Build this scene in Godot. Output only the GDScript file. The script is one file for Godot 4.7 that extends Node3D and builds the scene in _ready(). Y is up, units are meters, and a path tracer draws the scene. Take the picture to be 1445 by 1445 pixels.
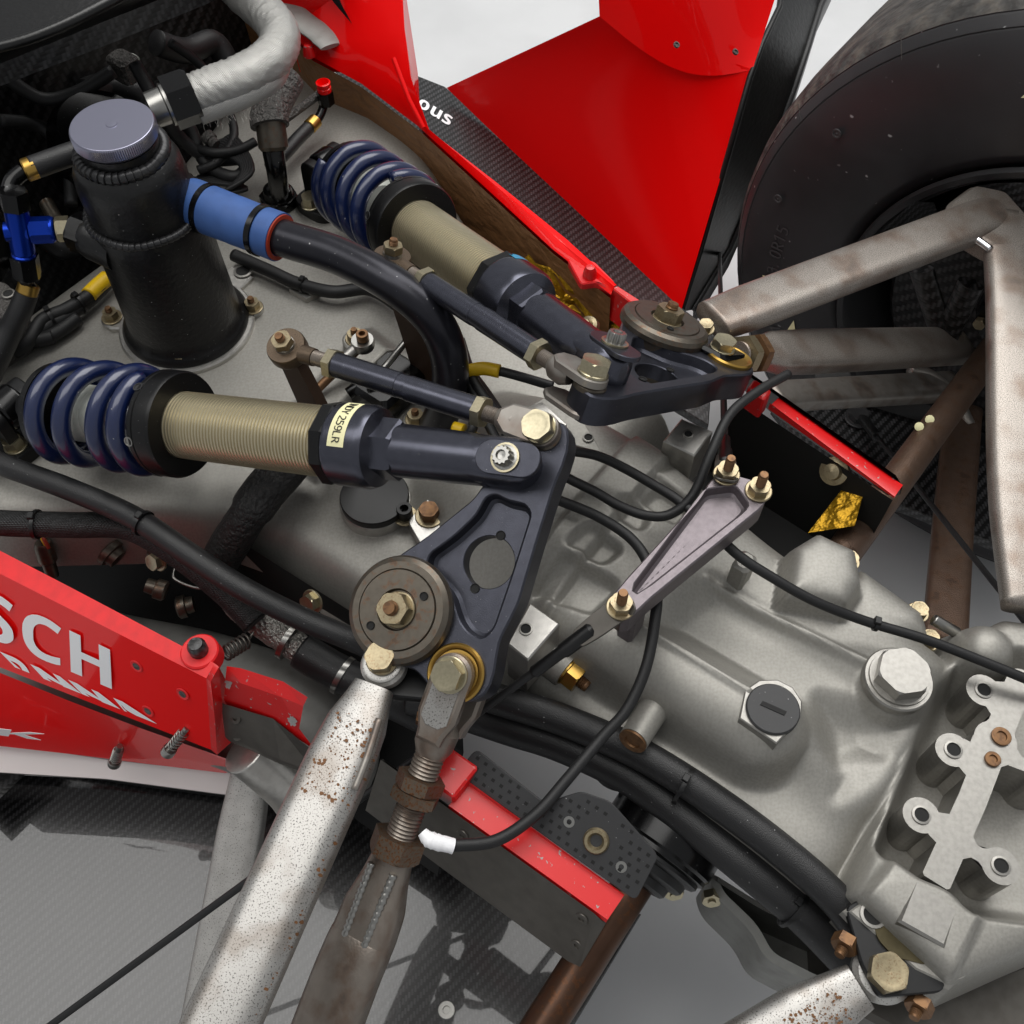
extends Node3D
# Rear suspension and gearbox of a single-seater racing car in a white studio, seen from above its left rear wheel.
# K(l, t, y): car axes - l metres rearwards, t metres to the car's right, y up.

const MID := Vector3(0.0219, 0, -0.0012)
const ET := Vector3(0.6088, 0, -0.7934)
const ER := Vector3(0.7934, 0, 0.6088)
var mirrored := false            # the car is symmetrical: suspension is built once for each side
var mats := {}
var used_names := {}


func K(l: float, t: float, y: float) -> Vector3:
	return MID + ER * l + ET * t + Vector3(0, y, 0)


func lt(p: Vector3) -> Vector2:
	return Vector2((p - MID).dot(ER), (p - MID).dot(ET))


func side(p: Vector3) -> Vector3:
	return p - ET * (2.0 * (p - MID).dot(ET)) if mirrored else p


class MB:
	var v := PackedVector3Array()
	var t := PackedVector2Array()
	var f := PackedInt32Array()

	func vert(p: Vector3, uv := Vector2.ZERO) -> int:
		v.append(p)
		t.append(uv)
		return v.size() - 1

	func tri(a: int, b: int, c: int) -> void:
		f.append(a)
		f.append(b)
		f.append(c)

	func quad(a: int, b: int, c: int, d: int) -> void:
		tri(a, b, c)
		tri(a, c, d)

	# rows of equal length; wrap closes every row; caps fill the first and last row
	func grid(rows: Array, wrap := false, caps := false, wrap_rows := false) -> MB:
		var nr := rows.size()
		var nc: int = rows[0].size()
		var base := v.size()
		var wc := nc + (1 if wrap else 0)
		var wr := nr + (1 if wrap_rows else 0)
		for i in wr:
			var row = rows[i % nr]
			for j in wc:
				vert(row[j % nc], Vector2(float(j) / (wc - 1), float(i) / maxi(wr - 1, 1)))
		for i in wr - 1:
			for j in wc - 1:
				var a := base + i * wc + j
				quad(a, a + 1, a + wc + 1, a + wc)
		if caps:
			fan(rows[0], true)
			fan(rows[nr - 1], false)
		return self

	func fan(row, rev: bool) -> void:
		var c := Vector3.ZERO
		for p in row:
			c += p
		c /= row.size()
		var b := vert(c)
		for p in row:
			vert(p)
		for j in row.size():
			var k: int = (j + 1) % row.size()
			if rev:
				tri(b, b + 1 + k, b + 1 + j)
			else:
				tri(b, b + 1 + j, b + 1 + k)

	func box(c: Vector3, bx: Vector3, by: Vector3, bz: Vector3, bev := 0.0) -> MB:
		# half-extent vectors; the edges chamfered by bev metres
		var hx := bx.length()
		var hy := by.length()
		var hz := bz.length()
		var X := bx / hx
		var Y := by / hy
		var Z := bz / hz
		var rows := []
		for s in [[-1, 1.0], [-1, 0.0], [1, 0.0], [1, 1.0]]:
			var ins: float = bev * s[1]
			var yy: float = s[0] * (hy - (0.0 if s[1] == 1.0 else bev))
			var r := []
			var ex := hx - ins
			var ez := hz - ins
			var k := bev if bev > 0.0 else 0.0
			if k > 0.0:
				for q in [[ex, -ez + k], [ex, ez - k], [ex - k, ez], [-ex + k, ez], [-ex, ez - k], [-ex, -ez + k], [-ex + k, -ez], [ex - k, -ez]]:
					r.append(c + X * q[0] + Y * yy + Z * q[1])
			else:
				for q in [[ex, -ez], [ex, ez], [-ex, ez], [-ex, -ez]]:
					r.append(c + X * q[0] + Y * yy + Z * q[1])
			rows.append(r)
		if bev <= 0.0:
			rows = [rows[0], rows[3]]
		return grid(rows, true, true)

	func mesh(crease: float, xf: Callable) -> ArrayMesh:
		var n := v.size()
		var p := PackedVector3Array()
		p.resize(n)
		for i in n:
			p[i] = xf.call(v[i])
		var vol := 0.0
		for k in range(0, f.size(), 3):
			vol += (p[f[k]] - p[0]).dot((p[f[k + 1]] - p[0]).cross(p[f[k + 2]] - p[0]))
		if vol > 0.0:   # front faces run clockwise
			for k in range(0, f.size(), 3):
				var s := f[k + 1]
				f[k + 1] = f[k + 2]
				f[k + 2] = s
		var ids := {}
		var weld := PackedInt32Array()
		weld.resize(n)
		for i in n:
			if not ids.has(v[i]):
				ids[v[i]] = ids.size()
			weld[i] = ids[v[i]]
		var fn := PackedVector3Array()
		fn.resize(f.size() / 3)
		for k in fn.size():
			fn[k] = (p[f[k * 3 + 2]] - p[f[k * 3]]).cross(p[f[k * 3 + 1]] - p[f[k * 3]])
		var ov := PackedVector3Array()
		var on := PackedVector3Array()
		var ot := PackedVector2Array()
		var oi := PackedInt32Array()
		if crease >= 180.0:
			var acc := PackedVector3Array()
			acc.resize(ids.size())
			for k in f.size():
				acc[weld[f[k]]] += fn[k / 3]
			on.resize(n)
			for i in n:
				on[i] = acc[weld[i]].normalized() if acc[weld[i]].length_squared() > 0.0 else Vector3.UP
			ov = p
			ot = t
			oi = f
		else:
			var c := cos(deg_to_rad(crease))
			var around := []
			around.resize(ids.size())
			for k in f.size():
				var w := weld[f[k]]
				if around[w] == null:
					around[w] = PackedInt32Array()
				around[w].append(k / 3)
			var un := PackedVector3Array()
			un.resize(fn.size())
			for k in fn.size():
				un[k] = fn[k].normalized()
			for k in f.size():
				var own := un[k / 3]
				var s := Vector3.ZERO
				for o in around[weld[f[k]]]:
					if own.dot(un[o]) >= c:
						s += fn[o]
				ov.append(p[f[k]])
				on.append(s.normalized() if s.length_squared() > 0.0 else own)
				ot.append(t[f[k]])
				oi.append(k)
		var a := []
		a.resize(Mesh.ARRAY_MAX)
		a[Mesh.ARRAY_VERTEX] = ov
		a[Mesh.ARRAY_NORMAL] = on
		a[Mesh.ARRAY_TEX_UV] = ot
		a[Mesh.ARRAY_INDEX] = oi
		var m := ArrayMesh.new()
		m.add_surface_from_arrays(Mesh.PRIMITIVE_TRIANGLES, a)
		return m


# ---------------------------------------------------------------- things and parts
func tag(o: Node3D, label: String, category: String, group := "", kind := "") -> void:
	if label:
		o.set_meta("label", label)
	if category:
		o.set_meta("category", category)
	if group:
		o.set_meta("group", group)
	if kind:
		o.set_meta("kind", kind)


func numbered(called: String) -> String:
	if not used_names.has(called):
		used_names[called] = 0
		return called
	used_names[called] += 1
	return "%s_%03d" % [called, used_names[called]]


func thing(called: String, label: String, category: String, at: Vector3, group := "") -> Node3D:
	var o := Node3D.new()
	o.name = numbered(called)
	add_child(o, true)
	o.position = side(at)
	tag(o, label, category, group)
	return o


func part(parent: Node3D, called: String, b: MB, m: Material, crease := 35.0, label := "") -> MeshInstance3D:
	var o := MeshInstance3D.new()
	o.name = called
	var inv := parent.global_transform.affine_inverse()
	var mir := mirrored
	o.mesh = b.mesh(crease, func(p): return inv * (p - ET * (2.0 * (p - MID).dot(ET)) if mir else p))
	o.material_override = m
	parent.add_child(o, true)
	if label:
		o.set_meta("label", label)
	return o


func single(called: String, label: String, category: String, b: MB, m: Material, crease := 35.0, group := "", kind := "") -> MeshInstance3D:
	var lo := Vector3(1e9, 1e9, 1e9)
	var hi := -lo
	for p in b.v:
		lo = lo.min(side(p))
		hi = hi.max(side(p))
	var at := Vector3((lo.x + hi.x) / 2, lo.y, (lo.z + hi.z) / 2)
	var mir := mirrored
	var o := MeshInstance3D.new()
	o.name = numbered(called)
	o.mesh = b.mesh(crease, func(p): return (p - ET * (2.0 * (p - MID).dot(ET)) if mir else p) - at)
	o.material_override = m
	add_child(o, true)
	o.position = at
	tag(o, label, category, group, kind)
	return o


# ---------------------------------------------------------------- shapes
func basis_on(axis: Vector3, hint := Vector3.ZERO) -> Basis:
	var y := axis.normalized()
	var h := hint if hint != Vector3.ZERO else (Vector3(0.3, 0.1, 1) if absf(y.z) < 0.8 else Vector3(1, 0.2, 0))
	var x := y.cross(h).normalized()
	return Basis(x, y, x.cross(y))


func ringpts(c: Vector3, b: Basis, r: float, n: int, r2 := -1.0, turn := 0.0) -> PackedVector3Array:
	var o := PackedVector3Array()
	for i in n:
		var a := TAU * i / n + turn
		o.append(c + b.x * cos(a) * r + b.z * sin(a) * (r if r2 < 0.0 else r2))
	return o


# profile of (radius, height along the axis) pairs
func lathe(b: MB, prof: Array, at: Vector3, axis: Vector3, n := 32, caps := true, hint := Vector3.ZERO, turn := 0.0) -> MB:
	var f := basis_on(axis, hint)
	var rows := []
	for q in prof:
		rows.append(ringpts(at + f.y * q[1], f, maxf(q[0], 0.00002), n, -1.0, turn))
	return b.grid(rows, true, caps)


func spline(pts: Array, n := 8) -> PackedVector3Array:
	var o := PackedVector3Array()
	for i in pts.size() - 1:
		var p0: Vector3 = pts[maxi(i - 1, 0)]
		var p1: Vector3 = pts[i]
		var p2: Vector3 = pts[i + 1]
		var p3: Vector3 = pts[mini(i + 2, pts.size() - 1)]
		for k in n:
			o.append(p1.cubic_interpolate(p2, p0, p3, float(k) / n))
	o.append(pts[-1])
	return o


# a tube along points; r a number, or an Array of (share of length, radius) pairs; flat squashes it across hint
func tube(b: MB, pts, r, n := 12, flat := 1.0, hint := Vector3.ZERO, caps := true) -> MB:
	var rows := []
	var m: int = pts.size()
	var total := 0.0
	var at := PackedFloat32Array([0.0])
	for i in range(1, m):
		total += pts[i].distance_to(pts[i - 1])
		at.append(total)
	var x := Vector3.ZERO
	for i in m:
		var d: Vector3 = (pts[mini(i + 1, m - 1)] - pts[maxi(i - 1, 0)]).normalized()
		if i == 0:
			var h := hint if hint != Vector3.ZERO else (Vector3.UP if absf(d.y) < 0.9 else Vector3.RIGHT)
			x = (h - d * h.dot(d)).normalized()
		else:
			x = (x - d * x.dot(d)).normalized()
		var z := d.cross(x)
		var rr: float = r if r is float else lookup(r, at[i] / total)
		var row := PackedVector3Array()
		for k in n:
			var a := TAU * k / n
			row.append(pts[i] + x * cos(a) * rr * flat + z * sin(a) * rr)
		rows.append(row)
	return b.grid(rows, true, caps)


# like tube, with a squarish flattened section: crisp shoulders, nearly flat faces
func blade_tube(b: MB, pts, r, flat: float, hint: Vector3, power := 0.62, n := 36) -> MB:
	var rows := []
	var m: int = pts.size()
	var total := 0.0
	var at := PackedFloat32Array([0.0])
	for i in range(1, m):
		total += pts[i].distance_to(pts[i - 1])
		at.append(total)
	for i in m:
		var d: Vector3 = (pts[mini(i + 1, m - 1)] - pts[maxi(i - 1, 0)]).normalized()
		var x := (hint - d * hint.dot(d)).normalized()
		var z := d.cross(x)
		var rr: float = r if r is float else lookup(r, at[i] / total)
		var row := PackedVector3Array()
		for k in n:
			var a := TAU * k / n
			var c := cos(a)
			var s := sin(a)
			row.append(pts[i] + x * signf(c) * pow(absf(c), power) * rr * flat + z * signf(s) * pow(absf(s), power) * rr)
		rows.append(row)
	return b.grid(rows, true, true)


func lookup(r: Array, s: float) -> float:
	for i in range(1, r.size()):
		if s <= r[i][0]:
			return lerpf(r[i - 1][1], r[i][1], clampf((s - r[i - 1][0]) / maxf(r[i][0] - r[i - 1][0], 1e-6), 0, 1))
	return r[-1][1]


func shoelace(poly: PackedVector2Array) -> float:
	var d := 0.0
	for i in poly.size():
		d += poly[i].cross(poly[(i + 1) % poly.size()])
	return d


func centroid(poly) -> Vector2:
	var c := Vector2.ZERO
	for p in poly:
		c += p
	return c / poly.size()


func ccw(poly: PackedVector2Array) -> PackedVector2Array:
	if Geometry2D.is_polygon_clockwise(poly):
		poly.reverse()
	return poly


# rounds the corners of a polygon
func rounded(poly, r: float, n := 5) -> PackedVector2Array:
	var o := PackedVector2Array()
	var m: int = poly.size()
	for i in m:
		var p: Vector2 = poly[i]
		var a: Vector2 = poly[(i + m - 1) % m] - p
		var c: Vector2 = poly[(i + 1) % m] - p
		var k := minf(r, minf(a.length(), c.length()) * 0.45)
		var s := p + a.normalized() * k
		var e := p + c.normalized() * k
		for j in n + 1:
			var q := float(j) / n
			o.append(s.lerp(p, q).lerp(p.lerp(e, q), q))
	return o


func inset(poly: PackedVector2Array, d: float) -> PackedVector2Array:
	var o := PackedVector2Array()
	var m := poly.size()
	var s := 1.0 if shoelace(poly) > 0.0 else -1.0
	for i in m:
		var a := (poly[i] - poly[(i + m - 1) % m]).normalized()
		var c := (poly[(i + 1) % m] - poly[i]).normalized()
		var na := Vector2(-a.y, a.x) * s
		var nc := Vector2(-c.y, c.x) * s
		var h := (na + nc)
		h = h.normalized() if h.length() > 0.01 else na
		o.append(poly[i] + h * d / maxf(h.dot(na), 0.35))
	return o


# plate: outline in the (x, z) of a frame, from y0 up to y1, top edge chamfered
func plate(b: MB, poly, at: Vector3, fx: Vector3, fz: Vector3, up: Vector3, y0: float, y1: float, bev := 0.0) -> MB:
	var g := PackedVector2Array(poly)
	var put := func(q: PackedVector2Array, y: float):
		var r := PackedVector3Array()
		for p in q:
			r.append(at + fx * p.x + fz * p.y + up * y)
		return r
	var rows := [put.call(g, y0)]
	var top := g
	if bev > 0.0:
		rows.append(put.call(g, y1 - bev))
		top = inset(g, bev)
	rows.append(put.call(top, y1))
	b.grid(rows, true)
	for e in [[g, y0], [top, y1]]:
		var ids := Geometry2D.triangulate_polygon(e[0])
		var s := b.v.size()
		for p in put.call(e[0], e[1]):
			b.vert(p)
		var same := (signed(e[0], ids) > 0.0) == (shoelace(g) > 0.0)
		for k in range(0, ids.size(), 3):
			if same == (e[1] == y1):
				b.tri(s + ids[k], s + ids[k + 1], s + ids[k + 2])
			else:
				b.tri(s + ids[k], s + ids[k + 2], s + ids[k + 1])
	return b


func signed(poly: PackedVector2Array, ids: PackedInt32Array) -> float:
	var d := 0.0
	for k in range(0, ids.size(), 3):
		d += (poly[ids[k + 1]] - poly[ids[k]]).cross(poly[ids[k + 2]] - poly[ids[k]])
	return d


# flat plate lying on the car: pixels measured on the level y, as (l, t)
func flatplate(b: MB, poly, y0: float, y1: float, bev := 0.0) -> MB:
	return plate(b, poly, MID, ER, ET, Vector3.UP, y0, y1, bev)


# ring of n points, one for each direction from c
func polar(poly, c: Vector2, n: int) -> PackedVector2Array:
	var o := PackedVector2Array()
	var m: int = poly.size()
	for i in n:
		var d := Vector2.from_angle(TAU * i / n)
		var best := 0.0
		for k in m:
			var h = Geometry2D.segment_intersects_segment(c, c + d, poly[k], poly[(k + 1) % m])
			if h != null:
				best = maxf(best, c.distance_to(h))
		o.append(c + d * best)
	return o


func circle(c: Vector2, r: float, n := 24) -> PackedVector2Array:
	var o := PackedVector2Array()
	for i in n:
		o.append(c + Vector2.from_angle(TAU * i / n) * r)
	return o


func strip2(a: Vector2, c: Vector2, w: float) -> PackedVector2Array:
	var d := (c - a).normalized()
	var s := Vector2(-d.y, d.x) * w
	return PackedVector2Array([a + s, a - s, c - s, c + s])


func union2(list: Array) -> PackedVector2Array:
	var o: PackedVector2Array = list[0]
	for i in range(1, list.size()):
		var r := Geometry2D.merge_polygons(ccw(o), ccw(list[i]))
		o = r[0]
		for q in r:
			if q.size() > o.size():
				o = q
	return o


# hexagon-headed bolt or nut standing on pos along axis, as a part with its washer below it
func bolt(parent: Node3D, pos: Vector3, axis: Vector3, r: float, h: float, m: Material, how := {}) -> MeshInstance3D:
	var b := MB.new()
	var ax := axis.normalized()
	var turn: float = how.get("turn", 0.3)
	var wm: Material = how.get("washer_mat", m)
	var wh := 0.0
	if how.has("washer"):
		wh = r * 0.22
	var p0 := pos + ax * wh
	if how.get("kind", "hex") == "hex":
		var fr := basis_on(ax)
		var hex := []
		for q in [[1.16, 0.0, 1], [1.16, 0.88, 1], [1.06, 1.0, 1], [0.84, 1.0, 0], [0.78, 0.975, 0], [0.5, 0.96, 0], [0.2, 0.95, 0], [0.001, 0.93, 0]]:
			if how.has("stud") and q[0] < 0.8:
				continue
			var row := PackedVector3Array()
			for k in 36:
				var a := TAU * k / 36.0 + turn
				var rad := r * float(q[0])
				if q[2] == 1:
					rad = minf(rad, r / cos(fposmod(TAU * k / 36.0, TAU / 6) - TAU / 12))
				row.append(p0 + ax * q[1] * h + (fr.x * cos(a) + fr.z * sin(a)) * rad)
			hex.append(row)
		b.grid(hex, true, true)
	elif how.kind == "socket":
		lathe(b, [[r, 0.0], [r, h * 0.9], [r * 0.93, h], [r * 0.55, h], [r * 0.5, h * 0.4], [0, h * 0.4]], p0, ax, 20, true)
	elif how.kind == "twelve":
		var f2 := basis_on(ax)
		var rows := []
		for q in [[1.0, 0.0], [1.0, 0.85], [0.9, 1.0], [0.55, 1.0], [0.45, 0.75], [0.001, 0.72]]:
			var row := PackedVector3Array()
			for k in 48:
				var a := TAU * k / 48.0
				var w := 1.0 + (0.07 * (1.0 if (k / 2) % 2 == 0 else -1.0) if q[0] > 0.6 else 0.0)
				row.append(p0 + ax * q[1] * h + (f2.x * cos(a) + f2.z * sin(a)) * r * q[0] * w)
			rows.append(row)
		b.grid(rows, true)
		lathe(b, [[r * 1.35, 0.0], [r * 1.35, h * 0.16], [r * 1.0, h * 0.22]], p0, ax, 24, true)
	elif how.kind == "flush":
		lathe(b, [[r, -h], [r, 0.0], [r * 0.94, h * 0.35], [r * 0.45, h * 0.35], [r * 0.4, -h * 0.6], [0, -h * 0.6]], p0, ax, 20, true)
	var o := part(parent, how.get("name", "bolt"), b, m, 30.0)
	if how.has("washer"):
		var w := MB.new()
		var R: float = how.washer
		lathe(w, [[R * 0.3, 0.0], [R, 0.0], [R, wh * 0.75], [R * 0.94, wh], [R * 0.3, wh]], pos, ax, 28, false)
		part(o, "washer", w, wm, 30.0)
	if how.has("stud"):
		var s := MB.new()
		lathe(s, thread(r * 0.52, how.stud, r * 0.16), p0 + ax * h * 0.9, ax, 16, true)
		part(o, "stud", s, how.get("stud_mat", m), 25.0)
	return o


func thread(r: float, length: float, pitch: float) -> Array:
	var o := []
	var n := maxi(int(length / pitch), 2)
	for i in n:
		var y := length * i / n
		o.append([r * (1.0 if i < n - 1 else 0.9), y])
		o.append([r - pitch * 0.45, y + length * 0.5 / n])
	o.append([r * 0.8, length])
	return o


# flat print: lettering a hair proud of a surface
func lettering(parent: Node3D, text: String, origin: Vector3, right: Vector3, up: Vector3, height: float, m: Material, bold := true, called := "lettering", font_name := "Droid Sans", anchor := 0.0) -> MeshInstance3D:
	var t := TextMesh.new()
	var f := SystemFont.new()
	f.font_names = PackedStringArray([font_name])
	f.font_weight = 700 if bold else 400
	t.font = f
	t.text = text
	t.font_size = 64
	t.pixel_size = height / 46.0
	t.depth = 0.0003
	t.horizontal_alignment = HORIZONTAL_ALIGNMENT_LEFT
	t.curve_step = 0.6
	var o := MeshInstance3D.new()
	o.name = called
	o.mesh = t
	o.material_override = m
	parent.add_child(o, true)
	var nz := right.cross(up).normalized()
	var bb := t.get_aabb()
	var x0 := bb.position.x + bb.size.x * anchor
	o.transform = parent.global_transform.affine_inverse() * Transform3D(Basis(right, up, nz), origin - right * x0 - up * bb.position.y)
	return o


# lettering laid on a curved or warped patch: at(x, y) gives the point for x metres along and y metres up the letters
func wrapped_lettering(parent: Node3D, text: String, height: float, anchor: float, at: Callable, m: Material, bold := true, called := "lettering") -> MeshInstance3D:
	var t := TextMesh.new()
	var f := SystemFont.new()
	f.font_names = PackedStringArray(["Droid Sans"])
	f.font_weight = 700 if bold else 400
	t.font = f
	t.text = text
	t.font_size = 64
	t.pixel_size = height / 46.0
	t.depth = 0.0
	t.curve_step = 1.0
	var bb := t.get_aabb()
	var src := t.get_mesh_arrays()
	var b := MB.new()
	for p in src[Mesh.ARRAY_VERTEX]:
		b.vert(at.call(p.x - bb.position.x - bb.size.x * anchor, p.y - bb.position.y))
	var ids = src[Mesh.ARRAY_INDEX]
	if ids == null or ids.size() == 0:
		ids = range(b.v.size())
	for k in ids:
		b.f.append(k)
	return part(parent, called, b, m, 60.0)


# irregular patch of bare metal where paint has come off: lies on a surface, a hair proud
func chip(parent: Node3D, c: Vector3, x: Vector3, y: Vector3, sd: int, called := "paint_chip") -> void:
	var rng := RandomNumberGenerator.new()
	rng.seed = sd
	var nn := x.cross(y).normalized()
	var b := MB.new()
	var n := 26
	b.vert(c + nn * 0.00035)
	for k in n:
		var a := TAU * k / n
		var r := rng.randf_range(0.55, 1.0)
		b.vert(c + nn * 0.0003 + (x * cos(a) + y * sin(a)) * r)
	for k in n:
		b.tri(0, 1 + k, 1 + (k + 1) % n)
	part(parent, called, b, M("bare"), 180.0)


# a limp sleeve: a tube whose wall is wrinkled
func wrinkled(b: MB, pts, r, n: int, deep: float, sd: int) -> MB:
	var s := b.v.size()
	tube(b, pts, r, n)
	var f := FastNoiseLite.new()
	f.seed = sd
	f.frequency = 1.0
	var m: int = pts.size()
	for i in m:
		for j in n + 1:
			var k := s + i * (n + 1) + j
			var a := TAU * (j % n) / n
			var c: Vector3 = pts[i]
			var q := f.get_noise_3d(cos(a) * 1.3, sin(a) * 1.3, i * 0.55) + 0.6 * f.get_noise_3d(cos(a) * 3.0, sin(a) * 3.0, i * 1.3 + 40.0)
			b.v[k] = c + (b.v[k] - c) * (1.0 + deep * q)
	return b


# ---------------------------------------------------------------- materials
var tex := {}


func noise(key: String, freq: float, octaves: int, ramp: Array, size := 512, sd := 1, type := FastNoiseLite.TYPE_SIMPLEX_SMOOTH) -> NoiseTexture2D:
	if tex.has(key):
		return tex[key]
	var n := FastNoiseLite.new()
	n.noise_type = type
	n.seed = sd
	n.frequency = freq
	n.fractal_type = FastNoiseLite.FRACTAL_FBM if octaves > 1 else FastNoiseLite.FRACTAL_NONE
	n.fractal_octaves = octaves
	var t := NoiseTexture2D.new()
	t.width = size
	t.height = size
	t.seamless = true
	t.noise = n
	if ramp:
		var g := Gradient.new()
		var offs := PackedFloat32Array()
		var cols := PackedColorArray()
		for q in ramp:
			offs.append(q[0])
			cols.append(q[1])
		g.offsets = offs
		g.colors = cols
		t.color_ramp = g
	tex[key] = t
	return t


func grey(v: float, a := 1.0) -> Color:
	return Color(v, v, v, a)


func mottle() -> Texture2D:
	return noise("mottle", 0.012, 5, [[0.2, grey(0.93)], [0.5, grey(0.97)], [0.8, grey(1.0)]], 512, 3)


func grain() -> Texture2D:
	return noise("grain", 0.11, 3, [], 512, 5)


func lumps() -> Texture2D:
	return noise("lumps", 0.02, 4, [], 512, 9)


func flecks() -> Texture2D:   # tiny pale chips and dust
	return noise("flecks", 0.05, 2, [[0.0, grey(0.7, 0)], [0.92, grey(0.7, 0)], [0.94, grey(0.66, 0.8)], [1.0, grey(0.75, 1)]], 512, 21)


func dirt() -> Texture2D:     # grimy clouds
	return noise("dirt", 0.008, 5, [[0.0, Color(0.2, 0.18, 0.15, 0.0)], [0.5, Color(0.2, 0.18, 0.15, 0.0)], [0.9, Color(0.22, 0.19, 0.15, 0.22)]], 512, 33)


func speckle() -> Texture2D:  # corrosion pits in bright plating
	return noise("speckle", 0.075, 3, [[0.0, Color(0.30, 0.28, 0.26, 1)], [0.2, Color(0.36, 0.34, 0.31, 0.9)], [0.29, Color(0.5, 0.48, 0.45, 0.0)], [1.0, Color(1, 1, 1, 0.0)]], 512, 41)


func rust(amount := 0.5) -> Texture2D:
	var e := 1.0 - amount
	return noise("rust%.2f" % amount, 0.011, 5, [[0.0, Color(0.34, 0.25, 0.19, 0.0)], [e - 0.16, Color(0.34, 0.25, 0.19, 0.0)], [e, Color(0.40, 0.31, 0.25, 0.25)], [e + 0.15, Color(0.40, 0.29, 0.21, 0.5)], [e + 0.3, Color(0.27, 0.2, 0.17, 0.6)]], 512, 57)


func rust_spots() -> Texture2D:
	return noise("rust_spots", 0.05, 4, [[0.0, Color(0.4, 0.25, 0.12, 0.0)], [0.56, Color(0.45, 0.27, 0.12, 0.0)], [0.64, Color(0.50, 0.30, 0.13, 0.8)], [0.8, Color(0.33, 0.19, 0.1, 0.95)]], 512, 71)


func twill(dark: float, light: float, key: String, vertical_bump := false) -> ImageTexture:
	if tex.has(key):
		return tex[key]
	var n := 256
	var im := Image.create(n, n, false, Image.FORMAT_RGB8)
	var rng := RandomNumberGenerator.new()
	rng.seed = 8
	var tone := []
	for i in 64:
		tone.append(rng.randf_range(-0.12, 0.12))
	for y in n:
		for x in n:
			var cx := x / 16
			var cy := y / 16
			var warp := ((cx + cy) & 3) < 2
			var q := float(x % 16 if warp else y % 16) / 15.0
			var along := float(y % 16 if warp else x % 16) / 15.0
			var k := sin(PI * clampf(q, 0.02, 0.98))
			var s: float = (light if warp else dark) * (0.55 + 0.45 * k) * (1.0 + tone[(cx if warp else cy + 20) % 64])
			if vertical_bump:
				s = k * (0.7 + 0.3 * sin(PI * along))
			im.set_pixel(x, y, Color(s, s, s))
	tex[key] = ImageTexture.create_from_image(im)
	return tex[key]


func strands(key: String) -> ImageTexture:   # woven glass sleeve with fine ribs, as relief
	if tex.has(key):
		return tex[key]
	var n := 256
	var im := Image.create(n, n, false, Image.FORMAT_RGB8)
	for y in n:
		for x in n:
			var a := sin(TAU * x / 16.0 + (PI if (y / 8) % 2 == 0 else 0.0)) * 0.5 + 0.5
			var c := absf(sin(PI * y / 8.0))
			var s := a * 0.6 + c * 0.4
			im.set_pixel(x, y, Color(s, s, s))
	tex[key] = ImageTexture.create_from_image(im)
	return tex[key]


func brushed() -> ImageTexture:
	if tex.has("brushed"):
		return tex["brushed"]
	var n := 256
	var im := Image.create(n, n, false, Image.FORMAT_RGB8)
	var rng := RandomNumberGenerator.new()
	rng.seed = 3
	for y in n:
		var b := rng.randf()
		for x in n:
			b = clampf(b + rng.randf_range(-0.04, 0.04), 0, 1)
			im.set_pixel(x, y, grey(b))
	tex["brushed"] = ImageTexture.create_from_image(im)
	return tex["brushed"]


func make(key: String, c: Color, rough: float, metal := 0.0, o := {}) -> StandardMaterial3D:
	var m := StandardMaterial3D.new()
	m.resource_name = key
	m.albedo_color = c
	m.roughness = rough
	m.metallic = metal
	m.cull_mode = BaseMaterial3D.CULL_DISABLED
	var s: float = o.get("scale", 8.0)
	if not o.has("uv"):
		m.uv1_triplanar = true
		m.uv2_triplanar = true
		m.uv1_triplanar_sharpness = 4.0
		m.uv2_triplanar_sharpness = 4.0
	m.uv1_scale = Vector3(s, s, s) if not o.get("uv") is Vector3 else o.uv
	if o.has("tex"):
		m.albedo_texture = o.tex
	if o.has("bump"):
		m.heightmap_enabled = true
		m.heightmap_texture = o.bump
		m.heightmap_scale = o.get("deep", 0.03)
	if o.has("rough_tex"):
		m.roughness_texture = o.rough_tex
	if o.has("coat"):
		m.clearcoat_enabled = true
		m.clearcoat = o.coat
		m.clearcoat_roughness = o.get("coat_rough", 0.05)
	if o.has("over"):
		m.detail_enabled = true
		m.detail_albedo = o.over
		m.detail_uv_layer = BaseMaterial3D.DETAIL_UV_2
		m.detail_blend_mode = BaseMaterial3D.BLEND_MODE_MIX
		var s2: float = o.get("over_scale", 8.0)
		m.uv2_scale = Vector3(s2, s2, s2)
		if o.has("mask"):
			m.detail_mask = o.mask
	if o.has("spec"):
		m.metallic_specular = o.spec
	return m


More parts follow.
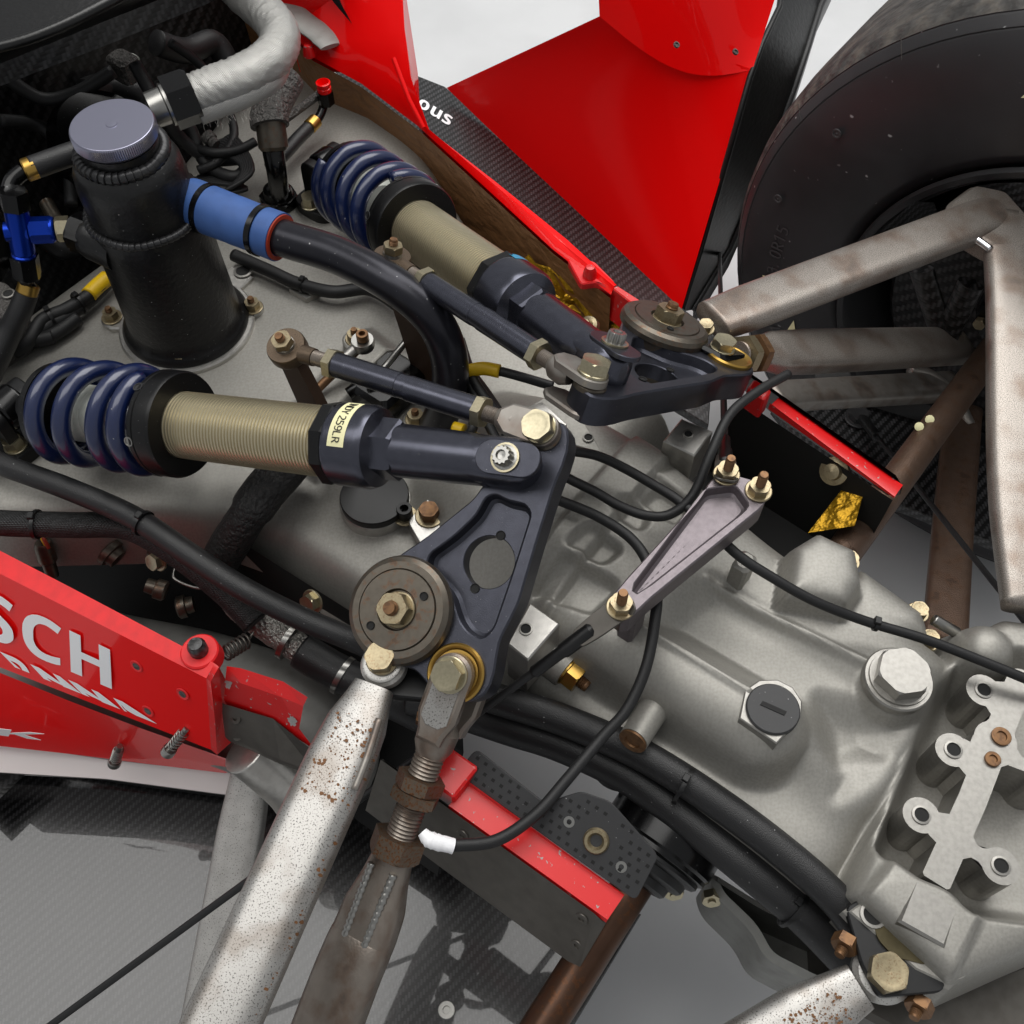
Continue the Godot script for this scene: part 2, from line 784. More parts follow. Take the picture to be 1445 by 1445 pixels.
func M(key: String) -> StandardMaterial3D:
	if mats.has(key):
		return mats[key]
	var m: StandardMaterial3D
	match key:
		"floor": m = make(key, Color(0.84, 0.845, 0.85), 0.55, 0, {"tex": noise("floor_tone", 0.01, 4, [[0.3, grey(0.965)], [0.7, grey(1.0)]], 512, 2), "scale": 0.6})
		"cast": m = make(key, Color(0.63, 0.62, 0.595), 0.47, 0.55, {"tex": mottle(), "scale": 50.0, "bump": grain(), "deep": 0.006, "over": flecks(), "over_scale": 12.0})
		"machined": m = make(key, Color(0.63, 0.62, 0.60), 0.4, 0.85, {"tex": mottle(), "scale": 30.0, "bump": grain(), "deep": 0.004})
		"sheet": m = make(key, Color(0.78, 0.77, 0.75), 0.36, 0.9, {"tex": mottle(), "scale": 20.0, "bump": grain(), "deep": 0.006})
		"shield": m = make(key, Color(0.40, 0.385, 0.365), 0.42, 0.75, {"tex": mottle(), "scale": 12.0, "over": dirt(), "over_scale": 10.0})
		"anodised": m = make(key, Color(0.285, 0.29, 0.325), 0.36, 0.8, {"tex": mottle(), "scale": 18.0, "bump": grain(), "deep": 0.006, "over": flecks(), "over_scale": 22.4})
		"anodised_dark": m = make(key, Color(0.34, 0.345, 0.385), 0.27, 0.9, {"tex": mottle(), "scale": 18.0, "over": flecks(), "over_scale": 19.6})
		"pewter": m = make(key, Color(0.49, 0.46, 0.475), 0.42, 0.75, {"tex": mottle(), "scale": 26.0, "bump": grain(), "deep": 0.01})
		"disc": m = make(key, Color(0.40, 0.375, 0.34), 0.4, 0.8, {"tex": mottle(), "scale": 24.0, "over": rust_spots(), "over_scale": 7.0, "mask": noise("mask_low", 0.01, 3, [[0.45, grey(0.0)], [0.7, grey(0.45)]], 256, 12)})
		"tank": m = make(key, Color(0.075, 0.075, 0.08), 0.36, 0.15, {"tex": mottle(), "scale": 20.0, "bump": lumps(), "deep": 0.02, "over": flecks(), "over_scale": 12.6})
		"weld": m = make(key, Color(0.22, 0.22, 0.225), 0.34, 0.6)
		"pipe": m = make(key, Color(0.16, 0.16, 0.185), 0.3, 0.6, {"tex": mottle(), "scale": 12.0, "over": flecks(), "over_scale": 9.8})
		"cap": m = make(key, Color(0.60, 0.60, 0.67), 0.28, 0.85)
		"spring": m = make(key, Color(0.05, 0.11, 0.27), 0.35, 0.1, {"coat": 0.8, "coat_rough": 0.12, "over": flecks(), "over_scale": 7})
		"thread": m = make(key, Color(0.76, 0.72, 0.61), 0.34, 0.85)
		"perch": m = make(key, Color(0.05, 0.05, 0.055), 0.38, 0.3, {"over": flecks(), "over_scale": 30.8})
		"bumper": m = make(key, Color(0.70, 0.71, 0.68), 0.45)
		"red": m = make(key, Color(0.95, 0.008, 0.012), 0.45, 0, {"spec": 0.25, "coat": 0.45, "coat_rough": 0.04})
		"red_flat": m = make(key, Color(0.95, 0.008, 0.012), 0.5, 0, {"spec": 0.2, "coat": 0.12, "coat_rough": 0.15})
		"red_pale": m = make(key, Color(0.90, 0.10, 0.12), 0.45, 0, {"tex": mottle(), "scale": 10.0})  # paler than the body red: the top flange sheen put into colour
		"red_worn": m = make(key, Color(0.84, 0.035, 0.05), 0.4, 0, {"coat": 0.4, "coat_rough": 0.2, "over": noise("chips", 0.022, 4, [[0.0, grey(0.6, 0)], [0.86, grey(0.6, 0)], [0.87, Color(0.62, 0.61, 0.6, 1)], [1.0, Color(0.66, 0.65, 0.63, 1)]], 512, 90), "over_scale": 14.0})
		"bare": m = make(key, Color(0.66, 0.65, 0.64), 0.4, 0.7, {"tex": mottle(), "scale": 60.0})
		"tray": m = make(key, Color(0.75, 0.74, 0.76), 0.28, 0.0, {"spec": 0.5, "tex": twill(0.10, 0.30, "twill_tray"), "scale": 26.0, "coat": 1.0, "coat_rough": 0.03, "over": noise("tray_dust", 0.11, 2, [[0.0, grey(0.1, 0)], [0.74, grey(0.12, 0)], [0.8, grey(0.14, 0.8)]], 512, 44), "over_scale": 3.0, "bump": lumps(), "deep": 0.006})
		"carbon": m = make(key, Color(0.75, 0.75, 0.77), 0.45, 0.0, {"tex": twill(0.08, 0.36, "twill_dull"), "scale": 20.0, "bump": twill(0, 0, "twill_bump", true), "deep": 0.012, "coat": 0.3, "coat_rough": 0.25})
		"carbon_dark": m = make(key, Color(0.62, 0.61, 0.62), 0.4, 0.0, {"tex": twill(0.08, 0.36, "twill_dull"), "scale": 16.0, "bump": twill(0, 0, "twill_bump", true), "deep": 0.012})
		"mesh_plate": m = make(key, Color(0.19, 0.19, 0.195), 0.5, 0.1, {"over": flecks(), "over_scale": 16.8})
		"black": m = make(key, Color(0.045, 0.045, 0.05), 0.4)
		"black_gloss": m = make(key, Color(0.025, 0.025, 0.027), 0.3, 0, {"bump": lumps(), "deep": 0.015, "scale": 14.0})
		"shade_black": m = make(key, Color(0.035, 0.033, 0.032), 0.7)  # near-black standing in for shade in holes, slots and gaps
		"fitting": m = make(key, Color(0.035, 0.035, 0.04), 0.22, 0.3, {"over": flecks(), "over_scale": 14})
		"hose": m = make(key, Color(0.115, 0.115, 0.12), 0.44, 0, {"bump": grain(), "deep": 0.02, "scale": 18.0, "over": flecks(), "over_scale": 14})
		"cable": m = make(key, Color(0.085, 0.085, 0.09), 0.55, 0, {"bump": grain(), "deep": 0.01, "scale": 20.0})
		"braid": m = make(key, Color(0.11, 0.11, 0.115), 0.5, 0, {"scale": 28.0, "tex": twill(0.45, 1.0, "twill_braid"), "bump": strands("strands"), "deep": 0.06})
		"tape": m = make(key, Color(0.12, 0.115, 0.115), 0.6, 0, {"bump": lumps(), "deep": 0.2, "scale": 18.0})
		"tyre": m = make(key, Color(0.185, 0.18, 0.188), 0.45, 0, {"tex": noise("tyre_tone", 0.006, 4, [[0.3, grey(0.85)], [0.7, grey(1.0)]], 512, 14), "scale": 3.0, "over": flecks(), "over_scale": 3.64})
		"tread": m = make(key, Color(0.34, 0.33, 0.32), 0.75, 0, {"tex": noise("tread_tone", 0.02, 5, [[0.25, grey(0.5)], [0.5, grey(0.75)], [0.75, Color(1.0, 0.97, 0.92)]], 512, 15), "scale": 4.0, "bump": lumps(), "deep": 0.4})
		"tyre_mark": m = make(key, Color(0.27, 0.265, 0.27), 0.4)
		"maroon_plastic": m = make(key, Color(0.35, 0.06, 0.08), 0.45)
		"rod_end": m = make(key, Color(0.42, 0.36, 0.30), 0.4, 0.7, {"tex": speckle_base(), "scale": 30.0})
		"rim": m = make(key, Color(0.20, 0.20, 0.205), 0.4, 0.4)
		"plated": m = make(key, Color(0.78, 0.772, 0.755), 0.40, 0.55, {"tex": mottle(), "scale": 10.0, "over": speckle(), "over_scale": 17.0})
		"plated_dull": m = make(key, Color(0.60, 0.58, 0.555), 0.42, 0.7, {"tex": mottle(), "scale": 9.0, "over": rust(0.36), "over_scale": 5})
		"plated_rust": m = make(key, Color(0.70, 0.69, 0.675), 0.36, 0.8, {"tex": speckle_base(), "scale": 19.0, "over": noise("stain", 0.006, 4, [[0.0, Color(0.4, 0.34, 0.28, 0)], [0.5, Color(0.4, 0.34, 0.28, 0)], [0.8, Color(0.4, 0.33, 0.26, 0.4)]], 512, 77), "over_scale": 7.0})
		"steel_worn": m = make(key, Color(0.56, 0.525, 0.49), 0.38, 0.65, {"tex": mottle(), "scale": 9.0, "over": rust(0.40), "over_scale": 7.0, "bump": grain(), "deep": 0.01})
		"steel_far": m = make(key, Color(0.66, 0.63, 0.60), 0.38, 0.62, {"tex": noise("steel_grain", 0.06, 4, [[0.25, grey(0.7)], [0.5, grey(0.92)], [0.7, grey(1.0)]], 512, 61), "scale": 30.0, "over": rust(0.38), "over_scale": 3.0})
		"nut_worn": m = make(key, Color(0.43, 0.38, 0.33), 0.42, 0.7, {"tex": mottle(), "scale": 40.0, "over": rust_spots(), "over_scale": 16.0})
		"rust_fleck": m = make(key, Color(0.45, 0.30, 0.17), 0.7)
		"steel_rust": m = make(key, Color(0.42, 0.34, 0.29), 0.45, 0.65, {"tex": mottle(), "scale": 12.0, "over": rust(0.40), "over_scale": 9.0, "bump": grain(), "deep": 0.03})
		"bronze": m = make(key, Color(0.33, 0.235, 0.18), 0.36, 0.7, {"tex": mottle(), "scale": 8.0, "over": rust_spots(), "over_scale": 6.0, "mask": noise("mask_low", 0.01, 3, [[0.45, grey(0.0)], [0.7, grey(0.45)]], 256, 12)})
		"brown_plate": m = make(key, Color(0.27, 0.20, 0.155), 0.5, 0.4, {"tex": mottle(), "scale": 14.0})
		"zinc": m = make(key, Color(0.72, 0.685, 0.58), 0.3, 0.9, {"tex": mottle(), "scale": 60.0})
		"zinc_dull": m = make(key, Color(0.64, 0.59, 0.48), 0.36, 0.85, {"tex": mottle(), "scale": 60.0, "over": rust_spots(), "over_scale": 24.0, "mask": noise("mask_low", 0.01, 3, [[0.45, grey(0.0)], [0.7, grey(0.45)]], 256, 12)})
		"bolt_rust": m = make(key, Color(0.50, 0.37, 0.25), 0.45, 0.65, {"over": rust(0.5), "over_scale": 30.0})
		"steel": m = make(key, Color(0.63, 0.625, 0.61), 0.28, 0.95)
		"chrome": m = make(key, Color(0.85, 0.85, 0.86), 0.1, 1.0)
		"brass": m = make(key, Color(0.72, 0.58, 0.30), 0.3, 0.95)
		"blue_ano": m = make(key, Color(0.03, 0.20, 0.62), 0.26, 0.75)
		"foil": m = make(key, Color(0.72, 0.715, 0.70), 0.40, 0.85, {"scale": 40.0, "bump": strands("strands"), "deep": 0.04})
		"foil_flat": m = make(key, Color(0.62, 0.61, 0.59), 0.38, 0.75, {"bump": lumps(), "deep": 0.25, "scale": 20.0})
		"silicone": m = make(key, Color(0.22, 0.36, 0.60), 0.55, 0, {"tex": mottle(), "scale": 10.0})
		"orange": m = make(key, Color(0.62, 0.19, 0.09), 0.6)
		"yellow": m = make(key, Color(0.86, 0.70, 0.05), 0.45)
		"label_paper": m = make(key, Color(0.93, 0.91, 0.72), 0.6)
		"label_blue": m = make(key, Color(0.16, 0.55, 0.70), 0.4)
		"ink": m = make(key, Color(0.06, 0.06, 0.06), 0.5)
		"white": m = make(key, Color(0.97, 0.97, 0.98), 0.35)
		"sill": m = make(key, Color(0.92, 0.89, 0.88), 0.35, 0, {"coat": 0.4})
		"goldfoil": m = make(key, Color(0.66, 0.50, 0.10), 0.32, 0.75, {"bump": lumps(), "deep": 0.3, "scale": 5.0})
		"liner": m = make(key, Color(0.58, 0.41, 0.26), 0.42, 0.3, {"tex": mottle(), "scale": 6.0, "bump": lumps(), "deep": 0.2})
		"grey_paint": m = make(key, Color(0.58, 0.58, 0.565), 0.5, 0.3, {"tex": mottle(), "scale": 6.0, "over": dirt(), "over_scale": 12.0})
		"crinkle": m = make(key, Color(0.35, 0.34, 0.33), 0.55, 0.4, {"bump": lumps(), "deep": 0.3, "scale": 20.0})
		"goldfoil_dark": m = make(key, Color(0.30, 0.27, 0.18), 0.45, 0.6, {"tex": mottle(), "scale": 30.0})
		"lamp_glow":
			m = make(key, Color(1, 1, 1), 0.6)
			m.emission_enabled = true
			m.emission = Color(1, 0.99, 0.97)
			m.emission_energy_multiplier = 1.0
		_:
			push_error("no material " + key)
	mats[key] = m
	return m


func speckle_base() -> Texture2D:
	return noise("speckle_base", 0.075, 3, [[0.0, grey(0.38)], [0.22, grey(0.5)], [0.30, grey(0.95)], [1.0, grey(1.0)]], 512, 41)


# ---------------------------------------------------------------- the scene
func _ready() -> void:
	var cam := Camera3D.new()
	cam.name = "camera"
	cam.position = Vector3(0, 1.1038, 0.3921)
	cam.rotation_degrees = Vector3(-57, 0, 0)
	cam.fov = 53.13
	cam.near = 0.05
	cam.far = 60.0
	add_child(cam)
	cam.current = true
	var env := Environment.new()
	env.background_mode = Environment.BG_COLOR
	env.background_color = Color(0.63, 0.635, 0.64)
	env.tonemap_mode = Environment.TONE_MAPPER_LINEAR
	env.tonemap_exposure = 1.0
	env.sdfgi_enabled = true
	env.ssao_enabled = true
	env.ssil_enabled = true
	var we := WorldEnvironment.new()
	we.name = "environment"
	we.environment = env
	add_child(we)
	softbox("unseen large white lamp, out of view above the far side, lighting the car from overhead", Vector3(0.75, 2.7, -1.45), Vector2(2.6, 1.7), 5.0)  # out of view; lights the casting, arms and floor from overhead
	softbox("unseen dimmer white lamp, out of view above the near side, reflected in the carbon undertray", Vector3(-0.95, 2.75, -0.02), Vector2(2.6, 1.2), 1.75)  # out of view; placed for the bright reflection on the undertray

	setting()
	casing()
	casing_details()
	body_panels()
	wheel()
	oil_tank()
	for far_side in [false, true]:
		mirrored = far_side
		shock_absorber()
		rocker()
		drop_link()
	mirrored = false
	suspension()
	lever()
	hoses()
	engine_bay()
	small_parts()


# unseen lamp, placed to light the car: a white diffuser, its light below
func softbox(label: String, at: Vector3, size: Vector2, energy: float) -> void:
	var o := thing("unseen_overhead_lamp", label, "studio lamp", at + Vector3(0, 0.012, 0), "unseen overhead lamps")
	var b := MB.new()
	b.box(at + Vector3(0, 0.08, 0), Vector3(size.x / 2 + 0.04, 0, 0), Vector3(0, 0.06, 0), Vector3(0, 0, size.y / 2 + 0.04), 0.01)
	part(o, "housing", b, M("black"))
	var d := MB.new()
	d.box(at + Vector3(0, 0.012, 0), Vector3(size.x / 2, 0, 0), Vector3(0, 0.005, 0), Vector3(0, 0, size.y / 2))
	part(o, "diffuser", d, M("lamp_glow"))
	var l := AreaLight3D.new()
	l.name = "unseen_overhead_light"
	l.area_size = size
	l.light_energy = energy
	l.light_color = Color(1.0, 0.995, 0.985)
	l.shadow_enabled = true
	l.area_range = 12.0
	o.add_child(l)
	l.position = Vector3(0, -0.012, 0)
	l.rotation_degrees = Vector3(-90, 0, 0)


func setting() -> void:
	var b := MB.new()
	b.box(Vector3(0, -0.02, 0), Vector3(9, 0, 0), Vector3(0, 0.02, 0), Vector3(0, 0, 9))
	single("floor", "white painted studio floor under the car", "floor", b, M("floor"), 35.0, "", "structure")


# ---------------------------------------------------------------- gearbox casting
var feats := []


func feat(kind: String, poly, top: float, slope: float, r: float) -> void:
	var q := PackedVector2Array(poly)
	var lo := Vector2(1e9, 1e9)
	var hi := -lo
	for p in q:
		lo = lo.min(p)
		hi = hi.max(p)
	var m := 0.25 / maxf(slope, 0.3) + r * 2.0 if kind != "add" else slope * 1.5
	feats.append([kind, q, top, slope, r, Rect2(lo - Vector2(m, m), hi - lo + Vector2(m, m) * 2.0)])


func sd_poly(p: Vector2, poly: PackedVector2Array) -> float:
	var n := poly.size()
	var best := 1e9
	var inside := false
	var j := n - 1
	for i in n:
		var a := poly[i]
		var b := poly[j]
		var e := b - a
		var w := p - a
		var q := w - e * clampf(w.dot(e) / e.length_squared(), 0.0, 1.0)
		best = minf(best, q.length_squared())
		if (a.y > p.y) != (b.y > p.y) and p.x < (b.x - a.x) * (p.y - a.y) / (b.y - a.y) + a.x:
			inside = not inside
		j = i
	return -sqrt(best) if inside else sqrt(best)


func soft(x: float, r: float) -> float:
	return (x + sqrt(x * x + r * r)) * 0.5


func smax(a: float, b: float, k: float) -> float:
	var h := maxf(k - absf(a - b), 0.0) / k
	return maxf(a, b) + h * h * k * 0.25


func height_at(p: Vector2) -> float:
	var h := 0.2
	# gearbox: a high deck that steps down to a ledge along the near flank
	if p.x > -0.16 and p.x < 0.36:
		var deck := lerpf(0.520, 0.486, smoothstep(0.02, 0.17, p.x)) - soft(-p.y - 0.020, 0.010) * 0.9 - soft(p.y - 0.094, 0.01) * 5.0 - soft(-0.06 - p.x, 0.03) * 0.8 - soft(p.x - 0.285, 0.012) * 3.0
		var ledge := 0.459 - soft(absf(p.y) - 0.0975, 0.006) * 8.0 - soft(-0.0 - p.x, 0.02) * 2.0 - soft(p.x - 0.29, 0.01) * 4.0
		h = smax(deck, ledge, 0.012)
	for f in feats:
		if not f[5].has_point(p):
			continue
		if f[0] == "cap":
			var a: Vector2 = f[1][0]
			var e: Vector2 = f[1][1] - a
			var w := p - a
			var d := (w - e * clampf(w.dot(e) / e.length_squared(), 0.0, 1.0)).length()
			var R: float = f[3]
			var y: float = f[2] + sqrt(maxf(R * R - d * d, 0.0)) - maxf(d - R, 0.0) * 3.0
			h = smax(h, y, f[4])
			continue
		var s := sd_poly(p, f[1])
		if f[0] == "max":
			h = smax(h, f[2] - soft(s, f[4]) * f[3], 0.005)
		elif f[0] == "cut":
			h = -smax(-h, -(f[2] + soft(s, f[4]) * f[3]), 0.006)
		else:
			h += f[2] * (1.0 - smoothstep(-f[3] * 0.5, f[3] * 0.5, s))
	return h


func casing() -> void:
	feat("max", [Vector2(-0.4241, -0.3162), Vector2(-0.3212, -0.2318), Vector2(-0.2553, -0.1782), Vector2(-0.2035, -0.1321), Vector2(-0.1524, -0.1176), Vector2(-0.0988, -0.1153), Vector2(-0.0502, -0.1137), Vector2(0.0005, -0.1021), Vector2(0.0166, -0.0267), Vector2(0.004, 0.1587), Vector2(-0.0933, 0.1596), Vector2(-0.2007, 0.2026), Vector2(-0.3067, 0.2578), Vector2(-0.3713, 0.3003), Vector2(-0.5171, 0.3344), Vector2(-0.6655, 0.413), Vector2(-0.6734, 0.3028), Vector2(-0.5511, 0.1972), Vector2(-0.4866, -0.0078), Vector2(-0.4858, -0.1137), Vector2(-0.5034, -0.2662)], 0.475, 4.0, 0.012)
	feat("max", [Vector2(-0.2112, -0.1124), Vector2(-0.1817, -0.13), Vector2(-0.1142, -0.1353), Vector2(-0.0526, -0.1347), Vector2(-0.0044, -0.1218), Vector2(0.018, -0.118), Vector2(-0.0933, -0.0893), Vector2(-0.161, -0.0942)], 0.445, 3.0, 0.02)
	feat("cap", [Vector2(0.0586, -0.0401), Vector2(0.2001, -0.0337)], 0.4695, 0.0305, 0.010)
	feat("max", [Vector2(0.1676, 0.0434), Vector2(0.1532, 0.081), Vector2(0.1615, 0.1039), Vector2(0.1901, 0.1072), Vector2(0.2052, 0.0859), Vector2(0.2056, 0.0626)], 0.506, 7.0, 0.004)
	feat("max", [Vector2(0.1779, 0.0581), Vector2(0.1991, 0.1169), Vector2(0.2487, 0.111), Vector2(0.2609, 0.0958), Vector2(0.2373, 0.0566), Vector2(0.1934, 0.0495)], 0.48, 4.0, 0.008)
	# the hollow between shaft tunnel and drain boss
	feat("add", [Vector2(0.1125, -0.0207), Vector2(0.1238, 0.0301), Vector2(0.2416, 0.0365), Vector2(0.2685, 0.0023), Vector2(0.252, -0.0191), Vector2(0.2114, -0.0083), Vector2(0.1771, -0.0197)], -0.009, 0.022, 0)
	feat("add", [Vector2(0.2259, 0.0065), Vector2(0.2533, 0.0195), Vector2(0.2751, 0.0364), Vector2(0.2826, 0.0083), Vector2(0.279, -0.0191), Vector2(0.2613, -0.035), Vector2(0.2404, -0.0219)], -0.014, 0.027, 0)
	feat("max", circle(Vector2(0.2566, 0.0437), 0.0235), 0.4855, 6.0, 0.004)
	feat("max", [Vector2(0.2953, -0.0891), Vector2(0.2876, -0.0149), Vector2(0.2796, 0.0541), Vector2(0.2763, 0.1037), Vector2(0.2944, 0.1429), Vector2(0.4101, 0.2097), Vector2(0.4607, 0.0471), Vector2(0.3925, -0.0577), Vector2(0.3659, -0.1004)], 0.473, 8.0, 0.004)
	feat("cut", [Vector2(0.3024, -0.049), Vector2(0.2958, 0.0088), Vector2(0.29, 0.0621), Vector2(0.2952, 0.1015), Vector2(0.3824, 0.1489), Vector2(0.4353, -0.0029), Vector2(0.3546, -0.0487), Vector2(0.3408, -0.0449), Vector2(0.3223, -0.0496)], 0.432, 3.5, 0.004)
	feat("max", circle(Vector2(0.2943, 0.1072), 0.016), 0.488, 4.0, 0.006)
	# machined strip across the joint, pockets between the ribs, ribs
	feat("add", [Vector2(0.0213, -0.089), Vector2(0.0471, -0.0856), Vector2(0.0487, 0.0907), Vector2(0.0181, 0.0955)], 0.007, 0.003, 0)
	for q in [[Vector2(0.0328, -0.0208), Vector2(0.0375, 0.0003), Vector2(0.0643, 0.0039), Vector2(0.0608, -0.0139)], [Vector2(0.0318, -0.0559), Vector2(0.0343, -0.0252), Vector2(0.0771, -0.0172), Vector2(0.0748, -0.0444)], [Vector2(0.0414, 0.021), Vector2(0.0423, 0.0342), Vector2(0.0627, 0.0402), Vector2(0.0666, 0.0238)], [Vector2(0.052, 0.0416), Vector2(0.0564, 0.0614), Vector2(0.0827, 0.0652), Vector2(0.0809, 0.0455)]]:
		feat("add", rounded(q, 0.006, 3), -0.0075, 0.0055, 0)
	for q in [[Vector2(0.1028, -0.0341), Vector2(0.1866, -0.03)], [Vector2(0.1175, 0.0283), Vector2(0.236, 0.0445)]]:
		feat("add", strip2(q[0], q[1], 0.0022), 0.004, 0.005, 0)
	feat("add", [Vector2(0.3061, -0.0563), Vector2(0.3234, -0.0556), Vector2(0.3615, -0.0568), Vector2(0.3638, -0.1001), Vector2(0.3015, -0.0998)], 0.006, 0.004, 0)
	feat("add", [Vector2(0.0482, 0.065), Vector2(0.057, 0.0832), Vector2(0.0807, 0.0823), Vector2(0.0858, 0.0602)], 0.006, 0.006, 0)
	feat("add", [Vector2(-0.2138, -0.0783), Vector2(-0.2279, 0.0662), Vector2(-0.194, 0.0629), Vector2(-0.1782, -0.084)], 0.010, 0.014, 0)
	feat("add", [Vector2(-0.1747, -0.0649), Vector2(-0.1841, 0.0515), Vector2(-0.17, 0.0482), Vector2(-0.1595, -0.0656)], 0.007, 0.009, 0)
	var step := 0.0023
	var nl := int(0.98 / step)
	var nt := int(0.60 / step)
	var hs := PackedFloat32Array()
	hs.resize((nl + 1) * (nt + 1))
	var b := MB.new()
	for i in nl + 1:
		for j in nt + 1:
			var q := Vector2(-0.56 + i * step, -0.26 + j * step)
			var h := maxf(height_at(q), 0.28)
			hs[i * (nt + 1) + j] = h
			b.vert(K(q.x, q.y, h))
	for i in nl:
		for j in nt:
			var a := i * (nt + 1) + j
			# the skirt of the casting ends in a clean edge
			var keep := 0.2801 if j * step > 0.26 else 0.42
			for q in [[a, a + 1, a + nt + 2], [a, a + nt + 2, a + nt + 1]]:
				var inside := []
				for k in 3:
					var u: int = q[k]
					var w: int = q[(k + 1) % 3]
					if hs[u] >= keep:
						inside.append(u)
					if (hs[u] >= keep) != (hs[w] >= keep):
						var lo_v := mini(u, w)
						var hi_v := maxi(u, w)
						inside.append(b.vert(b.v[lo_v].lerp(b.v[hi_v], (keep - hs[lo_v]) / (hs[hi_v] - hs[lo_v]))))
				if inside.size() >= 3:
					b.tri(inside[0], inside[1], inside[2])
				if inside.size() == 4:
					b.tri(inside[0], inside[2], inside[3])
	var o := thing("gearbox_casing", "grey cast metal gearbox and bellhousing casting running down the middle of the car", "gearbox", K(0.1, 0, 0.28))
	gearbox = part(o, "casting", b, M("cast"), 180.0)


var gearbox: MeshInstance3D


func surf(p: Vector3) -> Vector3:   # the point of the casting below or above p
	p.y = height_at(lt(p))
	return p


func tri_plate(called: String, poly, y0: float, y1: float, m: Material, bev := 0.0006) -> MeshInstance3D:
	var b := MB.new()
	flatplate(b, poly, y0, y1, bev)
	return part(gearbox.get_parent(), called, b, m, 30.0)


func casing_details() -> void:
	var box := gearbox.get_parent()
	var UP := Vector3.UP
	# hexagonal drain plug on its boss
	var c := surf(Vector3(0.2515, 0.489, 0.1202)) + UP * 0.0005
	var b := MB.new()
	lathe(b, [[0.0225, -0.006], [0.0225, 0.0005], [0.0215, 0.0018], [0.0195, 0.0018], [0.0192, 0.0035], [0.0, 0.0035]], c, UP, 48)
	var plug := part(box, "drain_plug", b, M("machined"), 30.0)
	bolt(plug, c + UP * 0.0034, UP, 0.0152, 0.011, M("machined"), {"stud": 0.0001, "turn": 0.15, "name": "plug_head"})
	# slotted black plug set in a machined flat
	c = surf(Vector3(0.1623, 0.5035, 0.148)) + UP * 0.002
	var d := []
	for i in 25:
		var a := deg_to_rad(lerpf(-62, 200, i / 24.0))
		d.append(lt(c) + Vector2(-sin(a - 0.5), cos(a - 0.5)) * 0.0222)
	d.append(lt(Vector3(0.1597, 0.5035, 0.17)))
	b = MB.new()
	flatplate(b, [Vector2(0.1886, -0.0504), Vector2(0.1818, -0.0319), Vector2(0.1855, -0.0206), Vector2(0.1945, -0.0131), Vector2(0.2049, -0.0118), Vector2(0.2141, -0.0167), Vector2(0.2188, -0.0261), Vector2(0.2152, -0.0507)], 0.46, c.y, 0.0008)
	var flat := part(box, "plug_boss", b, M("machined"))
	b = MB.new()
	lathe(b, [[0.0168, -0.003], [0.0168, 0.0012], [0.016, 0.002], [0.0, 0.002]], c + UP * 0.0002, UP, 40)
	var pl := part(flat, "slotted_plug", b, M("mesh_plate"), 30.0)
	b = MB.new()
	b.box(c + UP * 0.0021, (Vector3(0.1712, 0.5, 0.1466)-Vector3(0.1571, 0.5, 0.1395)) * 0.5, UP * 0.0006, ET * 0.0016)
	part(flat, "slot", b, M("shade_black"))  # black bar stands in for the shade in the slot
	# tree-shaped machined mounting face, standing on ribs in the rear pocket
	var Y := 0.474
	var ringc := [Vector2(0.3048, 0.0772), Vector2(0.3061, 0.0269), Vector2(0.3081, -0.024), Vector2(0.3591, -0.0233), Vector2(0.3583, 0.0484)]
	var stem := [Vector2(0.3213, 0.0987), Vector2(0.3251, 0.0492), Vector2(0.3293, 0.0034), Vector2(0.3322, -0.0559)]
	var list := [circle(stem[1], 0.0135)]
	for i in 3:
		list.append(strip2(stem[i], stem[i + 1], 0.0085))
	for i in 3:
		list.append(circle(stem[i], 0.0085))
	for q in [[ringc[0], Vector2(0.3237, 0.0754)], [ringc[1], Vector2(0.3252, 0.0434)], [ringc[2], Vector2(0.3356, -0.0181)], [ringc[3], Vector2(0.3343, -0.0255)], [ringc[4], Vector2(0.3307, 0.0417)]]:
		list.append(strip2(q[1], q[0], 0.0046))
		list.append(circle(q[0], 0.0112))
	var tree := union2(list)
	for dd in [0.0036, -0.0036]:
		var r := Geometry2D.offset_polygon(ccw(tree), dd, Geometry2D.JOIN_ROUND)
		tree = r[0]
		for q in r:
			if q.size() > tree.size():
				tree = q
	b = MB.new()
	flatplate(b, tree, 0.425, Y, 0.0)
	var face := part(box, "mounting_face", b, M("machined"), 30.0)
	for q in ringc:
		hole(face, Vector3(MID.x, Y, MID.z) + ER * q.x + ET * q.y, UP, 0.0045)
	for q in [Vector3(0.3136, 0.474, 0.1553), Vector3(0.3043, 0.474, 0.1703)]:
		bolt(face, q, UP, 0.0062 if q.z < Vector3(0.3086, 0.474, 0.1624).z else 0.005, 0.002, M("bolt_rust"), {"kind": "socket"})
	# machined block and the end face of the rear cover
	tri_plate("machined_pad", [Vector2(0.3213, -0.0628), Vector2(0.349, -0.0608), Vector2(0.3514, -0.0876), Vector2(0.3239, -0.0908)], 0.44, 0.478, M("machined"), 0.0015)
	tri_plate("rear_flange", [Vector2(0.2977, -0.0994), Vector2(0.3042, -0.0827), Vector2(0.3237, -0.0845), Vector2(0.358, -0.0829), Vector2(0.3752, -0.077), Vector2(0.3662, -0.1009), Vector2(0.3462, -0.105)], 0.39, 0.4625, M("cast"), 0.003)
	# bearing-cap bolts along the far flange
	for q in [Vector3(0.2386, 0.505, 0.0261), Vector3(0.2846, 0.482, 0.0599), Vector3(0.2882, 0.478, 0.0806)]:
		bolt(box, surf(q) - UP * 0.002, UP, 0.0055, 0.006, M("zinc_dull"), {"washer": 0.008})
	# square machined pads
	var m := tri_plate("machined_pad", [Vector2(0.0389, -0.0673), Vector2(0.0636, -0.068), Vector2(0.0628, -0.1013), Vector2(0.0453, -0.0999)], 0.46, 0.508, M("sheet"), 0.001)
	hole(m, Vector3(0.0089, 0.508, 0.0955), UP, 0.0035)
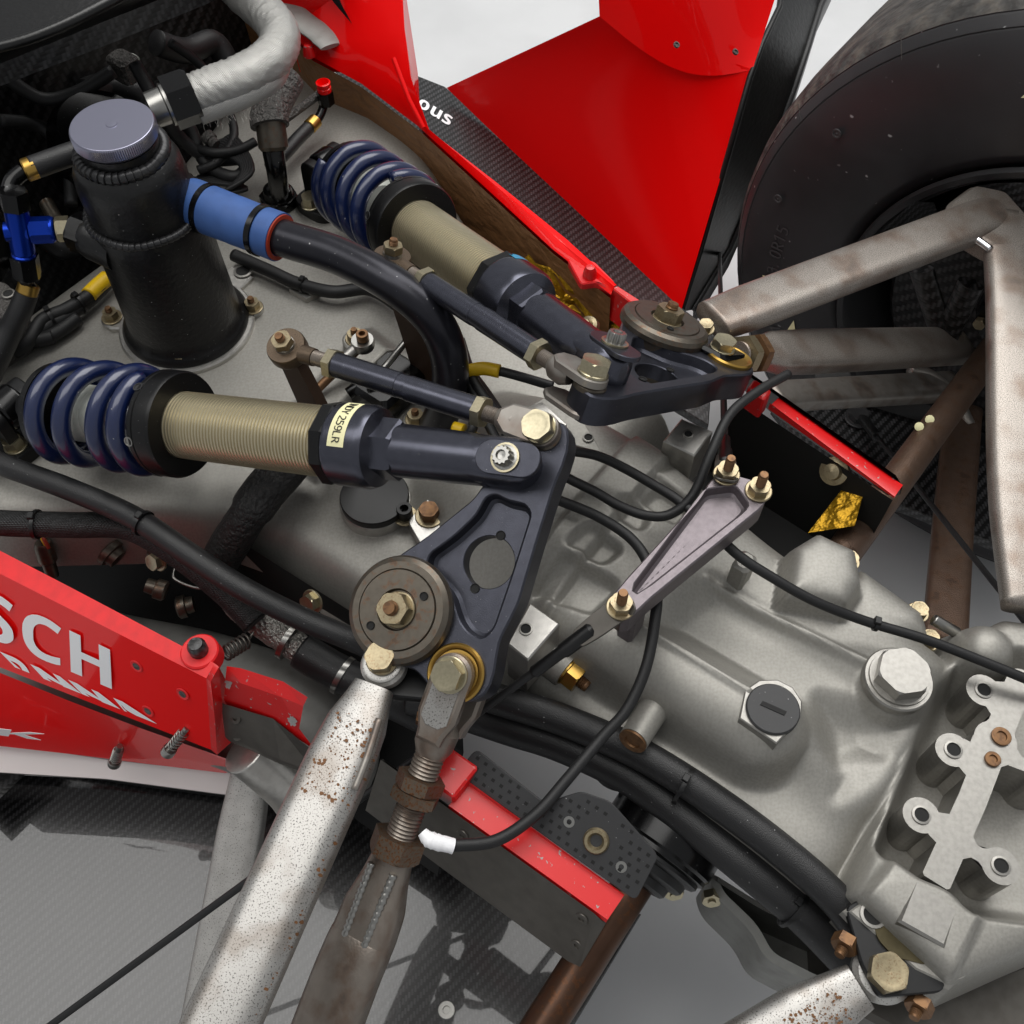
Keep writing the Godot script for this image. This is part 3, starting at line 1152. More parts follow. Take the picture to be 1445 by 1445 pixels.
	m = tri_plate("machined_pad", [Vector2(0.0402, 0.112), Vector2(0.0641, 0.1158), Vector2(0.0653, 0.0891), Vector2(0.0408, 0.0868)], 0.48, 0.523, M("sheet"), 0.001)
	hole(m, Vector3(0.1253, 0.523, -0.0509), UP, 0.003)
	# thin aluminium strips screwed over the joint
	m = tri_plate("cover_strip", [Vector2(-0.0528, 0.072), Vector2(-0.0205, 0.0734), Vector2(0.0101, 0.0565), Vector2(-0.0155, 0.0488), Vector2(-0.0615, 0.0419)], 0.5, 0.5155, M("cast"), 0.0004)
	for q in [Vector3(0.0184, 0.516, -0.0777), Vector3(0.0547, 0.516, -0.053)]:
		hole(m, q, UP, 0.003)
	m = tri_plate("cover_strip", [Vector2(-0.0524, 0.0512), Vector2(-0.047, 0.0611), Vector2(-0.0207, 0.0552), Vector2(-0.0222, 0.0445)], 0.515, 0.5258, M("sheet"), 0.0004)
	# hose spigot on the flank with a copper-coloured bore
	b = MB.new()
	var s0 := Vector3(0.0959, 0.47, 0.1304)
	var s1 := Vector3(0.0774, 0.478, 0.1587)
	lathe(b, [[0.0125, -0.02], [0.0105, 0.0], [0.0098, 0.015], [0.0096, s0.distance_to(s1)], [0.0072, s0.distance_to(s1)], [0.0065, s0.distance_to(s1) - 0.006], [0, s0.distance_to(s1) - 0.006]], s0, s1 - s0, 28, true)
	var sp := part(box, "spigot", b, M("cast"))
	b = MB.new()
	lathe(b, [[0.0093, 0.0], [0.0093, 0.0016], [0.0055, 0.0016], [0.005, 0.0002], [0, 0.0002]], s1 + (s1 - s0).normalized() * 0.0003, s1 - s0, 24)
	part(sp, "bore", b, M("bolt_rust"))
	# brass-coloured union with a rusty stud on a short boss
	s0 = Vector3(0.023, 0.465, 0.0923)
	s1 = Vector3(0.0372, 0.463, 0.104)
	b = MB.new()
	lathe(b, [[0.016, -0.012], [0.0135, 0.006], [0.013, s0.distance_to(s1)], [0, s0.distance_to(s1)]], s0, s1 - s0, 28)
	sp = part(box, "side_boss", b, M("cast"))
	bolt(sp, s1, s1 - s0, 0.009, 0.009, M("brass"), {"stud": 0.008, "stud_mat": M("bolt_rust"), "washer": 0.0105, "washer_mat": M("brass"), "name": "union_nut"})
	# cast boss with black blanking disc beside the suspension unit
	b = MB.new()
	c = Vector3(-0.1001, 0.478, -0.0233)
	lathe(b, [[0.0262, -0.01], [0.0262, 0.002], [0.0255, 0.003], [0, 0.003]], c, UP, 40)
	m = part(box, "blanking_seat", b, M("sheet"))
	b = MB.new()
	lathe(b, [[0.0252, 0.003], [0.0252, 0.008], [0.0245, 0.009], [0, 0.009]], c, UP, 44)
	m = part(box, "blanking_disc", b, M("black"))
	bolt(m, Vector3(-0.0773, 0.48, -0.0096), UP, 0.0058, 0.009, M("perch"), {"washer": 0.009, "washer_mat": M("zinc_dull"), "kind": "socket"})
	# bracket plate with zinc bolt
	m = tri_plate("bracket_plate", rounded([Vector2(-0.0784, -0.0573), Vector2(-0.0792, -0.0269), Vector2(-0.0538, -0.027), Vector2(-0.0538, -0.0683)], 0.004, 3), 0.472, 0.483, M("sheet"), 0.0006)
	bolt(m, Vector3(-0.0595, 0.483, -0.0077), UP, 0.0065, 0.008, M("bolt_rust"), {"washer": 0.0105, "washer_mat": M("zinc_dull")})
	# rear support casting under the block and the dark undercasting
	b = MB.new()
	flatplate(b, rounded([Vector2(0.2209, -0.0987), Vector2(0.2641, -0.0953), Vector2(0.319, -0.0819), Vector2(0.3387, -0.0928), Vector2(0.3197, -0.1182), Vector2(0.2822, -0.1251), Vector2(0.2657, -0.1153), Vector2(0.234, -0.1108)], 0.008, 4), 0.30, 0.37, 0.005)
	part(box, "lower_casting", b, M("grey_paint"))
	b = MB.new()
	flatplate(b, [Vector2(0.305, -0.0775), Vector2(0.3812, -0.0764), Vector2(0.4152, -0.0283), Vector2(0.4586, -0.0211), Vector2(0.4472, -0.1076), Vector2(0.3352, -0.126)], 0.2, 0.395, 0.004)
	part(box, "rear_wall", b, M("shield"))
	b = MB.new()
	flatplate(b, rounded([Vector2(0.3144, -0.0944), Vector2(0.3265, -0.0911), Vector2(0.3496, -0.0895), Vector2(0.3502, -0.0973), Vector2(0.3331, -0.1046), Vector2(0.3209, -0.1018)], 0.005, 4), 0.45, 0.4632, 0.0)
	part(box, "rear_opening", b, M("goldfoil_dark"))  # flat patch; shade of the recess put into its dark gold
	for q in [Vector3(0.2146, 0.463, 0.2615), Vector3(0.2557, 0.463, 0.2892)]:
		hole(box, q, UP, 0.006)


func hole(parent: Node3D, c: Vector3, axis: Vector3, r: float, rim := true) -> void:
	var b := MB.new()
	lathe(b, [[r * 1.25, 0.0002], [r * 1.2, 0.0009], [r, 0.0007], [r * 0.97, 0.0003], [0, 0.00025]], c, axis, 20, false)
	var o := part(parent, "threaded_hole", b, M("shade_black"), 30.0)  # black disc stands in for the shade inside the hole
	if not rim:
		return
	b = MB.new()
	lathe(b, [[r * 1.32, 0.0001], [r * 1.3, 0.001], [r, 0.0012], [r * 0.95, 0.0006]], c, axis, 20, false)
	part(o, "rim", b, M("machined"), 30.0)


# ---------------------------------------------------------------- bodywork
func body_panels() -> void:
	# left side panel
	var o := thing("side_panel", "red bodywork side panel with large white letters SCH and a row of fixing holes", "body panel", Vector3(-0.3376, 0.3, 0.0653))
	var inn := [Vector3(-0.3877, 0.497, 0.0119), Vector3(-0.2975, 0.497, 0.0587), Vector3(-0.2184, 0.497, 0.1003), Vector3(-0.1917, 0.497, 0.1144)]
	var out := [Vector3(-0.384, 0.494, 0.0292), Vector3(-0.295, 0.494, 0.0738), Vector3(-0.2424, 0.494, 0.1004), Vector3(-0.1964, 0.494, 0.1234)]
	var fol := [Vector3(-0.4148, 0.405, 0.0619), Vector3(-0.3211, 0.405, 0.0998), Vector3(-0.2654, 0.405, 0.1209), Vector3(-0.2127, 0.405, 0.1388)]
	for s in [[1, 0.43], [2, 0.77]]:
		out[s[0]] = (out[0] as Vector3).lerp(out[3], s[1])
		fol[s[0]] = (fol[0] as Vector3).lerp(fol[3], s[1])
	var i2 := [Vector3(-0.405, 0.47, -0.005), Vector3(-0.3107, 0.47, 0.0439), Vector3(-0.2281, 0.47, 0.0873), Vector3(-0.2002, 0.47, 0.102)]
	var b := MB.new()
	b.grid([i2, inn])
	b.grid([inn, out])
	part(o, "top_flange", b, M("red_pale"))  # paler red carries the sheen of this upward face
	b = MB.new()
	var o2 := []
	var f2 := []
	for i in 4:
		o2.append(out[i].lerp(fol[i], 0.03))
		f2.append(out[i].lerp(fol[i], 0.93))
	var under := []
	for p in fol:
		under.append(p + ET * 0.03 + Vector3.DOWN * 0.006)
	b.grid([out, o2])
	b.grid([o2, f2, fol])
	b.grid([fol, under])
	part(o, "side_skin", b, M("red"), 25.0)
	b = MB.new()
	var e := [inn[3], out[3], out[3].lerp(fol[3], 0.5), fol[3], under[3], i2[3]]
	b.grid([e, [e[0] + ER * 0.004, e[1] + ER * 0.004, e[2] + ER * 0.006, e[3] + ER * 0.006, e[4] + ER * 0.006, e[5] + ER * 0.004]], true, true)
	part(o, "end_cap", b, M("red_worn"), 60.0)
	# boss with a pin at the panel's corner
	b = MB.new()
	var pc := Vector3(-0.2032, 0.497, 0.1054)
	lathe(b, [[0.0135, -0.012], [0.0125, -0.001], [0.0115, 0.0], [0, 0.0]], pc, Vector3.UP, 24)
	part(o, "fixing_boss", b, M("red_pale"), 30.0)
	b = MB.new()
	lathe(b, [[0.0062, 0.0], [0.0062, 0.007], [0.0045, 0.0105], [0, 0.011]], pc, Vector3.UP, 16)
	part(o, "fixing_pin", b, M("carbon"), 40.0)
	# lower sidepod skin and the white sill under it
	var lo := [Vector3(-0.4166, 0.4, 0.0636), Vector3(-0.3227, 0.4, 0.1004), Vector3(-0.2668, 0.4, 0.1211), Vector3(-0.1956, 0.385, 0.1421)]
	var mid := [Vector3(-0.4259, 0.365, 0.0859), Vector3(-0.3399, 0.35, 0.1041), Vector3(-0.2845, 0.345, 0.1159), Vector3(-0.2086, 0.345, 0.1321)]
	var bot := [Vector3(-0.4532, 0.3, 0.0935), Vector3(-0.358, 0.3, 0.1043), Vector3(-0.2989, 0.3, 0.112), Vector3(-0.2302, 0.3, 0.1202)]
	var bo2 := []
	for p in bot:
		bo2.append(p + ET * 0.05 + Vector3.DOWN * 0.01)
	b = MB.new()
	b.grid([lo, mid, bot, bo2])
	part(o, "lower_skin", b, M("red"), 60.0)
	var face_r: Vector3 = (out[3] - out[0]).normalized()
	var face_u: Vector3 = ((out[1] - fol[1]) - face_r * (out[1] - fol[1]).dot(face_r)).normalized()
	var fn: Vector3 = face_u.cross(face_r).normalized()
	if fn.dot(-ET) < 0:
		fn = -fn
	var onface := func(l_share: float, h: float) -> Vector3:
		return out[0].lerp(out[3], l_share).lerp(fol[0].lerp(fol[3], l_share), h)
	var wide: float = (out[3] as Vector3).distance_to(out[0])
	var tall: float = (out[1] as Vector3).distance_to(fol[1])
	wrapped_lettering(o, "SCH", 0.0455, 1.0, func(x, y): return onface.call(0.628 + x * 0.98 / wide, 0.715 - y / tall) + fn * 0.0004, M("white"))
	wrapped_lettering(o, "BNNA", 0.030, 1.0, func(x, y): return onface.call(0.80 + (x * 0.98 - y * 0.6) / wide, minf(1.13 - y / tall, 0.925)) + fn * 0.0004, M("white"))
	var lr: Vector3 = (bot[3] - bot[0]).normalized()
	var lu: Vector3 = (mid[1] - bot[1]).normalized()
	var ln := lr.cross(lu).normalized()
	if ln.dot(-ET) < 0:
		ln = -ln
	lettering(o, "K", bot[1].lerp(mid[1], 0.80) + ln * 0.006 - lr * 0.058, lr * 3.2, lu + lr * 0.2, 0.015, M("white"))
	for q in [[0.73, 0.28], [0.905, 0.36], [0.765, 0.80]]:
		var c: Vector3 = onface.call(q[0], q[1])
		var hb := MB.new()
		lathe(hb, [[0.0052, 0.0002], [0.0046, 0.0008], [0.0034, 0.0006], [0.0028, 0.0004], [0, 0.0003]], c, fn, 20, false)
		var fh := part(o, "fixing_hole", hb, M("red_pale"), 40.0)
		hb = MB.new()
		lathe(hb, [[0.003, 0.0006], [0.0026, 0.0008], [0, 0.0008]], c, fn, 16, false)
		part(fh, "recess", hb, M("crinkle"), 40.0)
	spring_stud(o, onface.call(0.905, 0.86), (Vector3(-0.2486, 0.39, 0.1354) - onface.call(0.905, 0.86)).normalized(), 0.034)
	spring_stud(o, Vector3(-0.302, 0.345, 0.1159), (Vector3(-0.3176, 0.31, 0.1218) - Vector3(-0.302, 0.345, 0.1159)).normalized(), 0.026)
	b = MB.new()
	b.grid([[Vector3(-0.4599, 0.29, 0.0861), Vector3(-0.3323, 0.29, 0.1055), Vector3(-0.229, 0.29, 0.1168)], [Vector3(-0.4589, 0.277, 0.1094), Vector3(-0.3341, 0.277, 0.1171), Vector3(-0.2299, 0.277, 0.1307)]])
	b.grid([[Vector3(-0.4589, 0.277, 0.1094), Vector3(-0.3341, 0.277, 0.1171), Vector3(-0.2299, 0.277, 0.1307)], [Vector3(-0.5013, 0.2, 0.0844), Vector3(-0.365, 0.2, 0.0922), Vector3(-0.2512, 0.2, 0.107)]])
	part(o, "white_sill", b, M("sill"))

	# carbon undertray on the near side
	o = thing("undertray", "glossy black woven carbon undertray with a rolled edge below the red panel", "undertray", Vector3(-0.2585, 0.17, 0.207))
	b = MB.new()
	flatplate(b, [Vector2(-0.5471, -0.5229), Vector2(-0.3727, -0.3874), Vector2(-0.259, -0.3085), Vector2(-0.2073, -0.2779), Vector2(-0.1536, -0.2499), Vector2(-0.0439, -0.19), Vector2(0.0602, -0.1377), Vector2(0.1951, -0.1092), Vector2(0.2014, -0.2643), Vector2(0.2344, -0.4413), Vector2(-0.159, -0.7431)], 0.175, 0.185, 0.001)
	part(o, "tray_skin", b, M("tray"))
	b = MB.new()
	tube(b, spline([Vector3(-0.5978, 0.193, 0.0753), Vector3(-0.4682, 0.193, 0.0753), Vector3(-0.4026, 0.193, 0.0787), Vector3(-0.336, 0.193, 0.0886), Vector3(-0.2442, 0.193, 0.1009), Vector3(-0.1405, 0.193, 0.1188)]), 0.0075, 12)
	part(o, "rolled_edge", b, M("black"), 180.0)
	var rv := bolt(o, Vector3(-0.0532, 0.186, 0.2783), Vector3.UP, 0.007, 0.0015, M("steel"), {"kind": "flush", "name": "rivet"})

	# rear rail of the left bodywork: red channel, grey shield, black perforated bracket
	o = thing("rear_body_rail", "red painted channel rail on a grey shield plate with a black perforated bracket", "body rail", Vector3(0.0205, 0.3, 0.181))
	rail_parts(o, false)

	# right side: rim panel
	o = thing("bodywork_rim", "long red bodywork rim beside the engine, running back to a narrow edge", "body panel", Vector3(-0.0532, 0.4, -0.4693))
	var ro := [Vector3(-0.2196, 0.6, -0.5334), Vector3(-0.101, 0.6, -0.5334), Vector3(-0.0981, 0.56, -0.4878), Vector3(-0.0923, 0.535, -0.4503), Vector3(-0.0757, 0.507, -0.4126), Vector3(-0.0142, 0.5, -0.3497), Vector3(0.0469, 0.497, -0.2795), Vector3(0.0866, 0.495, -0.2275)]
	var rin := [Vector3(-0.3049, 0.55, -0.6252), Vector3(-0.2217, 0.53, -0.5482), Vector3(-0.1914, 0.52, -0.5059), Vector3(-0.143, 0.51, -0.4784), Vector3(-0.087, 0.503, -0.4242), Vector3(-0.0249, 0.497, -0.3477), Vector3(0.0347, 0.494, -0.2706), Vector3(0.0817, 0.492, -0.2192)]
	b = MB.new()
	var rm := []
	for i in 8:
		rm.append(ro[i].lerp(rin[i], 0.5) + Vector3.UP * 0.004)
	b.grid([ro, rm, rin])
	part(o, "rim_skin", b, M("red"), 60.0)
	var rd := []
	for i in 8:
		rd.append(ro[i] + Vector3.DOWN * 0.12 + ET * 0.01)
	b = MB.new()
	b.grid([ro, rd])
	part(o, "outer_skin", b, M("red"), 60.0)
	# raised highlight fold
	b = MB.new()
	tube(b, [Vector3(-0.1065, 0.555, -0.45), Vector3(-0.0933, 0.53, -0.426), Vector3(-0.0804, 0.512, -0.41)], 0.0022, 8)
	part(o, "fold", b, M("red"), 180.0)
	var ri := []
	var rl := []
	for i in 8:
		ri.append(rin[i] + Vector3.DOWN * 0.004)
		rl.append(rin[i] + Vector3.DOWN * 0.2 + ET * 0.015)
	b = MB.new()
	b.grid([ri, rl])
	part(o, "inner_liner", b, M("liner"), 60.0)
	# corner tab with a pin
	b = MB.new()
	flatplate(b, rounded([Vector2(-0.1378, 0.2198), Vector2(-0.1182, 0.2316), Vector2(-0.0898, 0.2218), Vector2(-0.0843, 0.2116), Vector2(-0.102, 0.2125), Vector2(-0.1103, 0.2019)], 0.004, 3), 0.488, 0.4945, 0.001)
	part(o, "fixing_tab", b, M("red_pale"))
	for q in [Vector3(0.0648, 0.494, -0.2385), Vector3(-0.192, 0.525, -0.5005)]:
		b = MB.new()
		lathe(b, [[0.0062, 0.0], [0.0055, 0.006], [0.0035, 0.0105], [0, 0.011]], q, Vector3.UP, 16)
		part(o, "fixing_pin", b, M("red_worn"), 40.0)
	# slotted recess, and the black tip of a painted stripe
	b = MB.new()
	var sl := [Vector3(-0.2449, 0.562, -0.5659), Vector3(-0.2022, 0.548, -0.5256), Vector3(-0.1803, 0.541, -0.5094), Vector3(-0.1702, 0.537, -0.4954)]
	tube(b, spline(sl, 6), [[0.0, 0.013], [0.9, 0.013], [1.0, 0.010]], 14, 0.25)
	part(o, "slot_recess", b, M("grey_paint"), 60.0)
	b = MB.new()
	b.grid([[Vector3(-0.178, 0.5725, -0.5355), Vector3(-0.16, 0.564, -0.5128), Vector3(-0.1485, 0.5555, -0.503)], [Vector3(-0.1646, 0.5775, -0.5268), Vector3(-0.1554, 0.567, -0.5101), Vector3(-0.1482, 0.5555, -0.503)]])
	part(o, "black_stripe", b, M("black"), 60.0)

	# short red end strip beyond the rim, chipped
	b = MB.new()
	flatplate(b, [Vector2(-0.0883, 0.2132), Vector2(-0.0846, 0.2181), Vector2(-0.0451, 0.2141), Vector2(-0.0457, 0.2047)], 0.46, 0.496, 0.001)
	single("end_strip", "short chipped red and white edge strip behind the suspension pivot disc", "body panel", b, M("red_worn"))

	mirrored = true
	o = thing("rear_body_rail", "narrow red edged body rail beyond the gearbox with a gold foil lined black void", "body rail", Vector3(0.0205, 0.3, 0.181))
	rail_parts(o, true)
	mirrored = false

	# carbon shelf and the red ramp in front of the far wheel
	o = thing("carbon_shelf", "dark woven carbon shelf with upside-down white letters between red bodywork pieces", "undertray", Vector3(0.0553, 0.16, -0.7051))
	b = MB.new()
	flatplate(b, [Vector2(-0.7423, 0.6541), Vector2(-0.6571, 0.6618), Vector2(-0.6008, 0.6471), Vector2(-0.5491, 0.6269), Vector2(-0.1545, 0.5), Vector2(-0.0976, 0.4884), Vector2(-0.0317, 0.365), Vector2(-0.51, 0.3869), Vector2(-0.8681, 0.5467)], 0.188, 0.2, 0.001)
	part(o, "shelf_skin", b, M("carbon"))
	lettering(o, "ous", Vector3(-0.1349, 0.2008, -0.8792), (Vector3(-0.0821, 0.2, -0.8548) - Vector3(-0.1342, 0.2, -0.9031)).normalized() * 1.2, (Vector3(-0.106, 0.2, -0.9064) - Vector3(-0.1183, 0.2, -0.8643)).normalized(), 0.024, M("white"), true)

	o = thing("sidepod_ramp", "large glossy red sidepod end with rounded hump and black inner fence", "body panel", Vector3(0.1341, 0.1, -0.8523))
	var A := Vector3(-0.0928, 0.215, -0.9011)
	var B := Vector3(0.0957, 0.46, -0.6723)
	var Cc := Vector3(0.2585, 0.44, -0.606)
	var D := Vector3(0.205, 0.2, -0.4873)
	b = MB.new()
	var rows := []
	for i in 13:
		var s := i / 12.0
		var row := []
		for j in 17:
			var w := j / 16.0
			var lowp := A.lerp(Vector3(-0.032, 0.2, -0.8297), smoothstep(0, 0.25, w)).lerp(D, clampf((w - 0.18) / 0.82, 0, 1)) if w > 0.0 else A
			var hi := B.lerp(Cc, w)
			var p: Vector3 = lowp.lerp(hi, s)
			row.append(p)
		rows.append(row)
	b.grid(rows)
	part(o, "ramp_skin", b, M("red_flat"), 60.0)
	# hump: flange line, then a bulging dome running forward
	b = MB.new()
	rows = []
	for i in 13:
		var s := i / 12.0
		var row := []
		for j in 21:
			var w := j / 20.0
			var base: Vector3 = B.lerp(Cc, w) + (Vector3(0.1847, 0.42, -0.618) - B.lerp(Cc, 0.5)) * sin(PI * w) * 0.75 * (1.0 - s)
			var top: Vector3 = Vector3(0.0888, 0.52, -0.6803).lerp(Vector3(0.2894, 0.52, -0.6803), w)
			var p: Vector3 = base.lerp(top, s) + Vector3.UP * 0.055 * sin(PI * w) * sin(clampf(s * 1.3, 0, 1) * PI * 0.5)
			row.append(p)
		rows.append(row)
	b.grid(rows)
	part(o, "hump_skin", b, M("red"), 60.0)
	for q in [Vector3(0.1698, 0.478, -0.5902), Vector3(0.2351, 0.462, -0.6027)]:
		bolt(o, q, (Vector3.UP + ER * 0.6).normalized(), 0.0035, 0.002, M("crinkle"), {"kind": "socket", "name": "rivet"})
	b = MB.new()
	# fence: thick black carbon plate standing along the wheel
	var f0 := [Vector3(0.311, 0.47, -0.7722), Vector3(0.295, 0.46, -0.6899), Vector3(0.2705, 0.45, -0.6368), Vector3(0.2555, 0.435, -0.5984), Vector3(0.2419, 0.37, -0.5652), Vector3(0.2264, 0.25, -0.5382), Vector3(0.208, 0.185, -0.4971)]
	var f1 := [Vector3(0.4069, 0.42, -0.864), Vector3(0.3659, 0.41, -0.774), Vector3(0.3442, 0.4, -0.7112), Vector3(0.3272, 0.38, -0.6664), Vector3(0.3011, 0.3, -0.6172), Vector3(0.2755, 0.2, -0.5927), Vector3(0.2271, 0.165, -0.5201)]
	var f2b := []
	for p in f1:
		f2b.append(p + Vector3.DOWN * 0.03 + ER * 0.004)
	b.grid([f0, f1, f2b])
	part(o, "fence", b, M("black_gloss"), 60.0)
	b = MB.new()
	tube(b, f0, 0.0035, 8)
	part(o, "fence_edge", b, M("black"), 60.0)
	b = MB.new()
	tube(b, f1, 0.004, 8)
	part(o, "fence_edge", b, M("mesh_plate"), 60.0)

	# floor panel beyond the far rail, below the driveshaft
	o = thing("far_floor_panel", "black carbon floor panel between the far driveshaft and the wheel with a stay bracket", "undertray", Vector3(0.4394, 0.15, -0.349))
	b = MB.new()
	flatplate(b, [Vector2(0.0098, 0.4388), Vector2(0.0253, 0.4769), Vector2(0.0536, 0.4921), Vector2(0.1808, 0.5379), Vector2(0.2991, 0.5308), Vector2(0.3397, 0.428), Vector2(0.1993, 0.408), Vector2(0.155, 0.397), Vector2(0.0841, 0.4017)], 0.178, 0.19, 0.001)
	part(o, "panel_skin", b, M("carbon"))
	b = MB.new()
	b.grid([[Vector3(0.3456, 0.2, -0.3611), Vector3(0.4203, 0.2, -0.3302), Vector3(0.4929, 0.2, -0.3002), Vector3(0.5633, 0.2, -0.2426)], [Vector3(0.3464, 0.22, -0.3968), Vector3(0.4181, 0.22, -0.3496), Vector3(0.4866, 0.22, -0.3044), Vector3(0.556, 0.22, -0.247)]])
	part(o, "upstand", b, M("black"), 60.0)


func rail_parts(o: Node3D, far_side: bool) -> void:
	var up := Vector3.UP
	var a := K(0.078, -0.183, 0.492)
	var e := K(0.190, -0.176, 0.480)
	var d := (e - a).normalized()
	var outw := -ET
	var wd := 0.007 if far_side else 0.017
	# red channel: top strip and a low inner upstand
	var b := MB.new()
	b.grid([[a - outw * 0.0, e - outw * 0.0], [a + outw * wd, e + outw * wd], [a + outw * 0.018 - up * 0.004, e + outw * 0.018 - up * 0.004]])
	b.grid([[a + up * 0.007, e + up * 0.002], [a, e]])
	part(o, "red_channel", b, M("red_worn"))
	# red block at its front end
	b = MB.new()
	var k := K(0.066, -0.186, 0.492)
	b.box(k, d * (0.008 if far_side else 0.014), up * 0.012, outw * (0.006 if far_side else 0.012), 0.0015)
	var blk := part(o, "red_block", b, M("red_worn"))
	if not far_side:
		chip(blk, k + up * 0.0121 + d * 0.004, d * 0.005, outw * 0.003, 3)
		chip(blk, k + up * 0.0121 - d * 0.007 - outw * 0.004, d * 0.0035, outw * 0.0025, 4)
		chip(blk, k + up * 0.0121 + d * 0.010 + outw * 0.009, d * 0.0032, outw * 0.002, 5)
		var rc: Node3D = o.get_node("red_channel")
		chip(rc, a.lerp(e, 0.50) + outw * 0.008 + up * 0.0002, d * 0.008, outw * 0.0022, 6)
		chip(rc, a.lerp(e, 0.84) + outw * 0.010 + up * 0.0002, d * 0.011, outw * 0.0028, 7)
		chip(rc, a.lerp(e, 0.12) + outw * 0.012 + up * 0.0002, d * 0.004, outw * 0.0015, 8)
	# shield plate hanging below
	b = MB.new()
	var sh := [a - d * 0.05 + outw * 0.0185, a + outw * 0.0185, e - d * 0.008 + outw * 0.0185, e + outw * 0.0185 - up * 0.006]
	var s1 := []
	for i in 4:
		s1.append(sh[i] - up * [0.045, 0.05, 0.05, 0.035][i] + outw * 0.022)
	var s2 := []
	var s3 := []
	for i in 4:
		s2.append(sh[i] - up * 0.002 - outw * 0.0015)
		s3.append(s1[i] - outw * 0.0015 - up * 0.001)
	b.grid([sh, s1, s3, s2], false)
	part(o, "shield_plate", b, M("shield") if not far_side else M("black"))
	if far_side:
		return
	for q in [[0.015, 0.012], [0.10, 0.010], [0.105, 0.032]]:
		bolt(o, a + d * q[0] + outw * (0.0188 + q[1] * 0.45) - up * q[1], (outw + up * 0.42).normalized(), 0.0042, 0.0012, M("shield"), {"kind": "flush", "name": "rivet"})
	# black perforated bracket leaning inwards
	b = MB.new()
	var poly := rounded([Vector2(-0.008, 0.0), Vector2(-0.006, 0.019), Vector2(0.046, 0.016), Vector2(0.060, 0.034), Vector2(0.078, 0.039), Vector2(0.117, 0.029), Vector2(0.120, 0.0)], 0.004, 4)
	var bz := (up * 0.45 - outw * 0.9).normalized()
	plate(b, poly, a + up * 0.003 - outw * 0.0008, d, bz, d.cross(bz), -0.001, 0.001, 0.0003)
	var br := part(o, "perforated_bracket", b, M("mesh_plate"))
	b = MB.new()
	var nn := d.cross(bz)
	if nn.dot(up) < 0:
		nn = -nn
	for i in 20:
		for j in 6:
			var q := Vector2(-0.002 + i * 0.006 + (0.003 if j % 2 else 0.0), 0.004 + j * 0.0055)
			if Geometry2D.is_point_in_polygon(q, inset(poly, 0.002)) and q.distance_to(Vector2(0.083, 0.018)) > 0.014:
				var c := a + up * 0.003 - outw * 0.0008 + d * q.x + bz * q.y + nn * 0.0012
				var s := b.v.size()
				for w in [[-1, -1], [1, -1], [1, 1], [-1, 1]]:
					b.vert(c + d * w[0] * 0.0011 + bz * w[1] * 0.001)
				b.quad(s, s + 1, s + 2, s + 3)
	part(br, "perforation", b, M("shade_black"), 30.0).set_meta("kind", "stuff")  # black squares: shade in the perforations put into colour
	var fc := a + up * 0.003 + d * 0.083 + bz * 0.016
	var fb := MB.new()
	lathe(fb, [[0.0078, 0.0], [0.0078, 0.0015], [0.0068, 0.003], [0.0050, 0.003], [0.0035, 0.0006], [0, 0.0006]], fc, nn, 24)
	part(br, "fastener_cup", fb, M("zinc_dull"), 30.0)
	for q in [Vector2(0.064, 0.016), Vector2(0.103, 0.012)]:
		bolt(br, a + up * 0.003 + d * q.x + bz * q.y + nn * 0.0003, nn, 0.0035, 0.0015, M("steel"), {"kind": "flush", "name": "rivet"})


func spring_stud(parent: Node3D, at: Vector3, axis: Vector3, length: float) -> void:
	var b := MB.new()
	lathe(b, [[0.0022, -0.004], [0.0022, length * 0.8], [0.0048, length * 0.8], [0.0052, length * 0.86], [0.0052, length], [0.0035, length], [0.003, length * 0.93], [0, length * 0.93]], at, axis, 20)
	var o := part(parent, "quick_release_stud", b, M("steel"), 30.0)
	b = MB.new()
	var f := basis_on(axis)
	var pts := []
	for i in 73:
		var a := TAU * i / 12.0
		pts.append(at + f.y * (length * (0.05 + 0.73 * i / 72.0)) + (f.x * cos(a) + f.z * sin(a)) * 0.0038)
	tube(b, pts, 0.0006, 6)
	part(o, "stud_spring", b, M("steel"), 180.0)


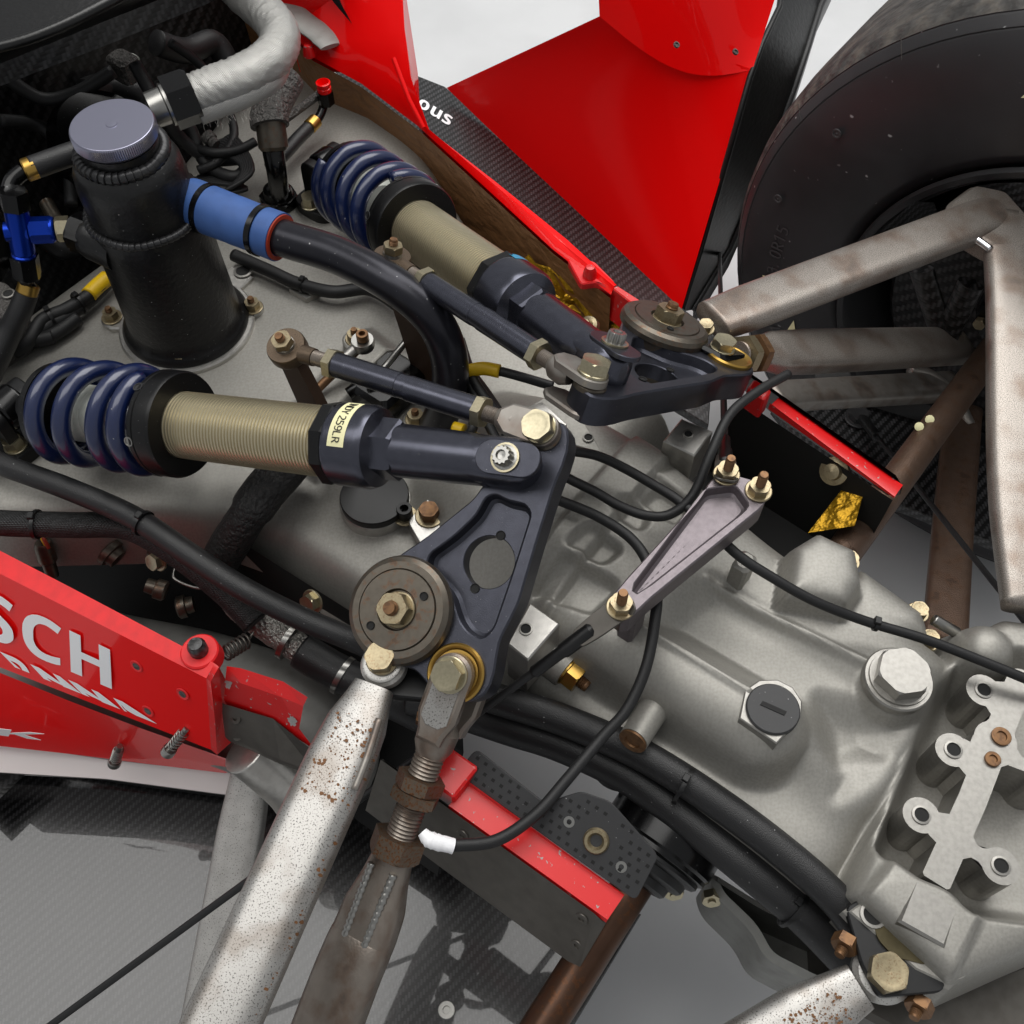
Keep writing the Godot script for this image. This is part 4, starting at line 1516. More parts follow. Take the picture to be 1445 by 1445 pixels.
# ---------------------------------------------------------------- far wheel
func wheel() -> void:
	var c := K(0.2155, 0.5143, 0.348)
	var o := thing("racing_tyre", "wide slick racing tyre on a dark rim, standing beyond the rusty wishbones", "wheel", K(0.2155, 0.70, 0.0))
	var n := 96
	var b := MB.new()
	var prof := []
	for q in [[0.186, 0.03], [0.198, 0.012], [0.206, 0.004], [0.212, 0.0], [0.216, -0.003], [0.235, -0.007], [0.26, -0.010], [0.285, -0.008], [0.305, -0.003], [0.318, 0.003], [0.3195, 0.0045], [0.321, 0.004], [0.3285, 0.010], [0.3295, 0.0125], [0.3305, 0.0125]]:
		prof.append(q)
	lathe(b, prof, c, ET, n, false)
	part(o, "sidewall", b, M("tyre"), 50.0)
	b = MB.new()
	lathe(b, [[0.3305, 0.0125], [0.336, 0.022], [0.3405, 0.04], [0.343, 0.075], [0.344, 0.17], [0.343, 0.27], [0.338, 0.31], [0.33, 0.33], [0.30, 0.345], [0.2, 0.33]], c, ET, n, false)
	part(o, "tread", b, M("tread"), 60.0)
	b = MB.new()
	lathe(b, [[0.2, 0.006], [0.2025, 0.0], [0.2, -0.004], [0.194, -0.003], [0.188, 0.006], [0.183, 0.03], [0.178, 0.06], [0.172, 0.12], [0.165, 0.2], [0.05, 0.2]], c, ET, n, false)
	var rim := part(o, "rim", b, M("rim"), 40.0)
	# brake duct drum of carbon inside the rim, with a three-armed upright before it
	b = MB.new()
	lathe(b, [[0.162, 0.12], [0.163, 0.045], [0.158, 0.04], [0.06, 0.05], [0.05, 0.09]], c, ET, 64, false)
	part(o, "brake_duct", b, M("carbon_dark"), 40.0)
	b = MB.new()
	lathe(b, [[0.05, 0.06], [0.05, 0.02], [0.046, 0.012], [0.036, 0.012], [0.034, 0.004], [0.022, 0.004], [0.02, 0.02], [0, 0.02]], c - ER * 0.02 + Vector3(0, 0.02, 0), ET, 40)
	var hub := part(o, "hub_carrier", b, M("fitting"), 30.0)
	for i in 6:
		var a := TAU * i / 6.0 + 0.4
		bolt(hub, c - ER * 0.02 + Vector3(0, 0.02, 0) + (ER * cos(a) + Vector3.UP * sin(a)) * 0.041 + ET * 0.011, -ET, 0.0055, 0.006, M("zinc_dull"))
	for q in [[Vector3(0.3795, 0.43, -0.3138), Vector3(0.4195, 0.36, -0.2947)], [Vector3(0.4148, 0.44, -0.2853), Vector3(0.423, 0.36, -0.2947)]]:
		b = MB.new()
		tube(b, [q[0], q[1]], 0.012, 10, 0.5, ET)
		part(o, "upright_arm", b, M("carbon_dark"))
	# carbon scoop above the hub
	b = MB.new()
	b.grid([spline([Vector3(0.4119, 0.5, -0.345), Vector3(0.4306, 0.505, -0.3426), Vector3(0.4567, 0.51, -0.3365)], 5), spline([Vector3(0.4281, 0.48, -0.3616), Vector3(0.446, 0.475, -0.3484), Vector3(0.4752, 0.465, -0.3335)], 5), spline([Vector3(0.4426, 0.46, -0.3808), Vector3(0.462, 0.45, -0.3709), Vector3(0.4916, 0.44, -0.3541)], 5)])
	part(o, "duct_scoop", b, M("carbon"), 60.0)
	b = MB.new()
	b.grid([[Vector3(0.3392, 0.46, -0.3354), Vector3(0.3638, 0.48, -0.3482), Vector3(0.3814, 0.48, -0.3463)], [Vector3(0.3436, 0.42, -0.351), Vector3(0.3831, 0.43, -0.3614), Vector3(0.4128, 0.43, -0.3732)]])
	part(o, "duct_scoop", b, M("carbon"), 60.0)
	# moulded size lettering, following the sidewall
	var word := "11.5  23.0R15"
	for i in word.length():
		var ang := deg_to_rad(205.0 - i * 2.35)
		var rad := ER * cos(ang) + Vector3.UP * sin(ang)
		var tan := ER * sin(ang) - Vector3.UP * cos(ang)
		if word[i] == " ":
			continue
		lettering(o, word[i], c + rad * 0.268 - ET * 0.0101, tan, rad, 0.0135, M("tyre_mark"), false)
	# remains of painted lettering and two moulded rings
	for q in [[Vector3(0.276, 0.2998, -0.4415), Vector3(0.2854, 0.2876, -0.4343), Vector3(0.3002, 0.3051, -0.4229), Vector3(0.2939, 0.2876, -0.4278), Vector3(0.2999, 0.2791, -0.4232), Vector3(0.2842, 0.2714, -0.4352)], [Vector3(0.3113, 0.2362, -0.4144), Vector3(0.3151, 0.26, -0.4115), Vector3(0.3266, 0.2254, -0.4027), Vector3(0.3196, 0.2098, -0.4081)], [Vector3(0.4111, 0.5831, -0.3391), Vector3(0.4105, 0.5906, -0.3396), Vector3(0.4138, 0.6001, -0.3371), Vector3(0.418, 0.5882, -0.3339)]]:
		b = MB.new()
		for p in q:
			b.vert(p)
		for k in range(1, q.size() - 1):
			b.tri(0, k, k + 1)
		part(o, "painted_mark", b, M("label_paper"), 60.0)
	for q in [Vector3(0.3018, 0.4977, -0.4211), Vector3(0.2713, 0.4024, -0.4445)]:
		b = MB.new()
		lathe(b, [[0.0045, 0.0], [0.0045, 0.0014], [0.0032, 0.0014], [0.0028, 0.0003], [0.001, 0.0003], [0, 0.0012]], q, -ET, 20)
		part(o, "moulded_ring", b, M("tyre_mark"), 40.0)
	for q in [[Vector3(0.3275, 0.5992, -0.4121), Vector3(0.3302, 0.5855, -0.4012)], [Vector3(0.2701, 0.5043, -0.4562), Vector3(0.2734, 0.4941, -0.4448)]]:
		b = MB.new()
		tube(b, [q[0] - ET * 0.001, q[1] - ET * 0.001], 0.00035, 6)
		part(o, "chalk_line", b, M("tread"), 60.0)


# ---------------------------------------------------------------- oil tank
func oil_tank() -> void:
	var c := Vector3(-0.2694, 0.475, -0.202)
	var up := Vector3.UP
	var o := thing("oil_tank", "satin black welded cylindrical oil tank with round grey screw cap", "tank", c)
	var b := MB.new()
	lathe(b, [[0.051, 0.002], [0.0515, 0.006], [0.049, 0.010], [0.0455, 0.013], [0.045, 0.02], [0.0435, 0.06], [0.0425, 0.105], [0.0415, 0.116], [0.039, 0.122], [0.0385, 0.126], [0.0388, 0.148], [0.0375, 0.160], [0.0345, 0.167], [0.0295, 0.1705], [0.027, 0.1715], [0.0265, 0.181], [0.0, 0.181]], c, up, 64)
	part(o, "body", b, M("tank"), 50.0)
	for w in [[0.0402, 0.1215, 0.0032, 58], [0.0288, 0.1715, 0.0046, 40]]:
		b = MB.new()
		var pts := []
		var rr := []
		var n := 460
		for i in n + 1:
			var a := TAU * i / n
			pts.append(c + Vector3(cos(a), 0, sin(a)) * w[0] + up * (w[1] + 0.0004 * sin(a * 7)))
			var q := fposmod(float(i) / n * w[3], 1.0)
			rr.append([float(i) / n, w[2] * (0.78 + 0.3 * sqrt(1.0 - q))])
		tube(b, pts, rr, 8)
		part(o, "weld_bead", b, M("weld"), 60.0)
	# knurled cap
	b = MB.new()
	var rows := []
	for q in [[0.0255, 0.181, 0], [0.0275, 0.183, 0], [0.0285, 0.1845, 1], [0.0285, 0.1915, 1], [0.0278, 0.193, 0], [0.0272, 0.1932, 0], [0.004, 0.1932, 0], [0.0036, 0.1938, 0], [0.0008, 0.1939, 0]]:
		var row := PackedVector3Array()
		for k in 240:
			var a := TAU * k / 240.0
			row.append(c + Vector3(cos(a), 0, sin(a)) * (q[0] + (0.0003 if k % 2 == 0 else -0.0003) * q[2]) + up * q[1])
		rows.append(row)
	b.grid(rows, true, true)
	part(o, "screw_cap", b, M("cap"), 40.0)
	# outlet stub with weld, left bung
	var s0 := Vector3(-0.2661, 0.6, -0.2229)
	var s1 := Vector3(-0.2338, 0.6, -0.2027)
	b = MB.new()
	var ax := (Vector3(-0.1623, 0.6, -0.1669) - Vector3(-0.2338, 0.6, -0.2027)).normalized()
	lathe(b, [[0.024, -0.03], [0.021, -0.012], [0.0175, -0.004], [0.0165, 0.006], [0.0165, 0.012]], s1, ax, 36)
	part(o, "outlet_stub", b, M("tank"), 50.0)
	s0 = Vector3(-0.3044, 0.58, -0.1876)
	s1 = Vector3(-0.3273, 0.583, -0.1964)
	ax = (s1 - s0).normalized()
	b = MB.new()
	lathe(b, [[0.018, -0.02], [0.0165, 0.002], [0.0145, 0.008]], s0 + ax * 0.002, ax, 30)
	part(o, "bung", b, M("tank"), 50.0)
	bolt(o, s0 + ax * 0.008, ax, 0.0135, 0.012, M("fitting"), {"stud": 0.0002, "name": "bung_nut"})
	# seal flange with ears and studs
	b = MB.new()
	var cc := lt(c)
	var fl := union2([circle(cc, 0.0555, 48), circle(Vector2(-0.4052, -0.053), 0.0095), circle(Vector2(-0.3223, 0.0269), 0.0095), circle(Vector2(-0.3265, -0.0495), 0.009), circle(Vector2(-0.3596, 0.0519), 0.0115), strip2(cc, Vector2(-0.3596, 0.0519), 0.012), strip2(cc, Vector2(-0.4052, -0.053), 0.011), strip2(cc, Vector2(-0.3223, 0.0269), 0.012)])
	flatplate(b, fl, 0.468, 0.4785, 0.0012)
	var flange := part(o, "seat_flange", b, M("sheet"), 30.0)
	for q in [Vector3(-0.332, 0.479, -0.2061), Vector3(-0.2165, 0.479, -0.2174), Vector3(-0.2662, 0.479, -0.1596)]:
		bolt(flange, q, up, 0.0055, 0.006, M("zinc_dull"), {"washer": 0.0085, "stud": 0.005, "stud_mat": M("bolt_rust"), "name": "nut"})
	hole(flange, Vector3(-0.2309, 0.479, -0.2599), up, 0.0062)

	# blue silicone sleeve and the black pipe
	o = thing("breather_pipe", "thick black pipe curving from the tank down into the gearbox", "pipe", Vector3(-0.0576, 0.49, -0.0848))
	b = MB.new()
	tube(b, spline([Vector3(-0.2059, 0.6, -0.1891), Vector3(-0.1623, 0.6, -0.1669), Vector3(-0.1198, 0.602, -0.1462), Vector3(-0.0788, 0.6, -0.1186), Vector3(-0.0539, 0.585, -0.102), Vector3(-0.044, 0.56, -0.09), Vector3(-0.0466, 0.525, -0.0836), Vector3(-0.0585, 0.48, -0.0912)], 10), 0.0132, 28)
	part(o, "pipe_wall", b, M("pipe"), 180.0)
	b = MB.new()
	lathe(b, [[0.018, -0.004], [0.018, 0.002], [0.0135, 0.003]], surf(Vector3(-0.0585, 0.48, -0.0912)), up, 30)
	part(o, "foot_collar", b, M("black"), 30.0)
	o = thing("silicone_sleeve", "blue silicone hose sleeve with two black clamps joining tank and pipe", "hose", Vector3(-0.2083, 0.58, -0.209))
	var h0 := Vector3(-0.2351, 0.6, -0.2043)
	var h1 := Vector3(-0.1649, 0.6, -0.1677)
	ax = (h1 - h0).normalized()
	var L := h0.distance_to(h1)
	b = MB.new()
	lathe(b, [[0.0155, -0.002], [0.0178, 0.0], [0.0182, 0.004], [0.0178, L * 0.25], [0.0174, L * 0.5], [0.0176, L * 0.52], [0.0172, L * 0.75], [0.0176, L], [0.0152, L]], h0, ax, 40)
	part(o, "sleeve", b, M("silicone"), 40.0)
	b = MB.new()
	lathe(b, [[0.0165, L - 0.0008], [0.0165, L + 0.0012], [0.0135, L + 0.0012]], h0, ax, 40, false)
	part(o, "cut_edge", b, M("orange"), 40.0)
	for s in [0.17, 0.77]:
		b = MB.new()
		lathe(b, [[0.0176, L * s], [0.0187, L * s + 0.0003], [0.0187, L * s + 0.0045], [0.0176, L * s + 0.0048]], h0, ax, 40, false)
		part(o, "clamp", b, M("fitting"), 30.0)


# ---------------------------------------------------------------- suspension units (both sides)
func shock_absorber() -> void:
	var far_side := mirrored
	var a := K(-0.364, -0.171, 0.512)
	var e := K(0.012, -0.047, 0.618)
	var ax := (e - a).normalized()
	var o := thing("shock_absorber", "coil-over shock absorber beyond the black pipe, partly hidden, with the dark blue spring" if far_side else "nearest coil-over shock absorber with dark blue spring, gold thread and a paper label", "shock absorber", a - Vector3(0, 0.03, 0), "coil-over shock absorbers")
	var f := basis_on(ax, Vector3.UP)
	var at := func(s: float) -> Vector3: return a + ax * s
	var a_mount := a
	a += ax * 0.009
	# coil spring
	var b := MB.new()
	var pts := []
	var turns := 3.9
	var n := 230
	for i in n + 1:
		var q := float(i) / n
		var ang := TAU * turns * q + (2.2 if far_side else 2.6)
		var y := 0.050 + 0.087 * (q - 0.07 * sin(TAU * q))
		pts.append(at.call(y) + (f.x * cos(ang) + f.z * sin(ang)) * 0.0325)
	tube(b, pts, [[0, 0.0056], [0.04, 0.0065], [0.96, 0.0065], [1, 0.0056]], 18)
	part(o, "coil_spring", b, M("spring"), 180.0)
	# damper rod, bump stop, front seat
	b = MB.new()
	lathe(b, [[0.0075, 0.01], [0.0075, 0.16]], a, ax, 24)
	part(o, "damper_rod", b, M("chrome"), 40.0)
	b = MB.new()
	lathe(b, [[0.012, 0.052], [0.019, 0.054], [0.0205, 0.060], [0.0205, 0.074], [0.018, 0.077], [0.0185, 0.081], [0.019, 0.090], [0.015, 0.095], [0.0075, 0.096]], a, ax, 32)
	part(o, "bump_stop", b, M("bumper"), 40.0)
	b = MB.new()
	lathe(b, [[0.012, 0.010], [0.014, 0.034], [0.034, 0.038], [0.034, 0.043], [0.024, 0.044], [0.022, 0.044], [0.012, 0.048]], a, ax, 36)
	part(o, "spring_seat", b, M("perch"), 30.0)
	# adjuster ring
	b = MB.new()
	lathe(b, [[0.023, 0.137], [0.0355, 0.1375], [0.0365, 0.139], [0.0365, 0.1415], [0.0357, 0.142], [0.0357, 0.1425], [0.0365, 0.143], [0.0365, 0.153], [0.0352, 0.1555], [0.0235, 0.1555], [0.0235, 0.150]], a, ax, 56)
	var ring := part(o, "adjuster_ring", b, M("perch"), 30.0)
	for i in 6:
		var ang := TAU * i / 6.0 + 0.5
		var d := f.x * cos(ang) + f.z * sin(ang)
		b = MB.new()
		lathe(b, [[0.0034, -0.0004], [0.0034, 0.0003], [0.0027, 0.0003], [0.0025, -0.0003], [0, -0.0003]], at.call(0.148) + d * 0.0366, d, 16)
		part(ring, "spanner_hole", b, M("mesh_plate") if i % 3 else M("steel"), 30.0)
	# gold threaded body
	b = MB.new()
	var prof := []
	var y := 0.150
	while y < 0.274:
		prof.append([0.0228, y])
		prof.append([0.0228, y + 0.0011])
		prof.append([0.0219, y + 0.0016])
		prof.append([0.0219, y + 0.0020])
		y += 0.0025
	lathe(b, prof, a, ax, 44, true)
	part(o, "threaded_body", b, M("thread"), 40.0)
	# lock nut, label collar
	b = MB.new()
	lathe(b, [[0.022, 0.270], [0.0245, 0.2705], [0.027, 0.273], [0.027, 0.280], [0.024, 0.2825]], a, ax, 8, true, Vector3.UP, 0.35)
	part(o, "lock_nut", b, M("perch"), 20.0)
	b = MB.new()
	lathe(b, [[0.023, 0.280], [0.0258, 0.281], [0.0264, 0.283], [0.0264, 0.304], [0.0245, 0.3085], [0.018, 0.311], [0.0165, 0.312]], a, ax, 56)
	var col := part(o, "collar", b, M("anodised_dark"), 30.0)
	if not far_side:
		label_band(col, a, ax, f, 0.2868, 0.2985, 0.02665, "INDY 259LR")
	else:
		b = MB.new()
		var rows := []
		for s in [0.287, 0.2955]:
			var row := []
			for k in 9:
				var ang := deg_to_rad(36.0 + k * 4.0)
				row.append(at.call(s) + (f.x * cos(ang) + f.z * sin(ang)) * 0.0266)
			rows.append(row)
		b.grid(rows)
		part(col, "blue_label", b, M("label_blue"), 60.0)
	# hexagon, tube, flattened clevis end
	b = MB.new()
	lathe(b, [[0.0195, 0.308], [0.0195, 0.322], [0.0178, 0.324]], a, ax, 6, true, Vector3.UP, 0.2)
	part(o, "hex_shoulder", b, M("anodised_dark"), 20.0)
	b = MB.new()
	lathe(b, [[0.0162, 0.318], [0.0166, 0.324], [0.0160, 0.36], [0.0152, 0.385]], a, ax, 44)
	part(o, "tube", b, M("anodised_dark"), 40.0)
	# the tube ends in a rounded eye with a milled flat on top
	var rn := Vector3(-0.2812, 0.8869, 0.3665)
	var cx := ax
	var cz := cx.cross(rn).normalized()
	var cu := cz.cross(cx).normalized()
	if cu.dot(rn) < 0:
		cu = -cu
	b = MB.new()
	var rws := []
	for i in 25:
		var s := lerpf(0.372, 0.4235, sin(i / 24.0 * PI * 0.5))
		var w := 0.0148 if s < 0.409 else sqrt(maxf(0.0148 * 0.0148 - pow(s - 0.409, 2), 0.000002))
		var hh := minf(0.0152, 0.006 + w * 0.62) * (1.0 if s < 0.418 else 0.96)
		var row := PackedVector3Array()
		for k in 40:
			var ang := TAU * k / 40.0
			var pw := lerpf(1.0, 0.66, smoothstep(0.375, 0.40, s))
			row.append(at.call(s) + cz * signf(cos(ang)) * pow(absf(cos(ang)), pw) * w + cu * signf(sin(ang)) * pow(absf(sin(ang)), pw) * hh)
		rws.append(row)
	b.grid(rws, true, true)
	part(o, "clevis", b, M("anodised_dark"), 50.0)
	b = MB.new()
	var pd := PackedVector2Array()
	for i in 11:
		pd.append(Vector2(0.411, 0) + Vector2.from_angle(lerpf(-PI / 2, PI / 2, i / 10.0)) * 0.0102)
	for i in 11:
		pd.append(Vector2(0.391, 0) + Vector2.from_angle(lerpf(PI / 2, PI * 1.5, i / 10.0)) * 0.0102)
	plate(b, pd, a, cx, cz, cu, 0.0125, 0.0156, 0.0004)
	part(o, "milled_flat", b, M("anodised"), 25.0)
	bolt(o, at.call(0.409) + cu * 0.0158, cu, 0.0056, 0.0075, M("steel"), {"kind": "twelve"})
	b = MB.new()
	lathe(b, [[0.004, 0.0], [0.0088, 0.0], [0.0088, 0.0012], [0.004, 0.0014]], at.call(0.409) + cu * 0.0157, cu, 24, false)
	part(o, "washer", b, M("zinc"), 30.0)
	# front mount: lug block, spherical eye and bolts
	var m := K(-0.366, -0.172, 0.508)
	b = MB.new()
	lathe(b, [[0.006, -0.009], [0.015, -0.009], [0.016, -0.007], [0.016, 0.007], [0.015, 0.009], [0.006, 0.009]], m, ET, 32)
	part(o, "eyelet", b, M("fitting"), 30.0)
	for s in [-1.0, 1.0]:
		b = MB.new()
		plate(b, rounded([Vector2(-0.016, -0.034), Vector2(0.016, -0.034), Vector2(0.015, 0.012), Vector2(-0.015, 0.012)], 0.012, 6), m + ET * s * 0.0145, ER, Vector3.UP, ET, -0.0045, 0.0045, 0.001)
		part(o, "mount_lug", b, M("black"), 25.0)
	bolt(o, m - ET * 0.0195, -ET, 0.0075, 0.008, M("zinc_dull"), {"washer": 0.0105})
	b = MB.new()
	flatplate(b, rounded([lt(m) + Vector2(-0.02, -0.034), lt(m) + Vector2(0.022, -0.034), lt(m) + Vector2(0.022, 0.034), lt(m) + Vector2(-0.02, 0.034)], 0.015, 6), 0.4705, 0.484, 0.001)
	var base := part(o, "mount_base", b, M("perch"), 25.0)
	bolt(base, K(-0.3555, -0.1865, 0.484), Vector3.UP, 0.0068, 0.0085, M("zinc"), {"washer": 0.0088})
	bolt(base, K(-0.366, -0.145, 0.484), Vector3.UP, 0.0068, 0.0085, M("zinc"), {"washer": 0.0088})


# paper label wrapped on a cylinder, its letters bent with it
func label_band(parent: Node3D, a: Vector3, ax: Vector3, f: Basis, s0: float, s1: float, r: float, text: String) -> void:
	var b := MB.new()
	var rows := []
	for s in [s0, s1]:
		var row := []
		for k in 17:
			var ang := deg_to_rad(128.0 - k * 5.0)
			row.append(a + ax * s + (f.x * cos(ang) + f.z * sin(ang)) * r)
		rows.append(row)
	b.grid(rows)
	var o := part(parent, "paper_label", b, M("label_paper"), 60.0)
	var x := 123.0
	for ch in text:
		if ch != " ":
			var ang := deg_to_rad(x)
			var nrm := f.x * cos(ang) + f.z * sin(ang)
			var tan := f.x * sin(ang) - f.z * cos(ang)
			lettering(o, ch, a + ax * (s0 + 0.0032) + nrm * (r + 0.0001), tan, ax, 0.0054, M("ink"), false)
		x -= 7.9 if ch != " " and ch != "I" else 3.6


func rocker() -> void:
	var far_side := mirrored
	var O := Vector3(-0.0652, 0.562, 0.1124)
	var ex := ER
	var ey := Vector3(0.5399, 0.4619, -0.7036)
	var n := Vector3(-0.2812, 0.8869, 0.3665)
	var o := thing("rocker", "dark anodised bell-crank rocker plate beyond the gearbox, seen edge-on below its pivot disc" if far_side else "nearest dark anodised triangular rocker with machined pocket and round hole", "suspension rocker", O - Vector3(0, 0.03, 0), "suspension rockers")
	var outline := rounded([Vector2(0.0089, 0.143), Vector2(0.0225, 0.1473), Vector2(0.0302, 0.138), Vector2(0.0339, 0.1279), Vector2(0.0362, 0.1137), Vector2(0.0461, 0.0792), Vector2(0.057, 0.0434), Vector2(0.0582, 0.0311), Vector2(0.0593, 0.0198), Vector2(0.0685, 0.0003), Vector2(0.0697, -0.0104), Vector2(0.062, -0.0209), Vector2(0.0476, -0.0268), Vector2(0.0338, -0.0239), Vector2(0.0259, -0.0219), Vector2(0.0131, -0.027), Vector2(-0.0049, -0.0299), Vector2(-0.0206, -0.0201), Vector2(-0.0294, -0.0055), Vector2(-0.0288, 0.0111), Vector2(-0.0217, 0.0287), Vector2(-0.0135, 0.0463), Vector2(-0.0057, 0.0687), Vector2(-0.0013, 0.0803), Vector2(-0.0011, 0.0924), Vector2(0.0029, 0.1147), Vector2(0, 0.1329)], 0.006, 3)
	var pocket := rounded([Vector2(0.0091, 0.0901), Vector2(0.0172, 0.0905), Vector2(0.0277, 0.0943), Vector2(0.034, 0.0918), Vector2(0.0444, 0.0552), Vector2(0.0526, 0.0236), Vector2(0.0503, 0.0148), Vector2(0.0407, 0.0134), Vector2(0.0324, 0.0163), Vector2(0.019, 0.0264), Vector2(-0.002, 0.03), Vector2(-0.0064, 0.0377), Vector2(0.001, 0.0553), Vector2(0.0058, 0.0732), Vector2(0.0046, 0.0858)], 0.005, 3)
	var hc := Vector2(0.025, 0.0538)
	var N := 144
	var rings := []
	var put := func(q: PackedVector2Array, y: float):
		var row := PackedVector3Array()
		for p in q:
			row.append(O + ex * p.x + ey * p.y + n * y)
		return row
	var og := polar(outline, hc, N)
	var pg := polar(pocket, hc, N)
	rings.append(put.call(circle(hc, 0.0158, N), -0.020))
	rings.append(put.call(og, -0.020))
	rings.append(put.call(og, -0.0012))
	rings.append(put.call(inset(og, 0.001), 0.0))
	rings.append(put.call(inset(pg, -0.0008), 0.0))
	rings.append(put.call(pg, -0.0008))
	rings.append(put.call(inset(pg, 0.0012), -0.0075))
	rings.append(put.call(inset(pg, 0.0032), -0.0095))
	rings.append(put.call(circle(hc, 0.0163, N), -0.0095))
	rings.append(put.call(circle(hc, 0.0158, N), -0.0100))
	var b := MB.new()
	b.grid(rings, true, false, true)
	part(o, "plate", b, M("anodised"), 28.0)
	for q in [Vector2(0.0223, 0.0708), Vector2(0.0266, 0.0362)]:
		hole(o, O + ex * q.x + ey * q.y - n * 0.0095, n, 0.0024, false)
	# pivot disc
	var pc := Vector2(-0.0008, 0.0018)
	var c := O + ex * pc.x + ey * pc.y
	b = MB.new()
	lathe(b, [[0.010, -0.034], [0.028, -0.03], [0.029, -0.001], [0.0325, 0.0], [0.0328, 0.0035], [0.0315, 0.0065], [0.0285, 0.0085], [0.0245, 0.0085], [0.024, 0.0078], [0.0235, 0.0092], [0.0125, 0.0092], [0.0115, 0.0065], [0, 0.0065]], c, n, 64)
	var disc := part(o, "pivot_disc", b, M("disc"), 28.0)
	bolt(disc, c + n * 0.0066, n, 0.0088, 0.0085, M("zinc_dull"), {"stud": 0.005, "stud_mat": M("bolt_rust"), "washer": 0.011, "turn": 0.5})
	for s in [1.0, 4.25]:
		hole(disc, c + n * 0.0092 + (ex * cos(s) + ey * sin(s)) * 0.0185, n, 0.0021, false)
	# bolt and spacer for the drop link
	var lc := Vector2(0.0141, 0.1351)
	c = O + ex * lc.x + ey * lc.y
	b = MB.new()
	lathe(b, [[0.0105, -0.002], [0.0105, 0.001], [0.0085, 0.003], [0.006, 0.003]], c, n, 28)
	part(o, "link_spacer", b, M("disc"), 30.0)
	# brass-coloured ring at the pushrod eye
	var qc := Vector2(0.0482, -0.0094)
	c = O + ex * qc.x + ey * qc.y
	b = MB.new()
	lathe(b, [[0.0130, -0.002], [0.0172, -0.002], [0.0175, 0.002], [0.0165, 0.0032], [0.0150, 0.0028], [0.0135, 0.0014], [0.011, 0.0014]], c, n, 40)
	part(o, "bearing_ring", b, M("brass"), 30.0)


